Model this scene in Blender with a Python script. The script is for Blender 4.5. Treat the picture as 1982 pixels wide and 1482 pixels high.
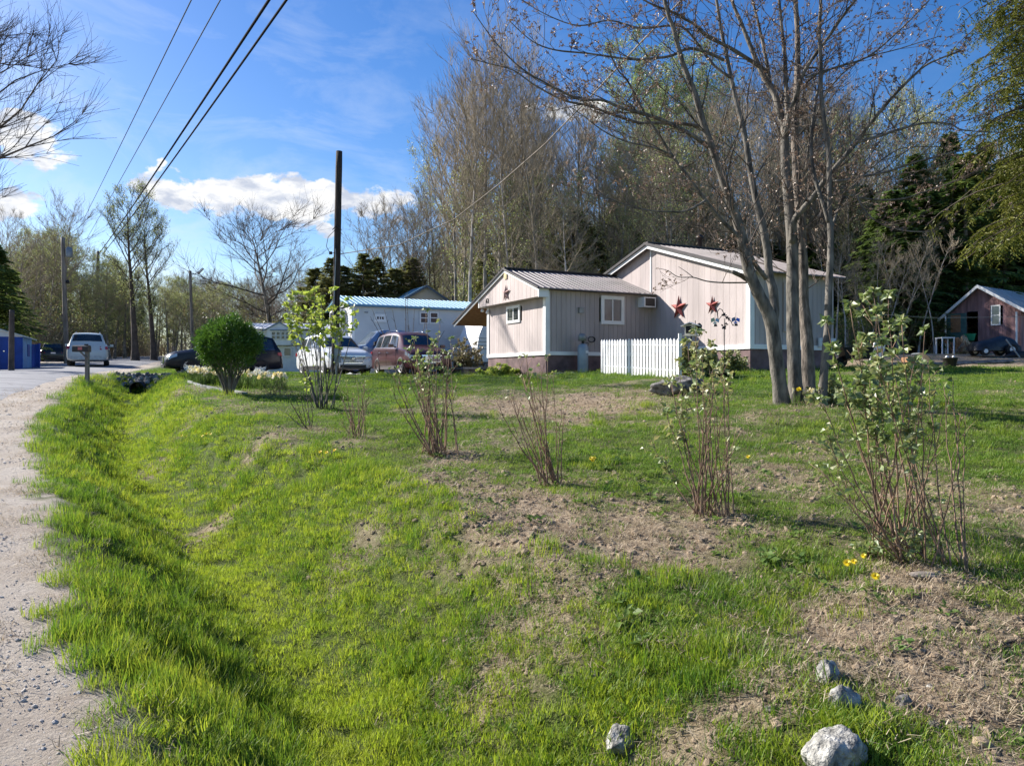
import bpy, math, random
import numpy as np
from mathutils import Vector, Matrix
PI = math.pi
rad = math.radians
S = bpy.context.scene
for o in list(bpy.data.objects):
    bpy.data.objects.remove(o)
COL = S.collection
F, CX, HY, EYE = 1497.0, 991.0, 728.0, 1.6

# ------------------------------------------------------------------ objects
def link(o, parent=None):
    COL.objects.link(o)
    if parent is not None:
        o.parent = parent
    return o

def tag(o, label=None, cat=None, group=None, kind=None):
    if label: o['label'] = label
    if cat: o['category'] = cat
    if group: o['group'] = group
    if kind: o['kind'] = kind
    return o

def thing(name, label, cat, loc=(0, 0, 0), rz=0.0, group=None):
    o = bpy.data.objects.new(name, None)
    o.empty_display_size = 0.2
    o.location = loc
    o.rotation_euler = (0, 0, rz)
    link(o)
    return tag(o, label, cat, group)

def copy_tree(o, parent=None):
    c = o.copy()
    COL.objects.link(c)
    c.parent = parent
    for ch in list(o.children):
        copy_tree(ch, c)
    return c

class MB:
    def __init__(s):
        s.v = []; s.f = []; s.m = []; s.cur = 0
    def face(s, *idx):
        s.f.append(idx); s.m.append(s.cur)
    def poly(s, pts):
        n = len(s.v)
        s.v.extend([tuple(p) for p in pts])
        s.face(*range(n, n + len(pts)))
    def box(s, x0, x1, y0, y1, z0, z1, M=None):
        n = len(s.v)
        ps = [(x, y, z) for z in (z0, z1) for (x, y) in ((x0, y0), (x1, y0), (x1, y1), (x0, y1))]
        if M is not None:
            ps = [tuple(M @ Vector(p)) for p in ps]
        s.v.extend(ps)
        for q in ((3, 2, 1, 0), (4, 5, 6, 7), (0, 1, 5, 4), (1, 2, 6, 5), (2, 3, 7, 6), (3, 0, 4, 7)):
            s.face(*[n + i for i in q])
    def cbox(s, c, size, M=None):
        s.box(c[0]-size[0]/2, c[0]+size[0]/2, c[1]-size[1]/2, c[1]+size[1]/2, c[2]-size[2]/2, c[2]+size[2]/2, M)
    def tube(s, pts, rads, n=6, cap=True):
        k = len(pts)
        base = len(s.v)
        prev = None
        for i in range(k):
            a = pts[max(i-1, 0)]; b = pts[min(i+1, k-1)]
            tx, ty, tz = b[0]-a[0], b[1]-a[1], b[2]-a[2]
            l = math.sqrt(tx*tx+ty*ty+tz*tz) or 1e-6
            tx /= l; ty /= l; tz /= l
            if prev is None:
                if abs(tz) < 0.8: ux, uy, uz = -ty, tx, 0.0
                else: ux, uy, uz = 0.0, -tz, ty
            else:
                ux, uy, uz = prev
                d = ux*tx+uy*ty+uz*tz
                ux -= d*tx; uy -= d*ty; uz -= d*tz
            l = math.sqrt(ux*ux+uy*uy+uz*uz)
            if l < 1e-5:
                ux, uy, uz = 1.0, 0.0, 0.0; l = 1
            ux /= l; uy /= l; uz /= l
            prev = (ux, uy, uz)
            wx, wy, wz = ty*uz-tz*uy, tz*ux-tx*uz, tx*uy-ty*ux
            r = rads[i] if hasattr(rads, '__len__') else rads
            p = pts[i]
            for j in range(n):
                c = COS[n][j]*r; q = SIN[n][j]*r
                s.v.append((p[0]+ux*c+wx*q, p[1]+uy*c+wy*q, p[2]+uz*c+wz*q))
        for i in range(k-1):
            for j in range(n):
                j2 = (j+1) % n
                s.face(base+i*n+j, base+i*n+j2, base+(i+1)*n+j2, base+(i+1)*n+j)
        if cap:
            s.face(*[base+j for j in range(n)][::-1])
            s.face(*[base+(k-1)*n+j for j in range(n)])
    def disc(s, c, axis, r, n=16, th=0.02):
        a = Vector(axis).normalized()*th/2
        c = Vector(c)
        s.tube([c-a, c+a], [r, r], n)
    def lathe(s, c, prof, n=16):
        base = len(s.v)
        for (r, z) in prof:
            for j in range(n):
                s.v.append((c[0]+r*COS[n][j], c[1]+r*SIN[n][j], c[2]+z))
        for i in range(len(prof)-1):
            for j in range(n):
                j2 = (j+1) % n
                s.face(base+i*n+j, base+i*n+j2, base+(i+1)*n+j2, base+(i+1)*n+j)
    def build(s, name, mat, parent=None, smooth=False, org=None):
        me = bpy.data.meshes.new(name)
        v = s.v
        if org is not None:
            v = [(p[0]-org[0], p[1]-org[1], p[2]-org[2]) for p in v]
        me.from_pydata(v, [], s.f)
        mats = mat if isinstance(mat, (list, tuple)) else [mat]
        for m in mats: me.materials.append(m)
        if len(mats) > 1:
            me.polygons.foreach_set('material_index', s.m)
        if smooth:
            me.polygons.foreach_set('use_smooth', [True]*len(me.polygons))
        me.update()
        return link(bpy.data.objects.new(name, me), parent)

COS = {n: [math.cos(2*PI*j/n) for j in range(n)] for n in range(3, 49)}
SIN = {n: [math.sin(2*PI*j/n) for j in range(n)] for n in range(3, 49)}

def part(name, mb, mat, parent, smooth=False, world=False):
    return mb.build(name, mat, parent, smooth, org=tuple(parent.location) if world else None)

# ------------------------------------------------------------------ materials
def newmat(name):
    m = bpy.data.materials.new(name)
    m.use_nodes = True
    nt = m.node_tree
    return m, nt, nt.nodes, nt.links, nt.nodes['Principled BSDF']

def mat(name, col, rough=0.6, metal=0.0, var=0.12, scale=6.0, bump=0.0, bscale=40.0, spec=0.4, coat=0.0, stretch=None, col2=None, detail=4):
    m, nt, N, L, b = newmat(name)
    b.inputs['Roughness'].default_value = rough
    b.inputs['Metallic'].default_value = metal
    b.inputs['Specular IOR Level'].default_value = spec
    b.inputs['Coat Weight'].default_value = coat
    b.inputs['Coat Roughness'].default_value = 0.05
    tc = N.new('ShaderNodeTexCoord')
    mp = N.new('ShaderNodeMapping')
    L.new(tc.outputs['Object'], mp.inputs['Vector'])
    if stretch: mp.inputs['Scale'].default_value = stretch
    nz = N.new('ShaderNodeTexNoise')
    nz.inputs['Scale'].default_value = scale
    nz.inputs['Detail'].default_value = detail
    L.new(mp.outputs['Vector'], nz.inputs['Vector'])
    mx = N.new('ShaderNodeMix'); mx.data_type = 'RGBA'
    c2 = col2 or tuple(min(1, c*(1+var*1.6)) for c in col)
    c1 = tuple(c*(1-var*1.6) for c in col) if not col2 else col
    mx.inputs['A'].default_value = (*c1, 1)
    mx.inputs['B'].default_value = (*c2, 1)
    mr = N.new('ShaderNodeMapRange')
    mr.inputs['From Min'].default_value = 0.3; mr.inputs['From Max'].default_value = 0.7
    L.new(nz.outputs['Fac'], mr.inputs['Value'])
    L.new(mr.outputs['Result'], mx.inputs['Factor'])
    L.new(mx.outputs['Result'], b.inputs['Base Color'])
    if bump:
        n2 = N.new('ShaderNodeTexNoise'); n2.inputs['Scale'].default_value = bscale; n2.inputs['Detail'].default_value = 5
        L.new(mp.outputs['Vector'], n2.inputs['Vector'])
        bp = N.new('ShaderNodeBump'); bp.inputs['Strength'].default_value = bump; bp.inputs['Distance'].default_value = 0.02
        L.new(n2.outputs['Fac'], bp.inputs['Height'])
        L.new(bp.outputs['Normal'], b.inputs['Normal'])
    return m

def leafmat(name, c1, c2, c3=None, trans=0.5, scale=1.3, rough=0.5, gloss=0.08, rnd=0.35):
    """thin foliage: diffuse + translucent + a little gloss, colour by world noise and per-object random"""
    m, nt, N, L, b = newmat(name)
    N.remove(b)
    out = N['Material Output']
    geo = N.new('ShaderNodeNewGeometry')
    nz = N.new('ShaderNodeTexNoise'); nz.inputs['Scale'].default_value = scale; nz.inputs['Detail'].default_value = 5
    nz.inputs['Roughness'].default_value = 0.65
    L.new(geo.outputs['Position'], nz.inputs['Vector'])
    oi = N.new('ShaderNodeObjectInfo')
    ad = N.new('ShaderNodeMath'); ad.operation = 'MULTIPLY_ADD'
    L.new(oi.outputs['Random'], ad.inputs[0]); ad.inputs[1].default_value = rnd
    L.new(nz.outputs['Fac'], ad.inputs[2])
    r2 = N.new('ShaderNodeMath'); r2.operation = 'MULTIPLY_ADD'
    L.new(geo.outputs['Random Per Island'], r2.inputs[0]); r2.inputs[1].default_value = rnd
    L.new(ad.outputs[0], r2.inputs[2])
    cr = N.new('ShaderNodeValToRGB')
    e = cr.color_ramp.elements
    e[0].position = 0.35+rnd*0.3; e[0].color = (*c1, 1)
    e[1].position = 0.68+rnd*1.2; e[1].color = (*(c3 or c2), 1)
    if c3:
        k = e.new((e[0].position+e[1].position)/2); k.color = (*c2, 1)
    L.new(r2.outputs[0], cr.inputs['Fac'])
    d = N.new('ShaderNodeBsdfDiffuse'); t = N.new('ShaderNodeBsdfTranslucent'); g = N.new('ShaderNodeBsdfGlossy')
    g.inputs['Roughness'].default_value = rough
    L.new(cr.outputs['Color'], d.inputs['Color']); L.new(cr.outputs['Color'], t.inputs['Color'])
    m1 = N.new('ShaderNodeMixShader'); m1.inputs['Fac'].default_value = trans
    L.new(d.outputs[0], m1.inputs[1]); L.new(t.outputs[0], m1.inputs[2])
    m2 = N.new('ShaderNodeMixShader'); m2.inputs['Fac'].default_value = gloss
    L.new(m1.outputs[0], m2.inputs[1]); L.new(g.outputs[0], m2.inputs[2])
    L.new(m2.outputs[0], out.inputs['Surface'])
    return m

def glass(name, col=(0.02, 0.025, 0.03), rough=0.04):
    m = mat(name, col, rough, 0.0, 0.3, 1.5, spec=0.9)
    return m

M = {}
M['white'] = mat('white_paint', (0.74, 0.74, 0.74), 0.5, var=0.05, scale=3, bump=0.05)
M['trim'] = mat('white_trim', (0.78, 0.78, 0.77), 0.5, var=0.05, scale=2, bump=0.1, bscale=15)
M['siding'] = mat('beige_siding', (0.44, 0.378, 0.362), 0.8, var=0.13, scale=1.4, bump=0.3, bscale=30, stretch=(1, 1, 0.25))
M['skirt'] = mat('maroon_skirting', (0.15, 0.095, 0.095), 0.8, var=0.3, scale=2.5, bump=0.3, bscale=25, detail=8)
M['roof'] = mat('brown_metal_roof', (0.15, 0.122, 0.12), 0.5, 0.0, 0.2, 1.2, spec=0.4)
M['roof_edge'] = mat('dark_roof_edge', (0.03, 0.026, 0.028), 0.45, 0.3)
M['wood'] = mat('raw_wood', (0.27, 0.14, 0.07), 0.8, var=0.3, scale=5, bump=0.3, stretch=(1, 8, 8))
M['oldwood'] = mat('weathered_wood', (0.20, 0.17, 0.145), 0.85, var=0.35, scale=6, bump=0.4, stretch=(1, 1, 0.15))
M['polewood'] = mat('dark_pole_wood', (0.040, 0.030, 0.024), 0.9, var=0.5, scale=14, bump=0.8, bscale=30, stretch=(2, 2, 0.08), detail=8)
M['glass'] = glass('window_glass')
M['glass_pale'] = glass('pale_window_glass', (0.07, 0.09, 0.11), 0.06)
M['dark'] = mat('dark_interior', (0.012, 0.012, 0.013), 0.8)
M['black'] = mat('black_plastic', (0.015, 0.015, 0.017), 0.45)
M['rubber'] = mat('tyre_rubber', (0.018, 0.018, 0.018), 0.75, bump=0.2)
M['rim'] = mat('alloy', (0.55, 0.55, 0.57), 0.3, 0.8, 0.05)
M['chrome'] = mat('chrome', (0.75, 0.76, 0.78), 0.12, 1.0, 0.02)
M['grey'] = mat('grey_metal', (0.27, 0.29, 0.30), 0.5, 0.4, 0.12)
M['tank'] = mat('tank_grey_blue', (0.30, 0.36, 0.41), 0.45, 0.1, 0.08, 3, spec=0.5)
M['red'] = mat('star_red', (0.27, 0.06, 0.05), 0.5, 0.25, 0.2, 8)
M['faded'] = mat('faded_star', (0.33, 0.20, 0.19), 0.7, 0.0, 0.3, 12)
M['taillight'] = mat('tail_light_red', (0.35, 0.01, 0.012), 0.2, spec=0.8, var=0.05)
M['headlight'] = mat('head_light', (0.35, 0.38, 0.40), 0.1, 0.3, 0.1, spec=0.9)
M['blue_roof'] = mat('blue_metal_roof', (0.12, 0.27, 0.40), 0.5, 0.1, 0.08, 1.5)
M['pale'] = mat('pale_siding', (0.58, 0.60, 0.61), 0.6, var=0.04, scale=1.5)
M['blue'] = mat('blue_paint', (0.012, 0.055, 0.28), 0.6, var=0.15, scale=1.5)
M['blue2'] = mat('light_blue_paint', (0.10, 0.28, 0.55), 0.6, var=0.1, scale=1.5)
M['maroon'] = mat('maroon_boards', (0.25, 0.14, 0.14), 0.8, var=0.35, scale=3, bump=0.4, stretch=(1, 1, 0.2))
M['teal'] = mat('teal_door_paint', (0.045, 0.11, 0.105), 0.6, var=0.2)
M['shedroof'] = mat('galvanised_roof', (0.42, 0.46, 0.45), 0.4, 0.5, 0.15, 2)
M['rock'] = mat('granite', (0.29, 0.28, 0.255), 0.92, var=0.5, scale=22, bump=1.0, bscale=70, detail=10)
M['rock_dark'] = mat('grey_stone', (0.15, 0.14, 0.13), 0.9, var=0.5, scale=9, bump=0.9, bscale=35, detail=10)
M['bark'] = mat('grey_bark', (0.135, 0.122, 0.105), 0.9, var=0.42, scale=7, bump=0.9, bscale=18, stretch=(1.5, 1.5, 0.5), detail=9)
M['bark_rough'] = mat('rough_bark', (0.165, 0.138, 0.115), 0.92, var=0.45, scale=11, bump=1.0, bscale=34, stretch=(2, 2, 0.45), detail=9)
M['twig'] = mat('twigs', (0.085, 0.066, 0.054), 0.85, var=0.25, scale=3)
M['twig_grey'] = mat('grey_twigs', (0.28, 0.23, 0.16), 0.85, var=0.3, scale=1.5)
M['bark_far'] = mat('far_bark', (0.22, 0.195, 0.165), 0.9, var=0.4, scale=2)
M['bark_pale'] = mat('pale_bark', (0.34, 0.31, 0.28), 0.85, var=0.4, scale=3, stretch=(1, 1, 0.6))
M['stem'] = mat('shrub_stem', (0.22, 0.14, 0.095), 0.8, var=0.45, scale=9)
M['bud'] = leafmat('bud_clusters', (0.11, 0.065, 0.045), (0.27, 0.18, 0.125), trans=0.3, scale=3)
M['leaf_shrub'] = leafmat('shrub_leaf', (0.07, 0.12, 0.025), (0.20, 0.27, 0.07), (0.36, 0.33, 0.13), trans=0.4, scale=5, gloss=0.09, rough=0.5)
M['leaf_lime'] = leafmat('young_leaf', (0.16, 0.25, 0.03), (0.30, 0.40, 0.05), (0.42, 0.48, 0.08), trans=0.5, scale=3)
M['leaf_round'] = leafmat('clipped_leaf', (0.012, 0.04, 0.007), (0.03, 0.085, 0.012), (0.09, 0.18, 0.02), trans=0.3, scale=3.5, gloss=0.04)
M['leaf_spring'] = leafmat('spring_leaf', (0.13, 0.17, 0.045), (0.23, 0.28, 0.08), (0.34, 0.36, 0.13), trans=0.5, scale=0.4)
M['leaf_larch'] = leafmat('larch_needles', (0.12, 0.19, 0.04), (0.21, 0.31, 0.07), (0.32, 0.40, 0.12), trans=0.5, scale=0.3)
M['needle'] = leafmat('hemlock_needles', (0.07, 0.125, 0.03), (0.14, 0.21, 0.055), (0.24, 0.30, 0.08), trans=0.5, scale=0.35, gloss=0.02)
M['needle_olive'] = leafmat('olive_needles', (0.10, 0.12, 0.04), (0.18, 0.20, 0.065), (0.27, 0.27, 0.10), trans=0.5, scale=0.35, gloss=0.02)
M['needle_near'] = leafmat('cedar_sprays', (0.018, 0.036, 0.008), (0.052, 0.078, 0.013), (0.16, 0.165, 0.028), trans=0.3, scale=1.6, gloss=0.02)
M['brush'] = leafmat('brush_leaf', (0.07, 0.075, 0.03), (0.14, 0.14, 0.055), (0.22, 0.17, 0.08), trans=0.4, scale=0.6)
M['petal_y'] = leafmat('yellow_petal', (0.85, 0.62, 0.01), (0.9, 0.72, 0.02), trans=0.3)
M['petal_w'] = leafmat('cream_petal', (0.85, 0.83, 0.62), (0.9, 0.88, 0.80), (0.95, 0.8, 0.35), trans=0.35, scale=2)
M['petal_p'] = leafmat('pink_petal', (0.6, 0.25, 0.45), (0.75, 0.45, 0.62), trans=0.3)

# ------------------------------------------------------------------ terrain
_rng = np.random.RandomState(7)
_tab = _rng.rand(256, 256)
def vnoise(x, y, s=1.0, seed=0):
    x = np.asarray(x, float)*s+seed*17.3; y = np.asarray(y, float)*s+seed*31.7
    xi = np.floor(x).astype(int); yi = np.floor(y).astype(int)
    fx = x-xi; fy = y-yi
    fx = fx*fx*(3-2*fx); fy = fy*fy*(3-2*fy)
    a = _tab[xi % 256, yi % 256]; b = _tab[(xi+1) % 256, yi % 256]
    c = _tab[xi % 256, (yi+1) % 256]; d = _tab[(xi+1) % 256, (yi+1) % 256]
    return (a*(1-fx)+b*fx)*(1-fy)+(c*(1-fx)+d*fx)*fy
def fbm(x, y, s=1.0, seed=0, o=4):
    r = 0; a = 0.5; t = 0
    for i in range(o):
        r = r+a*vnoise(x, y, s*2**i, seed+i); t += a; a *= 0.55
    return r/t
def sst(x, a, b):
    t = np.clip((np.asarray(x, float)-a)/(b-a), 0, 1)
    return t*t*(3-2*t)
E_Y = [-30, -10, 0, 2.84, 3.14, 4.26, 4.68, 5.8, 7.44, 10.8, 15.8, 24.5, 28, 42, 60, 80, 100, 130, 160]
E_X = [17, 6.5, 0.6, -1.48, -1.58, -2.45, -2.63, -3.46, -4.38, -6.7, -9.4, -13.8, -14.6, -19.6, -26, -32, -35, -33, -24]
A_Y = [-30, -10, 0, 8, 16, 19.7, 24, 28, 42, 60, 80, 100, 130, 160]
A_X = [11, 1.5, -3.7, -7.3, -10.6, -12.1, -13.9, -15.7, -20.3, -27, -33, -36, -34, -25]
D_Y = [-30, -5, 4.1, 5.9, 8.9, 14, 20.4, 27, 30, 42, 60, 100]
D_X = [22, 6.0, -0.80, -1.76, -3.62, -6.9, -10.1, -13.1, -14.0, -18.0, -24.4, -33.5]
R_Y = [-30, -5, 3, 5, 7.5, 9.5, 12, 15.5, 19, 24, 27, 42, 60, 100]
R_X = [27, 9, 1.35, 0.35, -1.05, -2.2, -4.1, -6.3, -8.1, -10.4, -11.6, -16.5, -22.9, -32]
def EX(y): return np.interp(y, E_Y, E_X)
def AX(y): return np.interp(y, A_Y, A_X)
def DX(y): return np.interp(y, D_Y, D_X)
def RX(y): return np.interp(y, R_Y, R_X)
def ground(x, y, rough=True):
    x = np.asarray(x, float); y = np.asarray(y, float)
    zr = np.interp(y, [-40, 0, 10, 25, 42, 60, 80, 120, 250], [-2, 0, .61, 1.5, 2.05, 2.75, 3.6, 4.6, 6])
    zy = np.interp(y, [-40, 0, 3, 5, 6, 7.5, 9.5, 12, 15.5, 20, 25, 29, 40, 60, 100, 250], [-1.6, .05, .22, .40, .49, .56, .65, .78, .97, 1.25, 1.55, 1.63, 1.70, 1.85, 2.4, 5.0])
    zy = zy+0.26*sst(x, 0, 5)*sst(y, 8, 13)+0.75*sst(x, 9, 16)*sst(y, 28.5, 38)
    e, d, r = EX(y), DX(y), RX(y)
    dep = np.interp(y, [0, 3, 10, 20, 26.8, 28.8, 34, 38, 50, 100], [.68, .72, .86, .76, .64, 0.0, 0.0, .2, .2, 0])
    fl = zr-dep
    w = 0.12
    def pf(t):
        t = np.clip(t, 0, 1); return .45*t+.55*t*t*(3-2*t)
    left = zr+(fl-zr)*pf((x-e)/(d-w-e))
    right = fl+(zy-fl)*pf((x-d-w)/(r-d-w))
    z = np.where(x < d, left, right)
    z = np.where((x >= d-w) & (x <= d+w), fl, z)
    if rough:
        am = np.clip((x-e)/0.5, 0.12, 1)*np.where(y > 60, 2.5, 1.0)
        z = z+am*(0.15*(fbm(x, y, 0.9, 3)-0.5)+0.05*(fbm(x, y, 4.0, 9, 3)-0.5))
    return z
def gz(x, y): return float(ground(x, y))
def G(px, py, dmax=400):
    """ground point seen through photo pixel"""
    kx = (px-CX)/F; kz = (HY-py)/F
    Y = np.concatenate([np.arange(1.5, 60, 0.01), np.arange(60, dmax, 0.2)])
    hit = (EYE+kz*Y) <= ground(kx*Y, Y)
    i = int(np.argmax(hit)) if hit.any() else len(Y)-1
    y = Y[i]
    return Vector((kx*y, y, gz(kx*y, y)))
def W(px, py, Y):
    return Vector(((px-CX)/F*Y, Y, EYE+(HY-py)/F*Y))
def GX(px, Y):
    x = (px-CX)/F*Y
    return Vector((x, Y, gz(x, Y)))

# patches of bare / dead ground, laid out as ellipses on the land
def ell(px0, py0, px1, py1, amt):
    c = G((px0+px1)/2, (py0+py1)/2); a = G((px0+px1)/2, py0); b = G((px0+px1)/2, py1)
    hx = (px1-px0)/2/F*c.y
    return (c.x, (a.y+b.y)/2, hx, max((a.y-b.y)/2, 0.15), amt)
BARE = [ell(*q) for q in [
    (885, 762, 1285, 818, 1.1), (765, 908, 1010, 970, .85), (885, 935, 1190, 1085, 1.0), (1090, 985, 1430, 1112, 1.0),
    (1400, 903, 1600, 962, .8), (1640, 1130, 2080, 1420, 1.15), (480, 828, 625, 854, .9), (630, 1000, 770, 1120, .6),
    (1160, 1320, 1630, 1500, .85), (1840, 880, 2050, 1090, .65), (820, 858, 930, 905, .9), (930, 825, 1010, 880, .6),
    (880, 1080, 1200, 1300, .75), (370, 778, 470, 802, .6), (300, 742, 385, 778, .7), (640, 846, 720, 872, .7),
    (1700, 1090, 1870, 1150, .9), (1320, 975, 1440, 1010, .8), (1560, 980, 1900, 1080, .35), (1400, 1120, 1700, 1300, .35),
    (1040, 925, 1110, 955, .7), (1500, 770, 1620, 800, .4), (1350, 800, 1600, 822, .5), (350, 1020, 430, 1060, .8), (280, 870, 340, 930, .5)]]
def bare(x, y):
    m = np.zeros_like(np.asarray(x, float))
    n = (fbm(x, y, 1.6, 21)-0.5)*1.6+(fbm(x, y, 6, 25, 3)-0.5)*1.5
    for (cx, cy, hx, hy, a) in BARE:
        d = np.sqrt(((x-cx)/hx)**2+((y-cy)/hy)**2)
        m = np.maximum(m, a*np.clip(1.6-d*1.05+n, 0, 1))
    m = np.maximum(m, np.clip(1.15*(fbm(x, y, 0.9, 33)-0.60)*4, 0, 0.6)*sst(x, DX(y)+1, RX(y)+0.5))
    # shaded yard edge by the woods on the right
    far = sst(y-np.interp(x, [5, 10, 14, 22, 40], [33, 31.5, 30.3, 29.5, 29]), -0.3, 0.3)*sst(x, 9, 10)
    return np.clip(np.maximum(m, far), 0, 1)
def driveway(x, y):
    n = (fbm(x, y, 1.2, 41)-0.5)*0.8
    a = sst(y+n*0.6, 28.4, 28.9)*(1-sst(y+n, 39, 40))*sst(x, -16.5, -15.5)*(1-sst(x+n, -1.5, -0.9))
    a = a*(1-sst(y+n-np.interp(x, [-16, -13, -12.2], [31.2, 31.6, 60]), 0, .5))
    return a
def gravel(x, y):
    e = EX(y); n = (fbm(x, y, 1.1, 55)-0.5)*0.5+(fbm(x, y, 7, 57, 3)-0.5)*0.55
    return np.maximum(1-sst(x-e+n*np.clip(1.3-y/60, .3, 1), -0.22, 0.22), driveway(x, y))
# ------------------------------------------------------------------ ground sheet
def axis(breaks):
    out = [breaks[0][0]]
    for (a, b, st) in breaks:
        n = max(1, int(round((b-a)/st)))
        out += list(np.linspace(a, b, n+1)[1:])
    return np.array(out)
xs = axis([(-900, -200, 60), (-200, -60, 12), (-60, -24, 1.2), (-24, -12, .22), (-12, -5, .11), (-5, 4.5, .055), (4.5, 9, .12), (9, 26, .4), (26, 70, 2.5), (70, 200, 12), (200, 900, 60)])
ys = axis([(-60, -8, 5), (-8, 2, .4), (2, 9, .055), (9, 16, .10), (16, 32, .2), (32, 60, .6), (60, 140, 3), (140, 1500, 70)])
X, Y = np.meshgrid(xs, ys)
Z = ground(X, Y)
B = bare(X, Y); GR = gravel(X, Y)
near = (Y < 12)
Z = Z+B*near*0.030*(fbm(X, Y, 14, 61, 3)-0.5)+GR*(Y < 12)*0.012*(fbm(X, Y, 18, 63, 2)-0.5)
nx, ny = len(xs), len(ys)
co = np.stack([X, Y, Z], -1).reshape(-1, 3)
ii = np.arange(nx*ny).reshape(ny, nx)
fa = np.stack([ii[:-1, :-1], ii[:-1, 1:], ii[1:, 1:], ii[1:, :-1]], -1).reshape(-1, 4)
me = bpy.data.meshes.new('ground')
me.vertices.add(len(co)); me.vertices.foreach_set('co', co.ravel())
me.loops.add(fa.size); me.loops.foreach_set('vertex_index', fa.ravel())
me.polygons.add(len(fa)); me.polygons.foreach_set('loop_start', np.arange(0, fa.size, 4))
me.polygons.foreach_set('use_smooth', np.ones(len(fa), bool))
me.update(); me.validate()
for nm, arr in (('fine', .75*(1-sst(Y, 9, 18))+.15), ('bare', B), ('gravel', GR), ('woods', sst(Y+4*(fbm(X, Y, .3, 71)-.5), 38, 42)*sst(X, -12, -8)+sst(Y, 55, 62)*(np.abs(X-AX(Y)+3.3) > 5))):
    at = me.attributes.new(nm, 'FLOAT', 'POINT'); at.data.foreach_set('value', np.clip(arr, 0, 1).ravel())
gobj = link(bpy.data.objects.new('ground', me)); gobj['kind'] = 'structure'
m, nt, N, L, b = newmat('ground_soil_and_turf')
def noise(sc, det=6, rough=.6, vec=None):
    n = N.new('ShaderNodeTexNoise'); n.inputs['Scale'].default_value = sc; n.inputs['Detail'].default_value = det; n.inputs['Roughness'].default_value = rough
    L.new((vec or geo.outputs['Position']), n.inputs['Vector']); return n.outputs['Fac']
def ramp(f, *st):
    r = N.new('ShaderNodeValToRGB'); e = r.color_ramp.elements
    e[0].position, e[0].color = st[0][0], (*st[0][1], 1)
    e[1].position, e[1].color = st[-1][0], (*st[-1][1], 1)
    for p, c in st[1:-1]:
        k = e.new(p); k.color = (*c, 1)
    L.new(f, r.inputs['Fac']); return r.outputs['Color']
def mixc(f, a, b_):
    x = N.new('ShaderNodeMix'); x.data_type = 'RGBA'
    L.new(f, x.inputs['Factor']); L.new(a, x.inputs['A']); L.new(b_, x.inputs['B']); return x.outputs['Result']
def attr(nm):
    a = N.new('ShaderNodeAttribute'); a.attribute_name = nm; return a.outputs['Fac']
geo = N.new('ShaderNodeNewGeometry')
turf_a = ramp(noise(3.0, 8, .7), (.30, (.035, .06, .012)), (.5, (.065, .115, .018)), (.64, (.10, .155, .028)), (.78, (.15, .14, .07)))
turf_b = ramp(noise(70, 5, .7), (.35, (.02, .026, .008)), (.5, (.075, .105, .022)), (.68, (.21, .20, .075)))
turf = mixc(attr('fine'), turf_a, turf_b)
soil = ramp(noise(14, 10, .75), (.30, (.07, .045, .032)), (.44, (.24, .175, .115)), (.58, (.42, .335, .235)), (.74, (.56, .47, .34)))
grav = ramp(noise(26, 10, .8), (.28, (.20, .17, .15)), (.45, (.38, .32, .28)), (.6, (.48, .42, .37)), (.75, (.60, .54, .49)))
grav2 = ramp(noise(1.1, 6, .6), (.35, (.28, .22, .155)), (.5, (.47, .41, .32)), (.65, (.58, .54, .47)))
gm = N.new('ShaderNodeMix'); gm.data_type = 'RGBA'; gm.blend_type = 'MIX'; gm.inputs['Factor'].default_value = .4
L.new(grav, gm.inputs['A']); L.new(grav2, gm.inputs['B'])
litter = ramp(noise(5, 8, .7), (.3, (.03, .022, .015)), (.55, (.085, .06, .04)), (.75, (.15, .11, .07)))
c = mixc(attr('woods'), turf, litter)
c = mixc(attr('bare'), c, soil)
c = mixc(attr('gravel'), c, gm.outputs['Result'])
L.new(c, b.inputs['Base Color']); b.inputs['Roughness'].default_value = .95; b.inputs['Specular IOR Level'].default_value = .15
bp = N.new('ShaderNodeBump'); bp.inputs['Strength'].default_value = 1.0; bp.inputs['Distance'].default_value = .035
L.new(noise(45, 8, .7), bp.inputs['Height']); L.new(bp.outputs['Normal'], b.inputs['Normal'])
me.materials.append(m)

# ------------------------------------------------------------------ road
mb = MB()
yy = list(np.arange(-12, 30, .5))+list(np.arange(30, 160, 2))
nw = 9
rw = []
for k, y in enumerate(yy):
    xr = float(AX(y)); wob = float((fbm(0, y, 1.3, 81)-.5)*.5)*(1 if y < 40 else .5)
    wd = 6.6
    for j in range(nw):
        t = j/(nw-1)
        x = xr+wob-(1-t)*wd if j < nw-1 else xr+wob
        x0 = xr-(1-t)*wd
        mb.v.append((x, y, float(ground(x, y, True))+.012+.07*math.sin(PI*t)+(0.0 if t < 1 else -.05)))
for k in range(len(yy)-1):
    for j in range(nw-1):
        a = k*nw+j
        mb.face(a, a+1, a+nw+1, a+nw)
m, nt, N, L, b = newmat('asphalt')
geo = N.new('ShaderNodeNewGeometry')
mpn = N.new('ShaderNodeMapping'); mpn.inputs['Rotation'].default_value = (0, 0, .4); mpn.inputs['Scale'].default_value = (.5, 2.5, 1); L.new(geo.outputs['Position'], mpn.inputs['Vector'])
base = ramp(noise(1.2, 8, .7, mpn.outputs['Vector']), (.35, (.13, .13, .145)), (.5, (.20, .20, .215)), (.66, (.27, .27, .285)))
crk = N.new('ShaderNodeTexVoronoi'); crk.feature = 'DISTANCE_TO_EDGE'; crk.inputs['Scale'].default_value = .55; L.new(mpn.outputs['Vector'], crk.inputs['Vector'])
cc = ramp(crk.outputs['Distance'], (0.0, (.35, .35, .35)), (.012, (1, 1, 1)))
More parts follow.
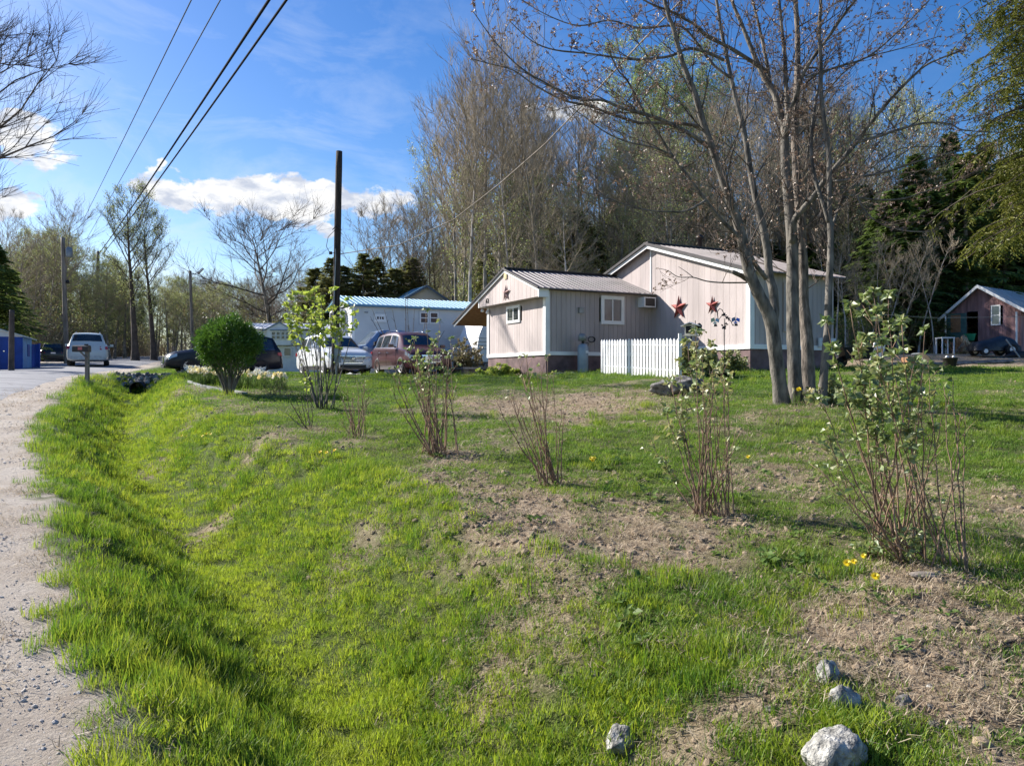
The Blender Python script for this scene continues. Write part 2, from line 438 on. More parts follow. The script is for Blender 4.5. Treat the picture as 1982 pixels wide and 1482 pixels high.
mm = N.new('ShaderNodeMix'); mm.data_type = 'RGBA'; mm.blend_type = 'MULTIPLY'; mm.inputs['Factor'].default_value = .8
L.new(base, mm.inputs['A']); L.new(cc, mm.inputs['B']); L.new(mm.outputs['Result'], b.inputs['Base Color'])
b.inputs['Roughness'].default_value = .85
bp = N.new('ShaderNodeBump'); bp.inputs['Strength'].default_value = .5; bp.inputs['Distance'].default_value = .01
L.new(noise(60, 6, .7), bp.inputs['Height']); L.new(bp.outputs['Normal'], b.inputs['Normal'])
tag(mb.build('road', m, smooth=True), kind='structure')

# ------------------------------------------------------------------ scatter
def srcs(name, objs):
    c = bpy.data.collections.new(name)
    for i, o in enumerate(objs):
        COL.objects.unlink(o) if o.name in COL.objects else None
        o.name = '%s_%02d' % (name, i)
        c.objects.link(o)
    return c
def scatter(name, label, cat, pts, rots, scl, idx, coll):
    me = bpy.data.meshes.new(name)
    n = len(pts)
    me.vertices.add(n); me.vertices.foreach_set('co', np.asarray(pts, np.float32).ravel())
    a = me.attributes.new('rot', 'FLOAT_VECTOR', 'POINT'); a.data.foreach_set('vector', np.asarray(rots, np.float32).ravel())
    a = me.attributes.new('scl', 'FLOAT_VECTOR', 'POINT')
    scl = np.asarray(scl, np.float32)
    if scl.ndim == 1: scl = np.repeat(scl[:, None], 3, 1)
    a.data.foreach_set('vector', scl.ravel())
    a = me.attributes.new('idx', 'INT', 'POINT'); a.data.foreach_set('value', np.asarray(idx, np.int32))
    o = link(bpy.data.objects.new(name, me))
    tag(o, label, cat, kind='stuff')
    ng = bpy.data.node_groups.new(name, 'GeometryNodeTree')
    ng.interface.new_socket('Geometry', in_out='INPUT', socket_type='NodeSocketGeometry')
    ng.interface.new_socket('Geometry', in_out='OUTPUT', socket_type='NodeSocketGeometry')
    Nn, Ll = ng.nodes, ng.links
    gi = Nn.new('NodeGroupInput'); go = Nn.new('NodeGroupOutput')
    ip = Nn.new('GeometryNodeInstanceOnPoints')
    ci = Nn.new('GeometryNodeCollectionInfo'); ci.inputs['Collection'].default_value = coll
    ci.inputs['Separate Children'].default_value = True; ci.inputs['Reset Children'].default_value = True
    def na(nm, t):
        q = Nn.new('GeometryNodeInputNamedAttribute'); q.data_type = t; q.inputs['Name'].default_value = nm; return q.outputs['Attribute']
    Ll.new(gi.outputs[0], ip.inputs['Points']); Ll.new(ci.outputs[0], ip.inputs['Instance'])
    ip.inputs['Pick Instance'].default_value = True
    Ll.new(na('idx', 'INT'), ip.inputs['Instance Index'])
    er = Nn.new('FunctionNodeEulerToRotation'); Ll.new(na('rot', 'FLOAT_VECTOR'), er.inputs[0]); Ll.new(er.outputs[0], ip.inputs['Rotation'])
    Ll.new(na('scl', 'FLOAT_VECTOR'), ip.inputs['Scale'])
    Ll.new(ip.outputs[0], go.inputs[0])
    md = o.modifiers.new('scatter', 'NODES'); md.node_group = ng
    return o

def blade(mb, x, y, h, w, ang, lean, bend):
    dx, dy = math.cos(ang), math.sin(ang)
    px, py = -dy, dx
    # three-level blade, faces side-on to its lean
    n = len(mb.v)
    for t, ww in ((0, 1.0), (.55, .8)):
        off = lean*t+bend*t*t
        zz = h*t*(1-.25*bend/h*t if h else 1)
        cx, cy = x+dx*off, y+dy*off
        mb.v.append((cx+px*w*ww/2, cy+py*w*ww/2, zz)); mb.v.append((cx-px*w*ww/2, cy-py*w*ww/2, zz))
    off = lean+bend
    mb.v.append((x+dx*off, y+dy*off, max(h*(1-.35*min(1, bend/h)), .003)))
    mb.face(n, n+1, n+3, n+2); mb.face(n+2, n+3, n+4)
def tuft(seed, nb, rad_, h0, h1, w, lean=.35, bend=.4):
    r = random.Random(seed); mb = MB()
    for i in range(nb):
        a = r.uniform(0, 2*PI); q = rad_*math.sqrt(r.random())
        h = r.uniform(h0, h1)*(1-.35*q/rad_)
        blade(mb, math.cos(a)*q, math.sin(a)*q, h, w*r.uniform(.7, 1.3), r.uniform(0, 2*PI), h*r.uniform(0, lean), h*r.uniform(.05, bend))
    return mb
gm1 = leafmat('long_grass_blades', (.04, .11, .014), (.14, .25, .018), (.36, .41, .035), trans=.55, scale=.9, gloss=.03, rough=.55, rnd=.25)
gm2 = leafmat('ditch_grass_blades', (.20, .30, .02), (.31, .41, .028), (.42, .48, .045), trans=.55, scale=1.6, gloss=.02, rough=.55, rnd=.25)
gm3 = leafmat('lawn_grass_blades', (.065, .15, .015), (.13, .24, .022), (.25, .32, .045), trans=.5, scale=.7, gloss=.02, rough=.55, rnd=.3)
gm4 = leafmat('dead_grass', (.19, .13, .085), (.35, .265, .175), (.52, .43, .30), trans=.3, scale=3, gloss=.03)
gm5 = leafmat('weed_leaves', (.06, .12, .03), (.12, .20, .045), (.15, .22, .05), trans=.4, scale=2, gloss=.02)
longT = srcs('long_tuft', [tuft(i, 46, .09, .05, .125, .0036).build('t', gm1) for i in range(5)])
limeT = srcs('lime_tuft', [tuft(20+i, 52, .09, .03, .075, .0036, .5, .6).build('t', gm2) for i in range(5)])
lawnT = srcs('lawn_tuft', [tuft(40+i, 48, .10, .018, .048, .0034, .6, .6).build('t', gm3) for i in range(5)])
farT = srcs('far_tuft', [tuft(60+i, 44, .20, .018, .042, .008, .6, .6).build('t', gm3) for i in range(4)])
def straw(seed):
    r = random.Random(seed); mb = MB()
    for i in range(26):
        a = r.uniform(0, 2*PI); q = .10*math.sqrt(r.random()); h = r.uniform(.012, .05)
        x, y, z = math.cos(a)*q, math.sin(a)*q, r.uniform(.001, .02)
        b_ = r.uniform(0, 2*PI); w = r.uniform(.0010, .0024); dx, dy = math.cos(b_)*h, math.sin(b_)*h
        z2 = z+r.uniform(-.01, .028)
        mb.poly([(x-dy/h*w, y+dx/h*w, z), (x+dy/h*w, y-dx/h*w, z), (x+dx+dy/h*w*.5, y+dy-dx/h*w*.5, z2), (x+dx-dy/h*w*.5, y+dy+dx/h*w*.5, z2)])
    return mb
strawT = srcs('straw_tuft', [straw(80+i).build('t', gm4) for i in range(5)])
def weed(seed):
    r = random.Random(seed); mb = MB()
    for i in range(14):
        a = r.uniform(0, 2*PI); l = r.uniform(.02, .055); w = l*.32; z = r.uniform(.005, .035); q = r.uniform(0, .06); t = r.uniform(0, 6.28)
        cx, cy = math.cos(t)*q, math.sin(t)*q
        dx, dy = math.cos(a), math.sin(a); up = r.uniform(-.2, .7)
        mb.poly([(cx, cy, z), (cx+dx*l*.5-dy*w, cy+dy*l*.5+dx*w, z+l*.5*up+.006), (cx+dx*l, cy+dy*l, z+l*up*.8), (cx+dx*l*.5+dy*w, cy+dy*l*.5-dx*w, z+l*.5*up)])
    return mb
weedT = srcs('weed', [weed(90+i).build('t', gm5) for i in range(4)])
from mathutils import noise as mnoise
def stone_mesh(seed, sub=2, sc=(1, .8, .6), rough_=.25):
    import bmesh
    r = random.Random(seed)
    bm = bmesh.new(); bmesh.ops.create_icosphere(bm, subdivisions=sub, radius=1)
    ph = [Vector((r.uniform(-1, 1), r.uniform(-1, 1), r.uniform(-1, 1))).normalized() for _ in range(9)]
    ct = [r.uniform(.55, .95) for _ in range(9)]
    for v in bm.verts:
        p = v.co.copy()
        for a, c_ in zip(ph, ct):
            d = p.dot(a)
            if d > c_: p -= a*(d-c_)*.85
        if sub >= 3:
            q_ = v.co*1.6+Vector((seed*1.7, seed, 0)); p *= 1+rough_*1.1*mnoise.noise(q_)+rough_*.5*mnoise.noise(q_*2.7)+rough_*.25*mnoise.noise(q_*7)
        else: p *= 1+r.uniform(-.02, .02)*rough_*4
        v.co = Vector((p.x*sc[0], p.y*sc[1], p.z*sc[2]))
    mb = MB(); mb.v = [tuple(v.co) for v in bm.verts]; 
    for f in bm.faces: mb.face(*[v.index for v in f.verts])
    bm.free(); return mb
clod_m = mat('soil_clod', (.33, .25, .17), .95, var=.35, scale=30, bump=.5)
peb_m = mat('pebble', (.50, .46, .42), .9, var=.3, scale=9, bump=.4)
clodT = srcs('clod', [stone_mesh(i, 1).build('t', clod_m) for i in range(3)]+[stone_mesh(5+i, 1).build('t', peb_m) for i in range(3)])

R = np.random.RandomState(11)
def field(y0, y1, dens, dfun, mx=1.2):
    """random points on the land between two depths, thinned by dfun"""
    area = (.70*2)*(y1*y1-y0*y0)/2+mx*2*(y1-y0)
    n = int(area*dens)
    y = np.sqrt(R.uniform(y0*y0, y1*y1, n))
    x = R.uniform(-1, 1, n)*(.70*y+mx)
    k = R.rand(n) < np.clip(dfun(x, y), 0, 1)
    return x[k], y[k]
def put(name, label, cat, xy, coll, nidx, s0, s1, tilt=.15, sink=.004, zs=None):
    x = np.concatenate([a[0] for a in xy]); y = np.concatenate([a[1] for a in xy])
    sc = np.concatenate([np.full(len(a[0]), a[2] if len(a) > 2 else 1.0) for a in xy])
    n = len(x); z = ground(x, y)-sink
    rot = np.stack([R.normal(0, tilt, n), R.normal(0, tilt, n), R.uniform(0, 6.283, n)], -1)
    s = R.uniform(s0, s1, n)*sc
    s3 = np.stack([s, s, s*(zs(x, y) if zs else 1)], -1)
    print(name, n)
    return scatter(name, label, cat, np.stack([x, y, z], -1), rot, s3, R.randint(0, nidx, n), coll)
def side(x, y):   # 0 road side bank .. 1 ditch floor .. 2 yard
    return x-DX(y)
def f_long(x, y):
    d = side(x, y); r = RX(y)-DX(y)
    ok = (1-gravel(x, y))*(1-bare(x, y)**1.2*1.0)
    roadside = 1-sst(d, -.7, -.1)
    bank = sst(d, .2, .6)*(1-sst(d, r*.75, r*1.3))
    cl = sst(fbm(x, y, 1.5, 101), .28, .55)
    clumps = sst(fbm(x, y, 1.1, 105), .57, .68)*.35
    return ok*np.maximum(np.maximum(roadside, bank*cl*.85), clumps)*np.where(y > 29, .0, 1)
def f_lime(x, y):
    d = side(x, y); r = RX(y)-DX(y)
    f = sst(d, -.9, -.3)*(1-sst(d, r*.55, r*1.3))
    return (1-gravel(x, y))*(1-bare(x, y))*np.clip(f, 0, 1)*np.where(y > 28, 0, 1)
def f_lawn(x, y):
    d = side(x, y); r = RX(y)-DX(y)
    cover = .5+.5*sst(fbm(x, y, 2.4, 111), .35, .55)
    base = sst(d, r*.05, r*.4)+np.where(y > 28.3, sst(d, -1.2, -.8), 0)
    return (1-gravel(x, y))*(1-.93*bare(x, y))*cover*np.clip(base, 0, 1)*(1-sst(y, 39, 41)*sst(x, -12, -8))
def f_bare(x, y): return bare(x, y)*(1-gravel(x, y))
f1 = field(2.4, 5, 330, f_long); f2 = field(5, 9, 150, f_long); f3 = field(9, 16, 60, f_long); f4 = field(16, 29, 24, f_long)
put('long_grass', 'long bright green grass on the banks of the roadside ditch', 'grass', [f1, f2, (*f3, 1.25), (*f4, 1.7)], longT, 5, .75, 1.35, .18,
    zs=lambda x, y: .35+1.3*fbm(x, y, 1.7, 121))
f1 = field(2.4, 5, 330, f_lime); f2 = field(5, 9, 190, f_lime); f3 = field(9, 16, 80, f_lime); f4 = field(16, 28, 24, f_lime)
put('ditch_grass', 'short yellow green grass along the floor of the ditch', 'grass', [f1, f2, (*f3, 1.3), (*f4, 1.8)], limeT, 5, .7, 1.3, .18)
f1 = field(2.4, 5, 260, f_lawn); f2 = field(5, 9, 190, f_lawn); f3 = field(9, 14, 95, f_lawn)
put('lawn_grass', 'thin short lawn grass among the shrubs in the foreground', 'grass', [f1, f2, (*f3, 1.2)], lawnT, 5, .7, 1.5, .2)
f1 = field(14, 22, 44, f_lawn); f2 = field(22, 60, 14, f_lawn)
put('far_lawn_grass', 'mown green lawn in front of the pink house', 'grass', [f1, (*f2, 1.4)], farT, 4, .8, 1.4, .2)
f1 = field(2.4, 5, 200, f_bare); f2 = field(5, 9, 130, f_bare); f3 = field(9, 20, 26, f_bare)
gr_ = lambda x, y: (1-sst(x-EX(y), .0, .5))*sst(x-EX(y), -2.2, -.3)*sst(fbm(x, y, 1.7, 161), .42, .6)
h1 = field(2.4, 8, 60, gr_); h2 = field(8, 22, 14, gr_)
g1 = field(2.4, 6, 90, lambda x, y: (1-gravel(x, y))*(.25+.75*sst(fbm(x, y, 1.2, 131), .45, .65))*sst(side(x, y), .6, 2)); g2 = field(6, 16, 8, lambda x, y: (1-gravel(x, y))*sst(side(x, y), 1, 3))
put('dead_grass', 'flattened tan dead grass over the bare patches of the lawn', 'dead grass', [f1, f2, (*f3, 1.6), g1, (*g2, 1.2), h1, (*h2, 1.6)], strawT, 5, .7, 1.3, .15, sink=0)
fw = lambda x, y: (1-gravel(x, y))*sst(side(x, y), .3, 1.6)*(.05+.5*sst(fbm(x, y, 1.3, 141), .54, .66))*(1-.5*bare(x, y))
f1 = field(2.4, 6, 60, fw); f2 = field(6, 12, 26, fw)
put('low_weeds', 'low broad leaved weeds growing through the thin lawn', 'weeds', [f1, f2], weedT, 4, .7, 1.5, .2)
# clods, gravel
def stones(name, label, cat, parts_, idx0, idx1):
    x = np.concatenate([p[0] for p in parts_]); y = np.concatenate([p[1] for p in parts_]); s = np.concatenate([np.abs(R.standard_gamma(1.6, len(p[0])))*p[2] for p in parts_])
    n = len(x); s = np.clip(s, 0, .045)
    rot = R.uniform(0, 6.28, (n, 3)); rot[:, :2] *= .1
    print(name, n)
    scatter(name, label, cat, np.stack([x, y, ground(x, y)+s*.1], -1), rot, s, R.randint(idx0, idx1, n), clodT)
f1 = field(2.4, 5, 1500, lambda x, y: f_bare(x, y)); f2 = field(5, 10, 420, lambda x, y: f_bare(x, y)*.9); f3 = field(10, 20, 60, f_bare)
stones('soil_clods', 'crumbly brown soil clods on the bare patches', 'soil', [(*f1, .0055), (*f2, .009), (*f3, .014)], 0, 3)
fg = lambda x, y: (1-sst(x-EX(y), -.2, .1))*(.18+.82*sst(fbm(x, y, 1.0, 151), .5, .6))
f1 = field(2.4, 6, 2200, fg); f2 = field(6, 14, 420, fg); f3 = field(14, 26, 40, fg)
stones('shoulder_gravel', 'loose grey gravel on the sandy road shoulder', 'gravel', [(*f1, .0024), (*f2, .0035), (*f3, .006)], 3, 6)
# ------------------------------------------------------------------ the pink house
s2 = Vector((.891, .454, 0)); g2 = Vector((-.454, .891, 0)); UP = Vector((0, 0, 1))
class Frame:
    """local frame: a along the first axis, b along the second, z up (world heights)"""
    def __init__(s, o, a, b): s.o = Vector(o); s.a = a; s.b = b
    def p(s, a, b, z): return s.o+s.a*a+s.b*b+UP*z
def wall_panel(mb, fr, a0, a1, b, z0, top, out, board=.2, gap=.012, th=.018, holes=()):
    """vertical grooved boards on the plane b, running along a; out = +1/-1 side of b. top(a) = height"""
    n = max(1, int(round(abs(a1-a0)/board))); st = (a1-a0)/n
    # backing sheet
    def quad(x0, x1, y, zz0, f0, f1):
        mb.poly([fr.p(x0, y, zz0), fr.p(x1, y, zz0), fr.p(x1, y, f1), fr.p(x0, y, f0)])
    for i in range(n):
        x0 = a0+st*i; x1 = x0+st
        segs = [(z0, None)]
        for (h0, h1, hz0, hz1) in holes:
            if x1 > h0+.02 and x0 < h1-.02:
                segs = [(z0, hz0), (hz1, None)]
        for (q0, q1) in segs:
            t0 = top(x0) if q1 is None else q1; t1 = top(x1) if q1 is None else q1
            quad(x0, x1, b, q0, t0, t1)
            g = gap/2*(1 if st > 0 else -1); y = b+out*th
            X0, X1 = x0+g, x1-g
            T0 = top(X0) if q1 is None else q1; T1 = top(X1) if q1 is None else q1
            P = [fr.p(X0, y, q0), fr.p(X1, y, q0), fr.p(X1, y, T1), fr.p(X0, y, T0)]
            mb.poly(P)
            Q = [fr.p(X0, b, q0), fr.p(X1, b, q0), fr.p(X1, b, T1), fr.p(X0, b, T0)]
            for k in range(4):
                k2 = (k+1) % 4
                mb.poly([P[k], P[k2], Q[k2], Q[k]])
def fbox(mb, fr, a0, a1, b0, b1, z0, z1, z2=None, z3=None):
    """box in frame; top may slope along a from z1 to z2"""
    if z2 is None: z2 = z1
    n = len(mb.v)
    d0 = z0 if z3 is None else z3
    for (a, b, z) in ((a0, b0, z0), (a1, b0, d0), (a1, b1, d0), (a0, b1, z0), (a0, b0, z1), (a1, b0, z2), (a1, b1, z2), (a0, b1, z1)):
        mb.v.append(tuple(fr.p(a, b, z)))
    for q in ((3, 2, 1, 0), (4, 5, 6, 7), (0, 1, 5, 4), (1, 2, 6, 5), (2, 3, 7, 6), (3, 0, 4, 7)):
        mb.face(*[n+i for i in q])
def roof_plane(parent, fr, b0, b1, aE, zE, aR, zR, rib=.23, mt='roof', name='roof', th=.035, world=True):
    """sloped sheet from eave (aE,zE) to ridge (aR,zR), spanning b0..b1, with raised ribs"""
    mb = MB()
    n = len(mb.v)
    for dz in (0, -th):
        for (a, b, z) in ((aE, b0, zE), (aE, b1, zE), (aR, b1, zR), (aR, b0, zR)):
            mb.v.append(tuple(fr.p(a, b, z+dz)))
    for q in ((0, 1, 2, 3), (7, 6, 5, 4), (0, 4, 5, 1), (1, 5, 6, 2), (2, 6, 7, 3), (3, 7, 4, 0)):
        mb.face(*[n+i for i in q])
    k = int(abs(b1-b0)/rib)
    for i in range(k+1):
        b = b0+(b1-b0)*i/k; w = .022
        n = len(mb.v)
        for (a, z) in ((aE, zE), (aR, zR)):
            for (db, dz) in ((-w, .001), (-w*.5, .022), (w*.5, .022), (w, .001)):
                mb.v.append(tuple(fr.p(a, b+db, z+dz)))
        for j in range(3): mb.face(n+j, n+j+1, n+5+j, n+4+j)
        mb.face(n, n+3, n+2, n+1); mb.face(n+4, n+5, n+6, n+7)
    o = part(name, mb, M[mt], parent, world=world)
    return o
def window(parent, fr, a0, a1, z0, z1, b, out, panes=2, fw=.09, glassm='glass', vertical=True, label=None, frm='trim', sub_h=False):
    """frame + panes on plane b"""
    mb = MB(); d0, d1 = b, b+out*.05
    fbox(mb, fr, a0-fw, a0, d0, d1, z0-fw, z1+fw); fbox(mb, fr, a1, a1+fw, d0, d1, z0-fw, z1+fw)
    fbox(mb, fr, a0, a1, d0, d1, z0-fw, z0); fbox(mb, fr, a0, a1, d0, d1, z1, z1+fw)
    m2 = b+out*.035
    for i in range(1, panes):
        c = a0+(a1-a0)*i/panes
        fbox(mb, fr, c-.022, c+.022, d0, m2, z0, z1)
    if sub_h: 
        c = (z0+z1)/2; fbox(mb, fr, a0, a1, d0, m2-.004*out, c-.022, c+.022)
    w = part('window', mb, M[frm], parent, world=True)
    if label: w['label'] = label
    mb = MB(); fbox(mb, fr, a0, a1, b-out*.02, b+out*.022, z0, z1)
    g = mb.build('pane', M[glassm], w, org=tuple(parent.location))
    return w
def text_mesh(txt, size, depth, mt, name, parent, Mx):
    cu = bpy.data.curves.new(name, 'FONT'); cu.body = txt; cu.size = size; cu.extrude = depth; cu.align_x = 'CENTER'; cu.align_y = 'CENTER'
    o = bpy.data.objects.new(name, cu); COL.objects.link(o)
    dg = bpy.context.evaluated_depsgraph_get()
    me = bpy.data.meshes.new_from_object(o.evaluated_get(dg)); me.name = name
    bpy.data.objects.remove(o); me.materials.clear(); me.materials.append(M[mt])
    me.transform(Mx)
    return link(bpy.data.objects.new(name, me), parent)
def wallM(fr, a, b, z, adir, out):   # matrix placing text on wall: x along adir, y up, z out
    X_ = adir; Z_ = out
    Mx = Matrix((( X_.x, 0, Z_.x, 0), (X_.y, 0, Z_.y, 0), (0, 1, 0, 0), (0, 0, 0, 1)))
    p = fr.p(a, b, z)
    return Matrix.Translation(p) @ Mx

HZ = EYE  # house heights are given above the eye line
H = thing('pink_house', 'pink beige house with brown metal roofs, dark red skirting and a front wing numbered 63', 'house', (5.26, 29.07, 1.7))
org = tuple(H.location)
fA = Frame((1.19, 27.0, 0), s2, g2)       # wing corner: a along side wall, b along gable wall
def ew(z): return z+EYE
LW, WW = 4.6, 4.73
gb = ew(.10-.2)     # below ground
# front wing walls. gable wall lies on a=0 running along b; use a swapped frame
fAg = Frame((1.19, 27.0, 0), g2, s2)      # a along gable wall, b along side wall
trimz = ew(.87)
mb = MB()
WG = (2.03, 2.63)  # window span along gable wall, computed below
def ab_on_gable(px, off=0.0):   # gable wall coordinate for pixel column
    k = (px-CX)/F; o = fAg.o-s2*off
    return (k*o.y-o.x)/(g2.x-k*g2.y)
def ab_on_side(px):
    k = (px-CX)/F
    return (k*27.0-1.19)/(s2.x-k*s2.y)
def zAt(px, py, P): return EYE+(HY-py)/F*P.y
def gz_(px, py): t = ab_on_gable(px); return zAt(px, py, fAg.p(t, 0, 0))
def sz_(px, py): t = ab_on_side(px); return zAt(px, py, fA.p(t, 0, 0))
gw = (ab_on_gable(1006), ab_on_gable(985)); gwz = (gz_(995, 620), gz_(995, 597))
sw = (ab_on_side(1168), ab_on_side(1201)); swz = (sz_(1185, 621), sz_(1185, 580))
wall_panel(mb, fAg, 0.0, WW, 0, trimz-.02, lambda a: ew(2.95), -1, holes=[(gw[0]-.05, gw[1]+.05, gwz[0]-.05, gwz[1]+.05)])
wall_panel(mb, fA, 0.0, LW, 0, trimz-.02, lambda a: ew(3.02), -1, holes=[(sw[0]-.05, sw[1]+.05, swz[0]-.05, swz[1]+.05)])
wall_panel(mb, fA, 0.0, LW, WW, trimz-.02, lambda a: ew(3.02), 1)
part('wing_wall', mb, M['siding'], H, world=True)
# facade panel of the wing gable, hanging out over the wall
ridA = 2.4; facb = -.36
def slopeA(a): return ew(4.02)-.36*abs(a-ridA)
mb = MB(); wall_panel(mb, fAg, -.16, WW+.06, facb, ew(2.76), lambda a: slopeA(a)-.05, -1, board=.3)
fbox(mb, fAg, -.16, WW+.06, facb+.002, -.02, ew(2.765), ew(2.80))
mb2 = MB()
fbox(mb2, fAg, -.20, -.14, facb-.04, 0.0, ew(2.74), ew(3.06)); fbox(mb2, fAg, WW+.05, WW+.12, facb-.03, -.02, ew(2.74), ew(3.12))
part('gable_panel', mb, M['siding'], H, world=True)
# return of the soffit along the side wall
fbox(mb2, fA, -.36, .0, -.16, -.10, ew(2.74), ew(3.04))
# trims
fbox(mb2, fAg, -.035, .14, -.05, -.019, trimz, ew(2.76)); fbox(mb2, fAg, WW-.14, WW+.03, -.05, -.019, trimz, ew(2.76))
fbox(mb2, fA, -.05, .12, -.052, -.019, trimz, ew(2.98))
fbox(mb2, fAg, -.035, WW+.03, -.056, -.019, trimz-.13, trimz); fbox(mb2, fA, -.055, LW, -.058, -.019, trimz-.13, trimz)
# rake boards
for (a0, a1, nm) in ((ridA, -.28, 0), (ridA, 7.25, 1)):
    fbox(mb2, fAg, a0, a1, facb-.09, facb-.055, slopeA(a0)-.14, slopeA(a0)-.015, slopeA(a1)-.015, slopeA(a1)-.14)
part('trim', mb2, M['trim'], H, world=True)
mb = MB()
fbox(mb, fAg, .0, WW, -.005, .05, gb-.5, trimz-.13); fbox(mb, fA, .0, LW, -.004, .05, gb-.5, trimz-.13)
part('skirting', mb, M['skirt'], H, world=True)
# roof of the wing
r1 = roof_plane(H, fAg, facb-.12, LW+.1, -.30, slopeA(-.30), ridA, slopeA(ridA))
r2 = roof_plane(H, fAg, facb-.12, LW+.1, 7.3, slopeA(7.3), ridA, slopeA(ridA))
mb = MB()
for (a0, a1) in ((ridA, -.30), (ridA, 7.3)):
    fbox(mb, fAg, a0, a1, facb-.14, facb-.09, slopeA(a0)-.05, slopeA(a0)+.035, slopeA(a1)+.035, slopeA(a1)-.05)
fbox(mb, fAg, ridA-.13, ridA+.13, facb-.13, LW+.1, slopeA(ridA)+.002, slopeA(ridA)+.045)
part('roof_edge', mb, M['roof_edge'], H, world=True)
mb = MB()   # wooden underside of the carport overhang
fbox(mb, fAg, WW+.12, 7.2, facb-.05, LW, slopeA(WW+.12)-.11, slopeA(WW+.12)-.05, slopeA(7.2)-.05, slopeA(7.2)-.11)
part('soffit', mb, M['wood'], H, world=True)
for b_ in (2.6, LW-.1):
    mb = MB(); fbox(mb, fAg, 7.0, 7.12, b_, b_+.1, ew(0), slopeA(7.06)-.11); part('post', mb, M['trim'], H, world=True)
window(H, fAg, gw[0], gw[1], gwz[0], gwz[1], -.018, -1, 2, .10, label='small square window with two dark panes')
wS = window(H, fA, sw[0], sw[1], swz[0], swz[1], -.018, -1, 2, .13, 'glass_pale', label='tall two pane window with a white frame')
# 63
text_mesh('63', .26, .01, 'dark', 'house_number', H, Matrix.Translation(-Vector(org)) @ wallM(fAg, ab_on_gable(944, .37), facb-.03, ew(2.95), -g2, -s2))
mb = MB(); c_ = ab_on_gable(980, .37)
fbox(mb, fAg, c_-.11, c_+.11, facb-.06, facb-.018, zAt(980, 540, fAg.p(c_, facb, 0)), zAt(980, 527, fAg.p(c_, facb, 0)))
for i in range(5):
    z_ = zAt(980, 539, fAg.p(c_, facb, 0))+.04*i+.02; fbox(mb, fAg, c_-.09, c_+.09, facb-.072, facb-.06, z_, z_+.012)
part('gable_vent', mb, mat('cream_vent', (.72, .62, .38), .6), H, world=True)
# wall vents, light fittings
mb = MB(); a_ = ab_on_side(1123); z_ = sz_(1123, 606)
fbox(mb, fA, a_-.09, a_+.09, -.10, -.018, z_, z_+.16); fbox(mb, fA, a_-.11, a_+.11, -.14, -.018, z_+.16, z_+.19)
part('wall_vent', mb, M['grey'], H, world=True)
for px, py in ((936, 601), (949, 603)):
    t = ab_on_gable(px); mb = MB(); p = fAg.p(min(t, WW+.3), -.12, zAt(px, py, fAg.p(t, 0, 0)))
    mb.lathe(p, [(.01, .05), (.05, .04), (.08, -.06), (.04, -.08), (.0, -.08)], 10)
    part('flood_lamp', mb, M['white'], H, True, world=True)
# air conditioner
mb = MB(); a0 = ab_on_side(1234); a1 = ab_on_side(1256); z0 = sz_(1245, 596); z1 = sz_(1245, 577)
fbox(mb, fA, a0, a1, -.42, -.018, z0, z1)
ac = part('air_conditioner', mb, M['white'], H, world=True)
mb = MB()
fbox(mb, fA, a0+.05, a1-.05, -.43, -.421, z0+.04, z1-.04)
mb.build('grille', M['black'], ac, org=org)
mb = MB()
fbox(mb, fA, a0-.06, a1+.06, -.38, -.018, z1+.10, z1+.12)
mb.build('hood', M['grey'], ac, org=org)
# main block
fM = Frame((5.26, 29.07, 0), -g2, s2)     # a towards the camera along the lit gable, b along depth of the side wall
EAV, SL = 5.07, .318
tz = ew(1.02)
def slopeM(a): return ew(4.97)-.304*abs(a)
LM = 3.75
mb = MB()
wall_panel(mb, fM, -5.2, EAV, 0, tz-.02, lambda a: slopeM(a)-.06, -1, board=.3, gap=.008)
fMs = Frame(fM.p(EAV, 0, 0), s2, -g2)
wall_panel(mb, fMs, 0, LM, 0, tz-.02, lambda a: ew(3.42), 1, board=.2)
part('main_wall', mb, M['siding'], H, world=True)
mb = MB()
fbox(mb, fM, EAV-.12, EAV+.03, -.055, -.018, tz, ew(3.36)); fbox(mb, fMs, -.055, .13, .018, .05, tz, ew(3.40))
fbox(mb, fM, .0, EAV+.03, -.05, -.02, tz-.15, tz-.001); fbox(mb, fMs, -.056, LM, .019, .052, tz-.15, tz-.001)
for a1 in (EAV+.32, -5.5):
    fbox(mb, fM, 0, a1, -.26, -.22, slopeM(0)-.19, slopeM(0)-.03, slopeM(a1)-.03, slopeM(a1)-.19)
fbox(mb, fM, -.06, .0, -.045, -.019, ew(2.9), slopeM(0)-.2)
part('main_trim', mb, M['trim'], H, world=True)
mb = MB(); fbox(mb, fM, 0, EAV, -.004, .05, gb-.6, tz-.15); fbox(mb, fMs, 0, LM, -.05, .004, gb-.6, tz-.15)
part('main_skirting', mb, M['skirt'], H, world=True)
for a1 in (EAV+.35, -5.6):
    roof_plane(H, fM, -.30, LM+.2, a1, slopeM(a1), 0, slopeM(0), name='main_roof')
mb = MB()
for a1 in (EAV+.35, -5.6):
    fbox(mb, fM, 0, a1, -.33, -.27, slopeM(0)-.06, slopeM(0)+.04, slopeM(a1)+.04, slopeM(a1)-.06)
fbox(mb, fM, -.14, .14, -.30, LM+.2, slopeM(0)+.002, slopeM(0)+.045)
part('main_roof_edge', mb, M['roof_edge'], H, world=True)
mb = MB(); p = fM.p(-.8, 3.0, 0); z = slopeM(-.8)
mb.lathe((p.x, p.y, z-.3), [(.09, 0), (.09, 1.1), (.15, 1.1), (.15, 1.2), (.0, 1.28)], 12)
part('chimney', mb, M['roof_edge'], H, True, world=True)
window(H, fMs, 1.5, 2.25, ew(1.55), ew(2.95), .018, 1, 1, .10, label='tall window in the shaded side wall', frm='siding')
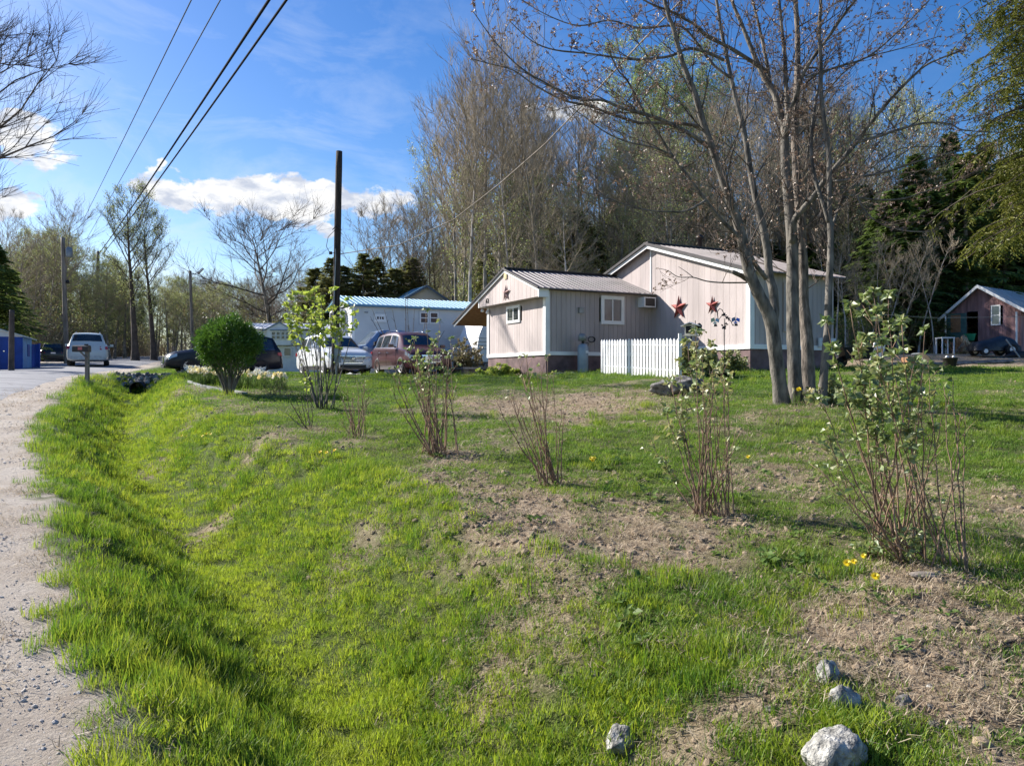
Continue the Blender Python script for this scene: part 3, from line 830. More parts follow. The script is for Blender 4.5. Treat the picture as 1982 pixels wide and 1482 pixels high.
mb = MB(); fbox(mb, fMs, 2.95, 3.74, .055, .12, ew(.98), ew(1.28)); part('wall_board', mb, M['pale'], H, world=True)
# stars
def star(fr_, a, b, z, R_, out, adir, mt, label):
    p = fr_.p(a, b, z)
    o = thing('metal_star', label, 'star', p)
    mb = MB(); c = out*.10*R_/.4
    pts = []
    for i in range(10):
        t = PI/2+i*PI/5; r = R_ if i % 2 == 0 else R_*.36
        pts.append(adir*(math.cos(t)*r)+UP*(math.sin(t)*r))
    for i in range(10):
        mb.poly([c, pts[i], pts[(i+1) % 10]])
        mb.poly([pts[(i+1) % 10], pts[i], -c*.05])
    part('star_plate', mb, M[mt], o)
    return o
def a_on_main(px):
    k = (px-CX)/F; return (k*29.07-5.26)/(.454+.891*k)
a = a_on_main(1316); P = fM.p(a, 0, 0)
star(fM, a, -.06, zAt(0, 596, P), .46, -s2, -g2, 'red', 'larger dark red five pointed metal star on the pink wall, nearer the air conditioner')
a = a_on_main(1381); P = fM.p(a, 0, 0)
star(fM, a, -.06, zAt(0, 591, P), .34, -s2, -g2, 'red', 'smaller dark red five pointed metal star on the pink wall, above the butterfly ornaments')
star(fAg, ab_on_gable(981, .37), facb-.05, ew(3.10), .33, -s2, -g2, 'faded', 'faded brown metal star on the front gable beside the house number')

# ------------------------------------------------------------------ white mobile home with a blue roof
def clap(mb, fr, a0, a1, b, z0, top, out, h=.14, holes=()):
    n = int((top-z0)/h)
    for i in range(n):
        q0 = z0+i*h; q1 = min(top, q0+h)
        segs = [(a0, a1)]
        for (h0, h1, hz0, hz1) in holes:
            if q1 > hz0 and q0 < hz1: segs = [(a0, h0), (h1, a1)]
        for (x0, x1) in segs:
            mb.poly([fr.p(x0, b+out*.022, q0), fr.p(x1, b+out*.022, q0), fr.p(x1, b+out*.003, q1), fr.p(x0, b+out*.003, q1)])
            mb.poly([fr.p(x0, b, q0), fr.p(x1, b, q0), fr.p(x1, b+out*.022, q0), fr.p(x0, b+out*.022, q0)])
            mb.poly([fr.p(x0, b, q0), fr.p(x1, b, q0), fr.p(x1, b, q1), fr.p(x0, b, q1)])
C0 = W(682, 0, 39); fH = Frame((C0.x, C0.y, 0), s2, g2); fHg = Frame((C0.x, C0.y, 0), g2, s2)
Hm = thing('mobile_home', 'long white mobile home with a blue metal roof behind the parked cars', 'mobile home', (C0.x, C0.y, 1.7))
ho = tuple(Hm.location)
et = ew((HY-588)/F*39); e0 = ew(.45)
def on_side(px): k = (px-CX)/F; return (k*C0.y-C0.x)/(s2.x-k*s2.y)
def hz(px, py): t = on_side(px); return EYE+(HY-py)/F*(C0.y+s2.y*t)
mb = MB(); clap(mb, fH, 0, 9.5, 0, e0, et, -1)
clap(mb, fHg, 0, 4.2, 0, e0, et, -1); mb.poly([fHg.p(0, 0, et), fHg.p(4.2, 0, et), fHg.p(2.1, 0, et+.55)])
part('wall', mb, M['pale'], Hm, world=True)
mb = MB(); fbox(mb, fH, -.05, .1, -.06, -.03, e0, et); fbox(mb, fHg, -.05, .1, -.06, -.03, e0, et)
part('corner_trim', mb, M['trim'], Hm, world=True)
z_ = hz(800, 653); mb = MB(); fbox(mb, fH, 5.0, 9.5, -.05, -.024, z_, z_+.05); part('band_trim', mb, M['trim'], Hm, world=True)
roof_plane(Hm, fHg, -.3, 9.8, -.25, et-.02, 2.1, et+.60, .25, 'blue_roof', th=.10)
roof_plane(Hm, fHg, -.3, 9.8, 4.45, et-.02, 2.1, et+.60, .25, 'blue_roof', th=.10)
mb = MB(); fbox(mb, fH, 0, 9.5, .0, .06, ew(-.3), e0); fbox(mb, fHg, 0, 4.2, 0, .06, ew(-.3), e0); part('skirting', mb, M['pale'], Hm, world=True)
for p0, p1 in ((814, 827), (833, 846)):
    window(Hm, fH, on_side(p0), on_side(p1), hz(p0, 624), hz(p0, 606), -.022, -1, 1, .07, sub_h=True)
window(Hm, fH, on_side(729), on_side(742), hz(735, 618), hz(735, 613), -.03, -1, 3, .14)
mb = MB(); fbox(mb, fH, on_side(705), on_side(712), -.06, -.022, hz(708, 606), hz(708, 603)); part('wall_vent', mb, M['grey'], Hm, world=True)
# bay window on the lit end
mb = MB(); fbox(mb, fHg, 1.3, 2.7, -.45, -.02, et-1.35, et-.15); fbox(mb, fHg, 1.2, 2.8, -.5, -.02, et-1.5, et-1.38)
part('bay', mb, M['white'], Hm, world=True)
window(Hm, fHg, 1.45, 1.95, et-1.2, et-.3, -.45, -1, 1, .05, sub_h=True); window(Hm, fHg, 2.1, 2.6, et-1.2, et-.3, -.45, -1, 1, .05, sub_h=True)

# blue roofed house behind it
c = W(775, 0, 56); gB = Vector((-.454, .891, 0)); sB = Vector((.891, .454, 0))
Hb = thing('gabled_house', 'grey gabled house with a pale blue metal roof rising behind the white mobile home', 'house', (c.x, c.y, 1.8))
fB = Frame((c.x, c.y, 0), sB, gB); w_ = 3.9; eb = EYE+(HY-581)/F*56; pk = EYE+(HY-553)/F*56.5
mb = MB(); mb.poly([fB.p(0, 0, 1.5), fB.p(w_, 0, 1.5), fB.p(w_, 0, eb), fB.p(w_/2, 0, pk), fB.p(0, 0, eb)])
mb.poly([fB.p(0, 6, 1.5), fB.p(0, 0, 1.5), fB.p(0, 0, eb), fB.p(0, 6, eb)]); mb.poly([fB.p(w_, 0, 1.5), fB.p(w_, 6, 1.5), fB.p(w_, 6, eb), fB.p(w_, 0, eb)])
mb.poly([fB.p(0, 6, 1.5), fB.p(0, 6, eb), fB.p(w_/2, 6, pk), fB.p(w_, 6, eb), fB.p(w_, 6, 1.5)])
part('wall', mb, M['pale'], Hb, world=True)
roof_plane(Hb, fB, -.25, 6.3, -.25, eb-.14, w_/2, pk+.05, .3, 'blue_roof'); roof_plane(Hb, fB, -.25, 6.3, w_+.25, eb-.14, w_/2, pk+.05, .3, 'blue_roof')
mb = MB(); fbox(mb, fB, w_/2, -.25, -.30, -.26, pk-.10, pk+.09, eb-.1, eb-.28); fbox(mb, fB, w_/2, w_+.25, -.30, -.26, pk-.10, pk+.09, eb-.1, eb-.28)
part('rake_board', mb, mat('blue_trim', (.10, .16, .26), .5), Hb, world=True)

# left white mobile home
yB = 50.0
c = W(470, 0, yB); Hl = thing('mobile_home', 'low white mobile home with a blue trimmed dormer behind the navy SUV', 'mobile home', (c.x, c.y, 1.8))
fL = Frame((c.x, c.y, 0), Vector((1, .08, 0)).normalized(), Vector((-.08, 1, 0)).normalized())
def lz(py): return EYE+(HY-py)/F*yB
def lx(px): return (px-470)/F*yB
mb = MB(); clap(mb, fL, 0, 6.6, 0, lz(668), lz(638), -1, .16); fbox(mb, fL, 0, 6.6, 0.0, 3.5, lz(668), lz(640)); fbox(mb, fL, .05, 6.5, .05, 3.4, 1.5, lz(669))
part('wall', mb, M['white'], Hl, world=True)
mb = MB(); n = 0
roof_plane(Hl, Frame(fL.o, fL.b, fL.a), -.2, 6.8, -.35, lz(636), 1.9, lz(621.5), .3, 'white', 'roof'); roof_plane(Hl, Frame(fL.o, fL.b, fL.a), -.2, 6.8, 3.9, lz(636), 1.9, lz(621.5), .3, 'white', 'roof')
mb = MB(); mb.poly([fL.p(lx(516), -.4, lz(638)), fL.p(lx(565), -.4, lz(638)), fL.p(lx(542), -.4, lz(624))]); fbox(mb, fL, lx(518), lx(563), -.4, -.02, lz(668), lz(638.2))
d = part('dormer', mb, M['white'], Hl, world=True)
mb = MB(); fbox(mb, fL, lx(542), lx(511), -.47, -.41, lz(625.5), lz(623), lz(639), lz(641.5)); fbox(mb, fL, lx(542), lx(572), -.47, -.41, lz(625.5), lz(623), lz(639), lz(641.5))
fbox(mb, fL, lx(525), lx(562), -.55, -.41, lz(640), lz(638.4)); fbox(mb, fL, 0, 6.6, -.03, -.024, lz(667.5), lz(666.5))
mb.build('dormer_trim', mat('slate_trim', (.13, .20, .27), .5), d, org=tuple(Hl.location))
for q in (528, 537, 546, 555): window(Hl, fL, lx(q), lx(q+6), lz(656), lz(643), -.41, -1, 1, .03, sub_h=True)
window(Hl, fL, lx(549), lx(561), lz(688), lz(674), -.0, -1, 1, .06, 'glass_pale')
mb = MB(); fbox(mb, fL, lx(506), lx(508), -.06, -.02, lz(690), lz(632)); part('downpipe', mb, M['grey'], Hl, world=True)

# blue shed at far left
yS = 38.0
c = W(44, 0, yS); Hs = thing('blue_shed', 'bright blue shed with a white gable across the road at the far left', 'shed', (c.x, c.y, 1.9))
fS = Frame((c.x, c.y, 0), Vector((-.9, -.43, 0)).normalized(), Vector((-.43, .9, 0)).normalized())
def z38(py): return EYE+(HY-py)/F*yS
mb = MB(); wall_panel(mb, fS, 0, 3.0, 0, 1.7, lambda a: z38(651), -1, .3)
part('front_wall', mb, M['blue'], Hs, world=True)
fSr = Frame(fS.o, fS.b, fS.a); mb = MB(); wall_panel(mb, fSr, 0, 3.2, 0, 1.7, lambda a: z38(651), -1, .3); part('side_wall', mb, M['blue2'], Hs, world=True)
mb = MB(); fbox(mb, fSr, 1.5, 2.3, -.05, -.02, z38(688), z38(664)); part('side_door', mb, M['blue'], Hs, world=True)
mb = MB(); mb.poly([fS.p(0, -.02, z38(651)), fS.p(3.0, -.02, z38(651)), fS.p(1.5, -.02, z38(632))]); fbox(mb, fS, 0, 3.0, -.03, -.019, z38(652), z38(650.5)); part('gable', mb, M['pale'], Hs, world=True)
roof_plane(Hs, fS, -.2, 3.4, -.25, z38(652.5), 1.5, z38(631), .3, 'shedroof'); roof_plane(Hs, fS, -.2, 3.4, 3.25, z38(652.5), 1.5, z38(631), .3, 'shedroof')
mb = MB(); p = fS.p(.78, -.05, z38(680)); mb.lathe(p, [(0, -.03), (.04, -.02), (.04, .02), (0, .03)], 8); part('door_knob', mb, M['chrome'], Hs, world=True)
# blue fence panel right of it
c = W(58, 0, 41); o = thing('blue_fence', 'tall dark blue board fence panel beside the blue shed', 'fence', (c.x, c.y, 1.9))
mb = MB(); fq = Frame((c.x, c.y, 0), Vector((1, .1, 0)).normalized(), Vector((-.1, 1, 0)).normalized()); wall_panel(mb, fq, 0, .42, 0, 1.8, lambda a: EYE+(HY-666)/F*41, -1, .14); part('board_panel', mb, M['blue'], o, world=True)
mb = MB(); fbox(mb, fq, .42, .5, -.03, .05, 1.8, EYE+(HY-664.5)/F*41); part('fence_post', mb, M['blue'], o, world=True)

# ------------------------------------------------------------------ maroon shed on the right
ySh = 42.0
def zs_(py): return EYE+(HY-py)/F*ySh
c = W(1833, 0, ySh); c_sh = (c.x, c.y)
Sh = thing('maroon_shed', 'dark red board shed with a pale metal roof and an open doorway by the woods', 'shed', (c.x, c.y, zs_(688)))
fC = Frame((c.x, c.y, 0), Vector((.6, -.8, 0)), Vector((.8, .6, 0)))
def sx(px): k = (px-CX)/F; return (k*c_sh[1]-c_sh[0])/(.6+.8*k)
wd = sx(1974)+.05; ea = zs_(612); pkz = zs_(559); rx = sx(1897)
def slS(a): return ea+(pkz-ea)*(1-abs(a-rx)/rx) if a < rx else pkz-(pkz-ea)/rx*(a-rx)*.72
dz0 = zs_(690)-.3
door0, door1, dtop = sx(1872), sx(1893), zs_(606)
mb = MB()
wall_panel(mb, fC, 0, door0, 0, dz0, lambda a: slS(a)-.03, -1, .2)
wall_panel(mb, fC, door1, sx(1974), 0, dz0, lambda a: slS(a)-.03, -1, .2, holes=[(sx(1920), sx(1936), zs_(633), zs_(598))])
wall_panel(mb, fC, door0, door1, 0, dtop, lambda a: slS(a)-.03, -1, .2)
for (b_,) in ((6.0,),): mb.poly([fC.p(0, b_, dz0), fC.p(wd, b_, dz0), fC.p(wd, b_, slS(wd)), fC.p(rx, b_, pkz), fC.p(0, b_, ea)])
fbox(mb, fC, sx(1974), sx(1974)+.05, 0, 6, dz0, slS(sx(1974))-.05); fbox(mb, fC, 0, .05, 0.01, 6, dz0, ea-.02)
part('wall', mb, M['maroon'], Sh, world=True)
roof_plane(Sh, fC, -.3, 6.4, -.35, slS(0)-.2, rx, pkz, .3, 'shedroof'); roof_plane(Sh, fC, -.3, 6.4, sx(1974)+.5, slS(sx(1974)+.5), rx, pkz, .3, 'shedroof')
mb = MB(); fbox(mb, fC, rx, -.35, -.36, -.31, pkz-.12, pkz+.05, slS(0)-.16, slS(0)-.33); fbox(mb, fC, rx, sx(1974)+.5, -.36, -.31, pkz-.12, pkz+.05, slS(sx(1974)+.5)+.04, slS(sx(1974)+.5)-.13)
part('rake_board', mb, M['white'], Sh, world=True)
for px in (1835, 1972):
    mb = MB(); mb.tube([fC.p(sx(px), -.3, dz0), fC.p(sx(px), -.3, zs_(612))], .045, 8); part('post', mb, M['white'], Sh, world=True)
mb = MB(); fbox(mb, fC, .04, door0, -.10, -.05, zs_(672), zs_(608)); dd = part('door', mb, M['teal'], Sh, world=True); dd['label'] = 'teal door swung open against the wall'
mb = MB(); fbox(mb, fC, sx(1842), sx(1861), -.115, -.102, zs_(644), zs_(611)); mb.build('door_panel', M['wood'], dd, org=tuple(Sh.location))
window(Sh, fC, sx(1921.5), sx(1935), zs_(632), zs_(599), -.03, -1, 1, .06, 'glass_pale', sub_h=True)
# ------------------------------------------------------------------ vehicles
def lerp(a, b, t): return a+(b-a)*t
def car(name, label, loc, heading, L=4.85, Wd=1.95, Hh=1.75, paint=None, grille='bars', lower=None, tail=True, roofrack=True, pickup=False, wheel_r=.37, wheels_n=5, trim='chrome', open_door=False, clad=False, glasscol='glass', plate=None, wx=None):
    o = thing(name, label, 'car' if not pickup else 'truck', loc, heading)
    k = L/4.85; hh = Hh/1.75; w = Wd/2
    # stations: x, halfwidth, zbottom, zbelt, wtop, ztop
    if not pickup:
        st = [(-2.42, .80, .42, .62, .70, .72), (-2.40, .88, .34, .80, .80, .93), (-2.33, .95, .28, 1.02, .84, 1.08), (-2.24, .97, .26, 1.08, .80, 1.22), (-2.02, .985, .24, 1.10, .70, 1.66),
              (-1.75, 1.0, .24, 1.09, .69, 1.72), (-1.0, 1.0, .24, 1.07, .69, 1.75), (-.2, 1.0, .24, 1.05, .69, 1.745), (.35, 1.0, .24, 1.04, .67, 1.69), (.62, 1.0, .24, 1.04, .66, 1.60), (1.22, .99, .24, 1.03, .78, 1.12),
              (1.45, .985, .25, .995, .80, 1.075), (1.95, .96, .26, .93, .76, .995), (2.22, .90, .28, .84, .66, .90), (2.36, .80, .30, .66, .60, .76), (2.42, .66, .36, .56, .50, .60)]
    else:
        st = [(-2.9, .96, .5, .98, .90, 1.0), (-2.88, 1.0, .40, 1.10, .97, 1.13), (-1.0, 1.0, .36, 1.12, .97, 1.15), (-.98, 1.0, .36, 1.13, .78, 1.3), (-.9, 1.0, .36, 1.13, .72, 1.86), (-.4, 1.0, .34, 1.12, .72, 1.93), (.4, 1.0, .34, 1.12, .71, 1.93), (.75, 1.0, .34, 1.12, .70, 1.84), (1.35, 1.0, .34, 1.13, .86, 1.24),
              (1.5, 1.0, .34, 1.11, .88, 1.20), (2.4, .98, .36, 1.08, .86, 1.14), (2.62, .95, .38, 1.0, .82, 1.06), (2.72, .90, .42, .80, .8, .86)]
    st = [(x*k, a*w, b*hh, c*hh, d*w, e*hh) for (x, a, b, c, d, e) in st]
    def ring(s):
        x, hw, zb, zl, wt, zt = s
        zm = (zb+zl)/2
        h = [(0, zb), (hw*.82, zb), (hw*.96, zb+.05), (hw, zb+.22*(zl-zb)+.03), (hw*1.0, zm+.08), (hw*.975, zl-.03), (lerp(hw*.95, wt, .15 if zt-zl > .3 else .4), zl+.012), (lerp(hw*.94, wt, .93), lerp(zl, zt, .86)), (wt*.90, lerp(zl, zt, .97)), (wt*.6, zt), (0, zt+.012)]
        return [(x, y, z) for (y, z) in h]+[(x, -y, z) for (y, z) in h[-2:0:-1]]
    mb = MB(); n = len(ring(st[0]))
    for s in st: mb.v += ring(s)
    for i in range(len(st)-1):
        for j in range(n):
            j2 = (j+1) % n
            mb.face(i*n+j, (i+1)*n+j, (i+1)*n+j2, i*n+j2)
    mb.face(*range(n)); mb.face(*[(len(st)-1)*n+j for j in range(n)][::-1])
    body = mb.build('body', [paint, M['black']], o, True)
    import bmesh
    bm = bmesh.new(); bm.from_mesh(body.data); bmesh.ops.recalc_face_normals(bm, faces=bm.faces); bm.to_mesh(body.data); bm.free()
    wb = (wx or ((-1.42, 1.48) if not pickup else (-1.9, 1.85)))
    wb = [v*k for v in wb]
    # wheel wells cut out of the shell
    cm = MB()
    for x in wb:
        for sy in (-1, 1):
            cm.tube([(x, sy*(w-.30), wheel_r+.01), (x, sy*(w+.2), wheel_r+.01)], wheel_r+.065, 24)
    cu = cm.build('cut', M['black'])
    bm = bmesh.new(); bm.from_mesh(cu.data); bmesh.ops.recalc_face_normals(bm, faces=bm.faces); bm.to_mesh(cu.data); bm.free()
    md = body.modifiers.new('b', 'BOOLEAN'); md.operation = 'DIFFERENCE'; md.object = cu; md.solver = 'EXACT'
    dg = bpy.context.evaluated_depsgraph_get(); dg.update()
    nm = bpy.data.meshes.new_from_object(body.evaluated_get(dg))
    if len(nm.polygons) > 50:
        body.modifiers.clear(); body.data = nm
    else:
        body.modifiers.clear()
    bpy.data.objects.remove(cu)
    # smooth with sharp edges by angle
    try:
        body.data.set_sharp_from_angle(angle=rad(35))
    except Exception: pass
    for p in body.data.polygons:
        p.use_smooth = True
        c = p.center
        if abs(p.normal.x) < 2:
            pass
    def sta(x):
        for a, b in zip(st, st[1:]):
            if a[0] <= x <= b[0]:
                t = (x-a[0])/(b[0]-a[0]); return [lerp(a[i], b[i], t) for i in range(6)]
        return st[-1]
    def cab(x, t, sy, off=.008):
        _, hw, zb, zl, wt, zt = sta(x)
        y0, z0 = lerp(hw*.95, wt, .15), zl+.012; y1, z1 = lerp(hw*.94, wt, .93), lerp(zl, zt, .86)
        return (x, sy*(lerp(y0, y1, t)+off), lerp(z0, z1, t))
    # side windows
    wins = ([(-2.05, -1.28, .0), (-1.18, -.25, 0), (-.17, .86, 1)] if not pickup else [(-.85, -.12, 0), (0.0, 1.0, 1)])
    for sy in (-1, 1):
        for (x0, x1, fr_) in wins:
            x0 *= k; x1 *= k; mb = MB(); N_ = 6
            for i in range(N_+1):
                u = i/N_
                xb = lerp(x0, x1, u); tp = lerp(x0+(.10 if x0 < -1.5*k else .02), x1-(.36 if fr_ else .02), u)
                mb.v.append(cab(xb, .10, sy)); mb.v.append(cab(tp, .93, sy))
            for i in range(N_): mb.face(2*i, 2*i+2, 2*i+3, 2*i+1)
            part('side_window', mb, M[glasscol], o, True)
        if trim == 'chrome':
            mb = MB(); xx = np.linspace(wins[0][0]*k, wins[-1][1]*k, 9)
            mb.tube([cab(x, .045, sy, .012) for x in xx], .012, 4); part('window_trim', mb, M['chrome'], o)
    # windscreen and rear glass follow the shell
    def glassband(xa, xb, nm_, N_=5, inset=.93, zo=.012):
        mb = MB()
        for i in range(N_+1):
            x = lerp(xa, xb, i/N_); _, hw, zb, zl, wt, zt = sta(x)
            y1, z1 = lerp(hw*.94, wt, .93)*inset, lerp(zl, zt, .86)
            row = [(x, -y1, z1), (x, -wt*.86, lerp(zl, zt, .97)), (x, -wt*.55, zt), (x, 0, zt+.012), (x, wt*.55, zt), (x, wt*.86, lerp(zl, zt, .97)), (x, y1, z1)]
            d = zo if xa > 0 else zo
            mb.v += [(a+(.012 if xa > 0 else -.012), b, c_+d) for (a, b, c_) in row]
        for i in range(N_):
            for j in range(6): mb.face(i*7+j, i*7+j+1, i*7+7+j+1, i*7+7+j)
        return part(nm_, mb, M[glasscol], o, True)
    if not pickup:
        glassband(.66*k, 1.17*k, 'windscreen'); 
        glassband(-2.22*k, -2.05*k, 'rear_window', 4, .90)
    else: glassband(.78*k, 1.30*k, 'windscreen')
    # wheels
    for x in wb:
        for sy in (-1, 1):
            y1 = sy*(w+.0); y0 = sy*(w-.23)
            mb = MB(); R_ = wheel_r
            prof = [(R_*.66, y0), (R_*.97, y0), (R_, y0+sy*.03), (R_, y1-sy*.03), (R_*.96, y1), (R_*.70, y1+sy*.004), (R_*.66, y1-sy*.01)]
            n_ = 24
            for (r, y) in prof:
                for j in range(n_): mb.v.append((x+r*COS[n_][j], y, wheel_r+r*SIN[n_][j]))
            for i in range(len(prof)-1):
                for j in range(n_): mb.face(i*n_+j, i*n_+(j+1) % n_, (i+1)*n_+(j+1) % n_, (i+1)*n_+j)
            wl = part('wheel', mb, M['rubber'], o, True)
            mb = MB(); mb.tube([(x, y0, wheel_r), (x, y1-sy*.09, wheel_r)], R_*.66, 20)
            mb.build('brake_disc', M['black'], wl)
            mb = MB(); r0 = R_*.70
            for j in range(24):
                a0, a1 = 2*PI*j/24, 2*PI*(j+1)/24
                for (ra, rb, ya, yb) in ((r0, r0*.88, y1-sy*.005, y1-sy*.02),):
                    mb.poly([(x+ra*math.cos(a0), ya, wheel_r+ra*math.sin(a0)), (x+ra*math.cos(a1), ya, wheel_r+ra*math.sin(a1)), (x+rb*math.cos(a1), yb, wheel_r+rb*math.sin(a1)), (x+rb*math.cos(a0), yb, wheel_r+rb*math.sin(a0))])
            for j in range(wheels_n):
                a0 = 2*PI*j/wheels_n+.3; hw_ = .30/wheels_n
                for sgn in ((-1, 1) if wheels_n > 5 else (0,)):
                    aa = a0+sgn*.13
                    c, q = math.cos(aa), math.sin(aa); ww = R_*.115*(.6 if sgn else 1.2)
                    mb.poly([(x+c*r0*.12-q*ww, y1-sy*.035, wheel_r+q*r0*.12+c*ww), (x+c*r0*.12+q*ww, y1-sy*.035, wheel_r+q*r0*.12-c*ww), (x+c*r0*.93+q*ww*.7, y1-sy*.018, wheel_r+q*r0*.93-c*ww*.7), (x+c*r0*.93-q*ww*.7, y1-sy*.018, wheel_r+q*r0*.93+c*ww*.7)])
            mb.tube([(x, y1-sy*.045, wheel_r), (x, y1-sy*.02, wheel_r)], r0*.17, 12)
            mb.build('rim', M['rim'], wl)
    # lower cladding, door lines, handles, mirrors
    for sy in (-1, 1):
        mb = MB()
        x0, x1 = wb[0]+wheel_r+.08, wb[1]-wheel_r-.08
        mb.box(x0, x1, sy*w*.955-.012, sy*w*.955+.05*sy, .24*hh, .24*hh+.15); part('sill', mb, lower or M['black'], o)
        mb = MB()
        for x in ((-1.20, -.20, .95) if not pickup else (-.08, 1.05)):
            x *= k
            _, hw, zb, zl, wt, zt = sta(x)
            mb = MB(); mb.box(x-.006, x+.006, sy*(hw*.995), sy*(hw+.004), zb+.18, zl-.03)
            part('door_seam', mb, M['dark'], o)
        for x in ((-1.0, -.02) if not pickup else (.1,)):
            x *= k; _, hw, zb, zl, wt, zt = sta(x)
            mb = MB(); mb.tube([(x-.10, sy*(hw+.0), zl-.16), (x-.06, sy*(hw+.035), zl-.155), (x+.08, sy*(hw+.035), zl-.155), (x+.11, sy*hw, zl-.16)], .014, 6)
            part('door_handle', mb, M['chrome'] if trim == 'chrome' else paint, o, True)
        x = .82*k if not pickup else 1.0*k
        _, hw, zb, zl, wt, zt = sta(x)
        mb = MB(); st_ = (1.0 if not pickup else 1.5)
        mb.tube([(x, sy*hw*.93, zl+.05), (x, sy*(hw+.08), zl+.09)], .03, 6)
        n0 = len(mb.v); mb.cbox((x-.01, sy*(hw+.14), zl+.12*st_), (.13, .19, .14*st_)); 
        for q in range(n0, n0+8):
            v = mb.v[q]
            if v[0] > x: mb.v[q] = (v[0]-.02, v[1]*1.0, lerp(v[2], zl+.12*st_, .3))
        part('mirror', mb, M['black'] if open_door or pickup else paint, o)
        # front lamps
        xf = 2.14*k if not pickup else 2.64*k
        _, hw, zb, zl, wt, zt = sta(xf)
        mb = MB()
        P = [sta(xf-.20*k), sta(xf), sta(xf+.12*k)]
        rows = []
        for s in P:
            rows.append([(s[0]+.01, sy*(s[1]*.99), s[3]-.03), (s[0]+.01, sy*(s[1]+.006), s[3]-.16)])
        fx = st[-2][0]
        rows.append([(fx+.03, sy*w*.52, .74*hh if not pickup else 1.0*hh), (fx+.035, sy*w*.54, .63*hh if not pickup else .84*hh)])
        for r_ in rows: mb.v += [(p[0]+.012, p[1]+sy*.006, p[2]) for p in r_]
        for i in range(len(rows)-1): mb.face(2*i, 2*i+2, 2*i+3, 2*i+1)
        part('headlight', mb, M['headlight'], o)
        # rear lamps
        xr = -2.36*k if not pickup else -2.88*k
        mb = MB()
        if pickup: mb.box(-2.93*k, -2.75*k, sy*w*.86-.09, sy*w*.86+.105, .70*hh, 1.02*hh)
        else:
            n0 = len(mb.v); xa, xb, ya, yb, z0_, z1_ = -2.43*k, -2.17*k, w*.60, w*.985, .82*hh, 1.0*hh
            for (x_, y_, z_) in ((xa, ya, z0_), (xa+.07, yb, z0_+.02), (xb, yb+.012, z0_+.05), (xb, ya, z0_), (xa+.055, ya, z1_), (xa+.10, yb*.99, z1_), (xb, yb*.995, z1_-.01), (xb, ya, z1_)):
                mb.v.append((x_, sy*y_, z_))
            for q in ((3, 2, 1, 0), (4, 5, 6, 7), (0, 1, 5, 4), (1, 2, 6, 5), (2, 3, 7, 6), (3, 0, 4, 7)): mb.face(*[n0+q_ for q_ in q])
        part('taillight', mb, M['taillight'], o)
    fx = st[-1][0]
    # grille
    if grille:
        mb = MB(); gw_, z0, z1 = (.50*w, .50*hh, .76*hh) if grille != 'big' else (.40*w, .50*hh, .74*hh)
        if pickup: z0, z1 = .65*hh, 1.0*hh
        n0 = len(mb.v)
        xg = fx+.008
        xt = st[-2][0]+.03
        mb.v += [(xg, -gw_*.78, z0), (xg, gw_*.78, z0), (xt, gw_*1.05, z1), (xt, -gw_*1.05, z1), (xg-.15, -gw_*.78, z0), (xg-.15, gw_*.78, z0), (xt-.15, gw_*1.05, z1), (xt-.15, -gw_*1.05, z1)]
        for q in ((0, 1, 2, 3), (0, 4, 5, 1), (1, 5, 6, 2), (2, 6, 7, 3), (3, 7, 4, 0)): mb.face(*[n0+i for i in q])
        gr = part('grille', mb, M['black'], o)
        mb = MB()
        for i in range(6):
            t = (i+.5)/6; z = lerp(z0, z1, t); x = lerp(xg, xt, t)+.012; gwz_ = lerp(gw_*.76, gw_*1.0, t)
            if grille == 'big' and i in (1, 2, 3, 4): gwz_ *= .98
            mb.tube([(x, -gwz_, z), (x+.02, 0, z), (x, gwz_, z)], .010 if grille == 'bars' else .018, 4)
        mb.tube([(xg+.012, -gw_*.8, z0), (xg+.012, gw_*.8, z0), (xt+.012, gw_*1.07, z1), (xt+.012, -gw_*1.07, z1), (xg+.012, -gw_*.8, z0)], .016 if grille == 'bars' else .030, 5)
        mb.build('grille_bars', M['chrome'] if grille != 'dark' else M['black'], gr)
        if grille == 'bars':
            mb = MB(); zc = lerp(z0, z1, .66); xc = lerp(xg, xt, .66)+.05
            mb.tube([(xc, .13*math.cos(t), zc+.075*math.sin(t)) for t in np.linspace(0, 2*PI, 21)], .010, 5)
            for q in (-1, 1): mb.tube([(xc, q*.05-.015, zc-.055), (xc, q*.05+.02, zc+.055)], .011, 5)
            mb.tube([(xc, -.05, zc-.012), (xc, .05, zc+.012)], .010, 5)
            mb.build('emblem', M['chrome'], gr)
        mb = MB()
        for sy in (-1, 1):
            mb.box(st[-2][0]-.12, st[-2][0]+.03, sy*w*.62-.10, sy*w*.62+.10, .36*hh, .54*hh)
        mb.box(fx-.2, fx+.012, -w*.55, w*.55, .30*hh, .42*hh)
        part('bumper_vent', mb, M['black'], o)
        mb = MB(); mb.box(fx, fx+.03, -.16, .16, .44*hh, .53*hh); part('licence_plate', mb, M['white'], o)
    xr = st[0][0]
    mb = MB(); mb.box(xr-.025, xr+.1, -w*.78, w*.78, .30*hh, .50*hh); part('rear_bumper', mb, lower or M['black'], o)
    zc = .82*hh
    mb = MB(); mb.box(xr-.03, xr+.05, -.16, .16, zc-.05, zc+.06); pl = part('licence_plate', mb, M['white'], o)
    if roofrack:
        for sy in (-1, 1):
            mb = MB(); xx = np.linspace(-1.6*k, .2*k, 7)
            pts = []
            for i, x in enumerate(xx):
                _, hw, zb, zl, wt, zt = sta(x); pts.append((x, sy*wt*.82, zt+(.05 if 0 < i < 6 else -.0)))
            mb.tube(pts, .018, 6); part('roof_rail', mb, M['chrome'] if trim == 'chrome' else M['black'], o, True)
    return o
def paintm(name, c, metal=.0, rough=.28):
    return mat(name, c, rough, metal, .03, 2, coat=.35, spec=.4)
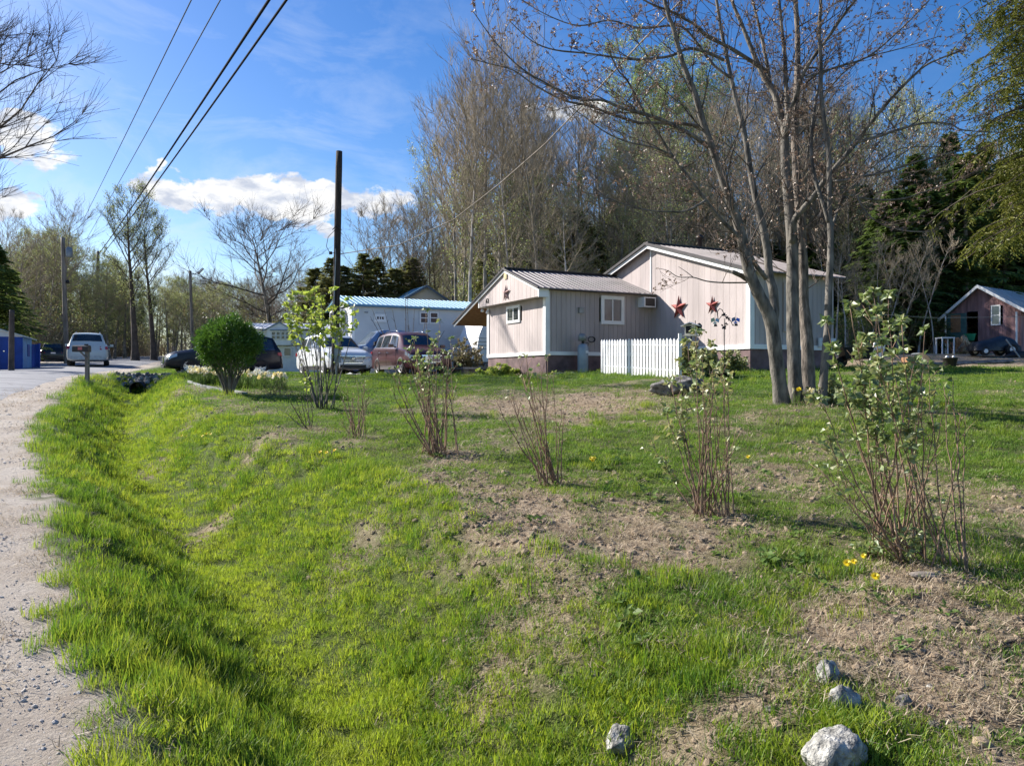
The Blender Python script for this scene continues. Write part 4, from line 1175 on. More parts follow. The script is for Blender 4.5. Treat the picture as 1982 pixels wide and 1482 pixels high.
pw = paintm('white_car_paint', (.68, .70, .70)); pn = paintm('navy_car_paint', (.005, .007, .016), .0); pn.node_tree.nodes['Principled BSDF'].inputs['Coat Weight'].default_value = .12; pn.node_tree.nodes['Principled BSDF'].inputs['Specular IOR Level'].default_value = .25
pm = paintm('maroon_car_paint', (.075, .026, .028), .0, .35); pb = paintm('black_car_paint', (.012, .012, .014))
pt = paintm('silver_blue_truck_paint', (.30, .38, .48), .5)
def front_at(px, Yf, ang, L, Wd, z, left=True):
    """place car so its front-left corner (as seen) sits at column px, depth Yf; heading angle ang from facing the camera"""
    f = Vector((math.sin(ang), -math.cos(ang), 0)); r = Vector((math.cos(ang), math.sin(ang), 0))
    p = Vector(((px-CX)/F*Yf, Yf, 0))+r*(Wd/2)-f*(L/2)
    return (p.x, p.y, z), math.atan2(f.y, f.x)
loc, hd = front_at(638, 29.5, rad(31), 4.85, 1.88, 1.635)
car('parked_car', 'white SUV with a wide barred grille parked behind the bare wooden pole', loc, hd, 4.85, 1.88, 1.70, pw, 'bars', wheels_n=10)
loc, hd = front_at(790, 30.0, rad(28), 4.85, 1.99, 1.64)
car('parked_car', 'boxy dark red SUV parked between the white SUV and the pink house', loc, hd, 4.85, 1.99, 1.83, pm, 'big', lower=mat('grey_cladding', (.10, .09, .09), .6), wheels_n=5)
Fp = Vector((-.448*33, 33, 0)); f = Vector((-.86, -.51, 0)).normalized(); r = Vector((-f.y, f.x, 0))
p = Fp-f*2.42+r*(-.0)
rr = Vector((f.y, -f.x, 0)); rr = rr if rr.y > 0 else -rr
p = p+rr*.6
car('parked_car', 'dark navy SUV partly hidden behind the round clipped evergreen', (p.x, p.y, 1.66), math.atan2(f.y, f.x), 4.95, 1.96, 1.78, pn, 'big', wheels_n=10)
c = W(160, 0, 41.5); f = Vector((-.45, .893, 0)); loc = Vector((c.x+.25, c.y, 0))+f*2.35
car('road_car', 'white SUV seen from behind driving away up the road', (loc.x, loc.y, gz(loc.x, loc.y)+.07), math.atan2(f.y, f.x), 4.95, 1.98, 1.80, paintm('pearl_car_paint', (.50, .54, .54)), 'dark', lower=M['white'] and mat('white_lower', (.45, .48, .47), .4), wheels_n=6)
c = W(103, 0, 59); f = Vector((-.5, .866, 0)); loc = Vector((c.x, c.y, 0))+f*2.2
car('parked_car', 'black car seen from behind, parked by the woods left of the tall grey pole', (loc.x, loc.y, EYE+(HY-701)/F*59), math.atan2(f.y, f.x), 4.4, 1.75, 1.5, pb, 'dark', trim='none', roofrack=False)
c = W(690, 0, 36.6); f = Vector((-.891, -.454, 0)); loc = Vector((c.x, c.y, 0))-f*1.0
car('pickup_truck', 'silver blue pickup cab showing between the white SUV and the dark red SUV', (loc.x+.5, loc.y+.3, 1.72), math.atan2(f.y, f.x), 4.95, 1.98, 1.90, pt, 'bars', pickup=True, wheel_r=.40, trim='none', roofrack=False, glasscol='glass_pale')

# camper trailer
c = W(934, 0, 38); o = thing('camper_trailer', 'white travel trailer with gas bottles behind the left corner of the pink house', 'trailer', (c.x, c.y, 1.7))
fT = Frame((c.x, c.y, 0), Vector((.891, .454, 0)), Vector((-.454, .891, 0)))
def tz_(py): return EYE+(HY-py)/F*38
mb = MB(); prof = [(-.05, tz_(690)), (-.28, tz_(672)), (-.18, tz_(648)), (.02, tz_(630)), (.10, tz_(612)), (5.5, tz_(612)), (5.5, tz_(700)), (.05, tz_(700))]
b0 = [fT.p(a, 0, z) for a, z in prof]; b1 = [fT.p(a, 2.4, z) for a, z in prof]
mb.poly(b0); mb.poly(b1[::-1])
for i in range(len(prof)): j = (i+1) % len(prof); mb.poly([b0[i], b1[i], b1[j], b0[j]])
part('body', mb, M['white'], o, world=True)
mb = MB()
for py in (655, 662, 669, 676): fbox(mb, fT, -.3, 5.5, -.02, -.002, tz_(py), tz_(py)+.03)
part('stripe', mb, M['grey'], o, world=True)
for dx in (0, .28):
    q = fT.p(-.75+dx, .3, tz_(704)); mb = MB(); mb.lathe(q, [(0, 0), (.14, .02), (.15, .1), (.15, .40), (.09, .5), (.03, .53), (.05, .6), (0, .6)], 14); part('gas_bottle', mb, M['white'], o, True, world=True)
mb = MB(); fbox(mb, fT, -1.3, .2, .2, .3, tz_(707), tz_(704)); part('hitch', mb, M['black'], o, world=True)
# ------------------------------------------------------------------ poles and wires
def pole(name, label, base, top, r0, r1, mt='polewood', cat='pole'):
    o = thing(name, label, cat, base)
    d = Vector(top)-Vector(base); mb = MB(); n = 14
    pts = [Vector((0, 0, -.4))]+[d*(i/n) for i in range(n+1)]
    rr = [r0]+[lerp(r0, r1, i/n)*(1+.03*math.sin(i*2.1)) for i in range(n+1)]
    mb.tube(pts, rr, 18); part('pole_shaft', mb, M[mt], o, True)
    return o
b = GX(648, 28); t = W(656.5, 293, 28)
up = pole('utility_pole', 'bare dark wooden utility pole with an electric meter, standing in front of the white SUV', b, t, .135, .115)
def onp(py, dx=0, dy=-.15):
    z = EYE+(HY-py)/F*28-b.z; k = z/(t.z-b.z); return Vector(((t.x-b.x)*k+dx, dy, z))
mb = MB(); p = onp(656); mb.cbox(p+Vector((.12, -.06, .02)), (.24, .16, .52)); bx = part('meter_box', mb, M['grey'], up)
mb = MB(); mb.disc(p+Vector((.12, -.17, .06)), (0, 1, 0), .085, 16, .1); mb.build('meter_dial', M['glass_pale'], bx)
mb = MB(); mb.cbox(onp(688)+Vector((.14, -.05, 0)), (.22, .13, .52)); part('service_box', mb, M['grey'], up)
mb = MB(); mb.tube([onp(696)+Vector((.1, -.05, 0)), onp(727)+Vector((.1, -.05, -.2))], .035, 8); mb.tube([onp(650)+Vector((-.08, .02, 0)), onp(600, -.05), onp(500, -.02), onp(482, -.03)], .02, 6)
part('conduit', mb, M['grey'], up)
mb = MB(); mb.tube([onp(490, -.02), onp(492, -.22), onp(478, -.36), onp(460, -.30), onp(446, -.05)], .012, 5); mb.tube([onp(446, -.16, -.13), onp(438, .0, -.16), onp(446, .16, -.13)], .018, 5); mb.cbox(onp(491, -.2), (.10, .08, .10)); mb.cbox(onp(480, -.02, -.18), (.06, .1, .12)); part('wire_loop', mb, M['black'], up)
b2 = W(129, 705, 52); t2 = W(121.5, 460, 52)
p2 = pole('utility_pole', 'tall grey utility pole with a transformer, left of the white SUV driving away', b2, t2, .17, .12, 'oldwood')
mb = MB(); q = W(131, 490, 52)-b2; mb.lathe(q+Vector((.1, 0, -.3)), [(0, 0), (.2, .02), (.21, .08), (.21, .62), (.12, .7), (0, .72)], 14); part('transformer', mb, M['grey'], p2, True)
mb = MB(); q = W(131, 546, 52)-b2; mb.lathe(q, [(0, -.1), (.13, -.06), (.10, .1), (0, .16)], 10); part('lamp', mb, M['black'], p2, True)
b3 = W(374, 700, 60); b3.z = gz(b3.x, 60)-.3; t3 = W(368, 524, 60)
p3 = pole('street_lamp', 'pale street lamp pole rising behind the round clipped evergreen', b3, t3, .13, .10, 'oldwood', 'street lamp')
mb = MB(); a = t3-b3-Vector((0, 0, .25)); mb.tube([a, a+Vector((.35, 0, -.02)), a+Vector((.65, 0, .12))], .03, 6); part('lamp_arm', mb, M['grey'], p3)
mb = MB(); c = a+Vector((.8, 0, .22)); Mx = Matrix.Translation(c) @ Matrix.Rotation(-.8, 4, 'Y'); mb.cbox((0, 0, 0), (.6, .22, .12), Mx); part('lamp_head', mb, M['white'], p3)
b4 = GX(22, 34); t4 = W(23, 600, 34)
pole('utility_pole', 'short brown wooden pole in front of the blue shed', b4, t4, .12, .10, 'twig')
b5 = GX(186, 76); t5 = W(190, 486, 76); pole('utility_pole', 'distant wooden pole among the spring trees where the overhead wires meet', b5, t5, .18, .14, 'oldwood')
M['wiremat'] = mat('black_cable', (.012, .012, .014), .95, spec=.05)
def wire(label, pts, r, mt='wiremat'):
    mb = MB(); o = thing('overhead_wire', label, 'wire', pts[0]); mb.tube([p-pts[0] for p in pts], r, 5); part('cable', mb, M[mt], o, True)
def seg(px0, py0, Y0, px1, py1, Y1, ext, sag=.0):
    a = W(px0, py0, Y0); b_ = W(px1, py1, Y1); b_ = b_+(b_-a)*ext
    n = 24; return [a.lerp(b_, i/n)-Vector((0, 0, sag*4*(i/n)*(1-i/n))) for i in range(n+1)]
wire('thick left overhead cable of the pair running from top centre down to the far trees', seg(190, 493, 75, 512, 0, 17, .25, .25), .034)
wire('thick right overhead cable of the pair running from top centre down to the far trees', seg(200, 490, 75, 545, 0, 17, .25, .25), .030)
g_ = mat('thin_wire', (.08, .10, .14), .95, spec=.05)
M['thinwire'] = g_
wire('thin overhead wire, leftmost of the four crossing the sky', seg(150, 448, 75, 368, 0, 19, .25, .1), .016, 'thinwire')
wire('thin overhead wire, second from the left in the sky', seg(168, 462, 75, 424, 0, 19, .25, .1), .016, 'thinwire')
P = [(657, 492), (720, 482), (770, 475), (880, 424), (967, 356), (1055, 279), (1152, 178), (1236, 87), (1320, 0), (1420, -105)]
pts = [W(x, y, lerp(28, 11, i/(len(P)-1))) for i, (x, y) in enumerate(P)]
wire('service cable slanting from the bare pole up over the pink house', pts, .016, 'oldwood')
P = [(930, 548), (1000, 545), (1043, 540)]
# mailbox
b = GX(169, 24); o = thing('mailbox', 'dark mailbox on a grey wooden post beside the road', 'mailbox', b)
hh_ = W(169, 672, 24).z-b.z
mb = MB(); mb.cbox((0, 0, hh_/2-.15), (.10, .10, hh_+.3)); part('post', mb, M['oldwood'], o)
mb = MB(); mb.tube([(.0, -.06, hh_-.32), (-.22, -.06, hh_-.10)], .028, 4); part('brace', mb, M['oldwood'], o)
z0 = W(0, 681, 24).z-b.z; z1 = W(0, 668, 24).z-b.z; wv = .24
mb = MB(); N_ = 8; x0, x1 = -.42, .07
for x in (x0, x1):
    mb.v += [(x, -.10, z0), (x, .10, z0)]+[(x, .10*math.cos(PI*i/N_), z1-.07+.07*math.sin(PI*i/N_)) for i in range(N_+1)]
k = N_+3; mb.face(*range(k)); mb.face(*range(2*k-1, k-1, -1))
for j in range(k): j2 = (j+1) % k; mb.face(j, k+j, k+j2, j2)
part('box', mb, M['black'], o); mb = MB(); mb.cbox((-.17, -.104, (z0+z1)/2), (.13, .012, .09)); part('name_plate', mb, mat('plate_red', (.45, .12, .12), .5), o)
mb = MB(); mb.cbox((-.02, -.02, hh_+.03), (.12, .02, .14)); part('flag', mb, M['black'], o)

# picket fence 
A = W(1165, 718, 24.8); B_ = W(1312, 725, 20.7); A.z = gz(A.x, A.y); B_.z = gz(B_.x, B_.y)
fo = thing('picket_fence', 'white picket fence panel standing in the lawn before the pink house', 'fence', A)
D = B_-A; L_ = Vector((D.x, D.y, 0)).length; dx = Vector((D.x, D.y, 0)).normalized(); nrm = Vector((-dx.y, dx.x, 0)); n = 26
rot = Matrix(((dx.x, nrm.x, 0, 0), (dx.y, nrm.y, 0, 0), (0, 0, 1, 0), (0, 0, 0, 1)))
rr = random.Random(3)
for i in range(n):
    t = i/(n-1); a = L_*t; z = D.z*t; h = lerp(1.06, 1.10, t)+rr.uniform(-.01, .01); w = .055; mb = MB()
    pr = [(-w, -.05), (w, -.05), (w, h-.06), (.0, h), (-w, h-.06)]
    Q0 = [rot @ Vector((a+x, -.01, z+zz)) for x, zz in pr]; Q1 = [rot @ Vector((a+x, .01, z+zz)) for x, zz in pr]
    mb.poly(Q0); mb.poly(Q1[::-1])
    for j in range(5): j2 = (j+1) % 5; mb.poly([Q0[j], Q1[j], Q1[j2], Q0[j2]])
    part('picket', mb, M['white'], fo)
for hz_ in (.22, .90):
    mb = MB(); M2 = rot.copy(); p0 = rot @ Vector((0, .03, hz_)); p1 = rot @ Vector((L_, .03, hz_+D.z))
    for s_ in (0,): mb.tube([p0, p1], .032, 4)
    part('rail', mb, M['white'], fo)
for a in (.02, L_-.02):
    mb = MB(); p = rot @ Vector((a, .08, 0)); mb.cbox((p.x, p.y, .45), (.08, .08, 1.15)); part('post', mb, M['white'], fo)

# propane tank
b = fA.p(ab_on_side(1116), -.42, 0); b.z = gz(b.x, b.y)
kz = 27.3/F; o = thing('propane_tank', 'tall grey blue propane tank with a domed cap against the shaded wall', 'gas tank', b)
mb = MB(); mb.lathe((0, 0, -.03), [(.0, 0), (.17, 0), (.18, .08), (.19, .10), (.19, .92), (.15, 1.02), (.06, 1.06), (.0, 1.07)], 20); part('tank_body', mb, M['tank'], o, True)
mb = MB(); mb.lathe((0, 0, 1.0), [(.05, 0), (.05, .14)], 10); mb.tube([(0, 0, 1.1), (.2, .1, 1.05), (.2, .35, .9)], .012, 5); part('valve', mb, M['black'], o, True)
mb = MB(); mb.lathe((-.02, 0, 1.13), [(.0, 0), (.15, 0), (.15, .17), (.11, .24), (.0, .26)], 16); part('cap', mb, M['grey'], o, True)
mb = MB(); mb.cbox((.07, -.185, .74), (.10, .012, .09), Matrix.Rotation(.35, 4, 'Z')); part('label_sticker', mb, M['white'], o)
o = thing('garden_hose', 'dark coil of hose hanging on the shaded wall right of the propane tank', 'hose', fA.p(ab_on_side(1142), -.08, sz_(1142, 657)))
mb = MB()
for i in range(3): mb.tube([(s2*math.cos(t)*(.13+.01*i)+UP*(math.sin(t)*.10)+g2*(-.02*i)) for t in np.linspace(0, 2*PI, 15)], .012, 5)
part('coil', mb, M['black'], o)

# birdhouse feeder on a pole and hanging ornaments
b = GX(1338, 21.5); o = thing('bird_feeder', 'white wooden bird feeder box with a dark opening on a thin pole', 'bird feeder', b)
zt = W(1338, 638, 21.5).z-b.z; mb = MB(); mb.tube([(0, 0, -.1), (0, 0, zt-.16)], .02, 8); mb.tube([(.10, -.05, .5), (.10, -.05, zt+.25)], .011, 6); part('pole', mb, M['black'], o)
mb = MB(); Mx = Matrix.Translation((0, 0, zt)) @ Matrix.Rotation(-.5, 4, 'Z')
mb.cbox((0, 0, -.01), (.30, .26, .30), Mx); mb.cbox((0, 0, -.17), (.40, .34, .025), Mx); part('box', mb, mat('feeder_cream', (.62, .58, .48), .6), o)
mb = MB(); mb.cbox((-.04, -.133, 0), (.15, .012, .20), Mx); mb.cbox((-.153, 0, 0), (.012, .15, .18), Mx); part('opening', mb, M['dark'], o)
mb = MB(); M3 = Mx @ Matrix.Translation((0, 0, .17)); mb.cbox((-.12, 0, .02), (.28, .40, .02), M3 @ Matrix.Rotation(-.35, 4, 'Y')); mb.cbox((.12, 0, .02), (.28, .40, .02), M3 @ Matrix.Rotation(.35, 4, 'Y')); part('roof', mb, M['white'], o)
mb = MB(); mb.lathe((.22, 0, zt+.07), [(0, -.1), (.07, -.06), (.08, .05), (.04, .1), (0, .12)], 10); part('seed_cup', mb, M['black'], o, True)
b = GX(1402, 21.8); o = thing('garden_hook', 'thin curved metal garden hook with dark flower ornaments in front of the pink wall', 'garden hook', b)
def hk(px, py, dy=0): return W(px, py, 21.8)-b+Vector((0, dy, 0))
mb = MB(); mb.tube([(0, 0, -.1), hk(1402, 640), hk(1403, 616)], .012, 6)
mb.tube([hk(1390, 618), hk(1388, 604), hk(1393, 597), hk(1398, 600), hk(1402, 610), hk(1410, 618), hk(1415, 622), hk(1418, 630), hk(1422, 627)], .012, 5)
mb.tube([hk(1391, 619), hk(1396, 612), hk(1402, 610)], .010, 5); part('hook', mb, M['black'], o)
rr = random.Random(5)
for (px, py, s_) in ((1400, 607, .07), (1403, 610, .06), (1408, 615, .06), (1411, 618, .055), (1399, 632, .08), (1405, 628, .07), (1402, 635, .06)):
    mb = MB(); c = hk(px, py)
    for i in range(6):
        a = rr.uniform(0, 6.28); d = Vector((math.cos(a), rr.uniform(-.5, .5), math.sin(a)))*s_; e = Vector((-d.z, .3*s_, d.x))*.6
        mb.poly([c, c+d*.6+e*.5, c+d, c+d*.6-e*.5])
    part('metal_flower', mb, M['black'], o)
def flutter(px, py, mt, label, c_):
    c = W(px, py, 21.7); o = thing('hanging_ornament', label, 'ornament', c)
    mb = MB(); mb.poly([(0, 0, 0), (-.05, -.10, .09), (-.15, -.12, .05), (-.12, -.04, -.05)]); mb.poly([(0, 0, 0), (.12, .04, -.05), (.15, .1, .05), (.06, .10, .09)]); mb.poly([(0, .01, 0), (-.07, 0, -.08), (.07, .03, -.08)])
    part('wings', mb, c_, o); mb = MB(); mb.tube([(0, 0, .0), (0, 0, .22)], .004, 4); part('string', mb, M['black'], o)
    mb = MB(); mb.lathe((0, 0, -.16), [(0, 0), (.07, .01), (.05, .06), (0, .08)], 8); part('bell', mb, M['black'], o)
flutter(1384, 621, 0, 'pale glass butterfly ornament hanging left of the garden hook', mat('pale_ornament', (.55, .66, .66), .3))
flutter(1424, 620, 0, 'blue butterfly ornament hanging right of the garden hook', mat('blue_ornament', (.16, .25, .72), .3))
b = GX(1398, 21.2); o = thing('planter_tub', 'low black plastic planter tub at the lawn edge before the pink wall', 'planter', b); mb = MB(); mb.lathe((0, 0, -.03), [(.30, 0), (.36, .16), (.38, .17), (.34, .17), (.33, .12), (0, .12)], 20); part('tub', mb, M['black'], o, True)

# rocks
def rock(px, py, Y=None, w=.3, sc=(1, .8, .6), seed=1, mt='rock', label='', sink=.25, sub=4, rz=0.0, name='rock', group=None, cat='rock'):
    p = G(px, py) if Y is None else GX(px, Y)
    mb = stone_mesh(seed, sub, tuple(a*w/2 for a in sc), .20)
    me_ = mb.build(name, M[mt], smooth=True); me_.location = (p.x, p.y, p.z+w/2*sc[2]*(1-2*sink)); me_.rotation_euler = (0, 0, rz)
    return tag(me_, label, cat, group)
rock(1612, 1500, None, .23, (1.02, .9, 1.0), 11, label='largest pale grey boulder at the bottom edge of the slope', sink=.22)
rock(1200, 1452, None, .155, (.9, .9, 1.05), 14, label='pale grey stone at the bottom centre, cut by the lower edge', sink=.28, rz=.6)
rock(1630, 1362, None, .14, (1.15, .8, .85), 17, label='rounded pale stone just above the largest boulder', sink=.42)
rock(1604, 1312, None, .135, (1.1, .8, .95), 21, label='pointed pale stone in the grass, uppermost of the group of three', sink=.40, rz=1)
rock(1750, 1368, None, .10, (.8, .6, .8), 23, 'rock_dark', label='small grey stone at the right of the three pale stones by the bare soil', sink=.35)
for i, (px, py, w_) in enumerate(((1148, 1312, .075), (1402, 1332, .06), (1415, 1275, .05), (1490, 1375, .045), (1322, 1322, .03), (1480, 1438, .03), (1130, 1240, .03), (1800, 1330, .04), (1890, 1255, .035), (1828, 1300, .03), (1950, 1290, .03), (1800, 1370, .035), (1810, 1408, .06), (1860, 1412, .035))):
    rock(px, py, None, w_, (1.1, .8, .6), 40+i, 'rock' if i % 3 else 'rock_dark', 'small pale stone half sunk in the bare slope at the lower right', .3, 3, i*.7, group='small stones on the bare slope', name='small_stone')
rock(1312, 762, None, 1.0, (1.15, .7, .50), 31, 'rock_dark', label='broad low boulder lying in the lawn before the picket fence', sink=.2)
rock(262, 926, None, .10, (1, .8, .6), 33, label='small white stone on the ditch floor', sink=.2, sub=3)
rock(1800, 1117, None, .18, (1.3, .6, .25), 35, 'oldwood', label='flat piece of pale wood below the nearest shrub', name='wood_piece', cat='wood')
for i, (px, py) in enumerate(((1082, 716), (1098, 718), (1108, 716))):
    rock(px, py, 26.5, .3, (1.3, .8, .5), 50+i, 'rock_dark', 'grey stone at the foot of the shaded wall by the propane tank', group='stones along the house wall', name='wall_stone', sub=3)
# stones piled over the culvert mouth
c0 = G(268, 752)
o = thing('culvert_pipe', 'dark culvert mouth at the end of the ditch under the driveway', 'culvert', (float(DX(26.9)), 26.9, float(ground(DX(26.9), 26.9))))
mb = MB(); dirp = Vector((-.3, .95, 0)).normalized(); q = Vector((0, 0, .21)); n0 = 24
for (r_, l_) in ((.25, 0), (.25, 2.2)): mb.v += [tuple(q+dirp*l_+Vector((dirp.y, -dirp.x, 0))*COS[24][j]*r_+UP*SIN[24][j]*r_) for j in range(24)]
for (r_, l_) in ((.22, 0), (.22, 2.2)): mb.v += [tuple(q+dirp*l_+Vector((dirp.y, -dirp.x, 0))*COS[24][j]*r_+UP*SIN[24][j]*r_) for j in range(24)]
for j in range(24): j2 = (j+1) % 24; mb.face(j, j2, 24+j2, 24+j); mb.face(48+j, 72+j, 72+j2, 48+j2); mb.face(j, 48+j, 48+j2, j2)
part('pipe', mb, M['black'], o, True); mb = MB(); mb.disc(q+dirp*1.2, dirp, .22, 24, .02); part('pipe_dark', mb, M['dark'], o)
rr = random.Random(9); n_ = 0
prot = None
cands = []
while n_ < 150:
    u = rr.uniform(-1.5, 1.5); v = rr.uniform(0, 1.75)
    if abs(u) > .45+v*.75: continue
    x = float(DX(27.2))+u*.95-.05; y = 27.0+v
    if v < .25 and abs(u) < .42: continue
    s_ = rr.uniform(.05, .12)
    z = max(gz(x, y), 0)+rr.uniform(0, .05)+(.30 if abs(u) < .4 and v < .9 else 0)*.6
    if prot is None or n_ < 6:
        st_ = stone_mesh(70+n_, 2, (1.1, .9, .75)).build('culvert_stone', M['rock_dark'] if n_ % 3 else M['rock']); cands.append(st_); 
    else:
        st_ = cands[n_ % 6].copy(); COL.objects.link(st_)
    prot = 1
    st_.scale = (s_, s_, s_); st_.location = (x, y, z+s_*.3); st_.rotation_euler = (rr.uniform(0, 6), rr.uniform(0, 6), rr.uniform(0, 6))
    tag(st_, 'grey stone in the heap over the culvert mouth', 'stone', 'stones heaped over the culvert mouth'); n_ += 1
# grey edging of the flower bed
pts = [G(x, y) for x, y in ((366, 740), (385, 748), (405, 752), (430, 757), (455, 760), (475, 764))]
o = thing('bed_edging', 'pale curved stone edging around the daffodil bed', 'edging', pts[0]); mb = MB()
for p, q in zip(pts, pts[1:]):
    d = (q-p); n = Vector((-d.y, d.x, 0)).normalized()*.05
    a = [p-n-UP*.05, q-n-UP*.05, q+n-UP*.05, p+n-UP*.05]; mb2_ = [v+UP*.11 for v in a]
    k0 = len(mb.v); mb.v += [tuple(v-pts[0]) for v in a+mb2_]
    for f_ in ((3, 2, 1, 0), (4, 5, 6, 7), (0, 1, 5, 4), (1, 2, 6, 5), (2, 3, 7, 6), (3, 0, 4, 7)): mb.face(*[k0+i for i in f_])
part('stone_strip', mb, mat('pale_edging', (.34, .34, .32), .9, var=.3, bump=.6), o)

# ------------------------------------------------------------------ flowers
def quadleaf(mb, p, d, l, w, nrm=None, fold=.0, rr=random):
    d = Vector(d).normalized(); n = Vector(nrm) if nrm is not None else Vector((rr.uniform(-1, 1), rr.uniform(-1, 1), rr.uniform(-.2, 1)))
    s_ = d.cross(n)
    if s_.length < 1e-3: s_ = Vector((1, 0, 0))
    s_.normalize(); n = s_.cross(d).normalized()
    a = Vector(p)
    mb.poly([a, a+d*l*.45+s_*w*.5+n*fold*w, a+d*l-n*fold*w*.6, a+d*l*.45-s_*w*.5+n*fold*w])
def daffodil(seed, mt, flower=True):
    r = random.Random(seed); o = thing('daffodil', '', 'flower')
    mb = MB()
    for i in range(7):
        a = r.uniform(0, 6.28); h = r.uniform(.22, .34); blade(mb, r.uniform(-.03, .03), r.uniform(-.03, .03), h, .014, a, h*.2, h*.25)
    part('leaves', mb, gm5, o)
    for k in range(r.choice((1, 2, 2))):
        a = r.uniform(0, 6.28); x, y = r.uniform(-.05, .05), r.uniform(-.05, .05); h = r.uniform(.32, .42)
        mb = MB(); mb.tube([(x, y, 0), (x, y, h)], .004, 4); f_ = part('stem', mb, gm5, o)
        mb = MB(); c = Vector((x, y, h)); n = Vector((math.cos(a), math.sin(a), .3)).normalized(); u = n.orthogonal().normalized(); v = n.cross(u)
        for i in range(6):
            t = 2*PI*i/6; d = u*math.cos(t)+v*math.sin(t); quadleaf(mb, c, d, .058, .042, n)
        mb.tube([c, c+n*.02], [.010, .016], 6); mb.build('bloom', mt, f_)
    return o
protos = [daffodil(1, M['petal_w']), daffodil(2, M['petal_w']), daffodil(3, M['petal_w'])]
spots = []
rr = random.Random(21)
def bedpt(px, py): return G(px, py)
lst = []
for i in range(115):
    px = rr.uniform(366, 436); lst.append((px, rr.uniform(734, 742)+(px-366)*.09))
for i in range(36):
    px = rr.uniform(440, 500); lst.append((px, rr.uniform(744, 752)))
for i in range(34): lst.append((rr.uniform(500, 555), rr.uniform(748, 756)))
for i, (px, py) in enumerate(lst):
    p = G(px, py); o = protos[i] if i < 3 else copy_tree(protos[rr.randrange(3)])
    o.location = p; o.rotation_euler = (0, 0, rr.uniform(0, 6.28)); s_ = rr.uniform(.85, 1.15); o.scale = (s_,)*3
    tag(o, 'cream and pale yellow daffodil in the bed around the clipped evergreen', 'flower', 'daffodils in the flower bed')
for (px, py) in ((1544, 780), (1566, 782), (1588, 778), (1536, 786), (1600, 785), (1575, 788), (1556, 786)):
    o = daffodil(int(px), M['petal_y'] if px in (1544,) else M['petal_w']); o.location = G(px, py); o.scale = (.7,)*3
    tag(o, 'daffodil growing at the foot of the tree clump', 'flower', 'daffodils under the tree clump')
def dandelion(seed, r_=.02):
    r = random.Random(seed); o = thing('dandelion', '', 'flower')
    h = r.uniform(.06, .11); mb = MB(); mb.tube([(0, 0, 0), (r.uniform(-.01, .01), r.uniform(-.01, .01), h)], .0022, 5); part('stem', mb, gm5, o)
    top = Vector((0, 0, h)); n = Vector((r.uniform(-.5, .1), r.uniform(-1.0, -.6), .9)).normalized(); u = n.orthogonal().normalized(); v = n.cross(u); mb = MB()
    for ring_ in range(3):
        for i in range(20):
            t = 2*PI*(i+ring_*.33)/20; d = (u*math.cos(t)+v*math.sin(t))+n*(.15+.45*ring_); quadleaf(mb, top+n*.002*ring_, d, r_*(1-.25*ring_), r_*.30, n)
    part('bloom', mb, M['petal_y'], o)
    mb = MB()
    for i in range(9):
        a = r.uniform(0, 6.28); d = Vector((math.cos(a), math.sin(a), r.uniform(.05, .4))); quadleaf(mb, (0, 0, .005), d, r.uniform(.05, .09), .018, UP)
    part('leaves', mb, gm5, o); return o
dn = [(1640, 1122, .028), (1653, 1108, .022), (1672, 1110, .020), (1694, 1140, .029)]
for i, (px, py, r_) in enumerate(dn):
    o = dandelion(i, r_*1.05); o.location = G(px, py); tag(o, 'large yellow dandelion in the cluster of four below the nearest shrub', 'flower', 'four dandelions below the nearest shrub')
for i, (px, py) in enumerate(((1144, 902), (1150, 899), (620, 892), (632, 890), (648, 888), (596, 905), (352, 855), (362, 850), (378, 846), (392, 852), (400, 848), (408, 850), (1448, 903), (348, 897), (1147, 906))):
    o = dandelion(50+i, .027); o.location = G(px, py); tag(o, 'small yellow dandelion dotted in the grass', 'flower', 'small dandelions dotted over the lawn and ditch')

# ------------------------------------------------------------------ yard clutter on the right
def gp(px, Y, dz=0): p = GX(px, Y); p.z += dz; return p
b = gp(1839, 29.5); o = thing('planter_pot', 'large black plant pot at the far edge of the lawn', 'pot', b); mb = MB(); mb.lathe((0, 0, -.02), [(.19, 0), (.26, .36), (.285, .37), (.285, .40), (.25, .40), (.24, .33), (0, .33)], 22); part('pot_body', mb, M['black'], o, True)
mb = MB(); mb.lathe((-.12, 0, .36), [(0, 0), (.07, .03), (.05, .08), (0, .1)], 8); mb.lathe((.14, .02, .36), [(0, 0), (.06, .04), (.04, .09), (0, .1)], 8); part('white_stone', mb, M['white'], o, True)
# covered tractor
Ym = 35.0
c = W(1920, 688, Ym); o = thing('covered_mower', 'ride-on mower under a black cover parked in front of the maroon shed', 'mower', (c.x, c.y, c.z))
k_ = Ym/F
def mx_(px): return (px-1920)*k_
def mz(py): return (688-py)*k_
mb = MB(); prof = [(-42, 679, .2), (-40, 668, .42), (-30, 661, .5), (-12, 657, .52), (6, 652, .42), (16, 650, .36), (28, 652, .36), (36, 655, .4), (44, 668, .45), (46, 682, .48)]
N_ = 9; r = random.Random(4)
for (dx_, py, w_) in prof:
    for j in range(N_):
        t = PI*j/(N_-1); zt_ = mz(py); y = -math.cos(t)*w_*(1+.06*r.uniform(-1, 1)); z = .22+max(zt_-.22, 0)*math.sin(t)**.45*(1+.03*r.uniform(-1, 1))
        mb.v.append((dx_*k_+.02*r.uniform(-1, 1), y, z))
for i in range(len(prof)-1):
    for j in range(N_-1): mb.face(i*N_+j, i*N_+j+1, (i+1)*N_+j+1, (i+1)*N_+j)
part('cover', mb, mat('black_tarp', (.018, .018, .022), .42, var=.3, bump=.8, bscale=9, spec=.5), o, True)
mb = MB(); mb.box(-.95, .95, -.32, .32, .2, .34); part('frame', mb, M['black'], o)
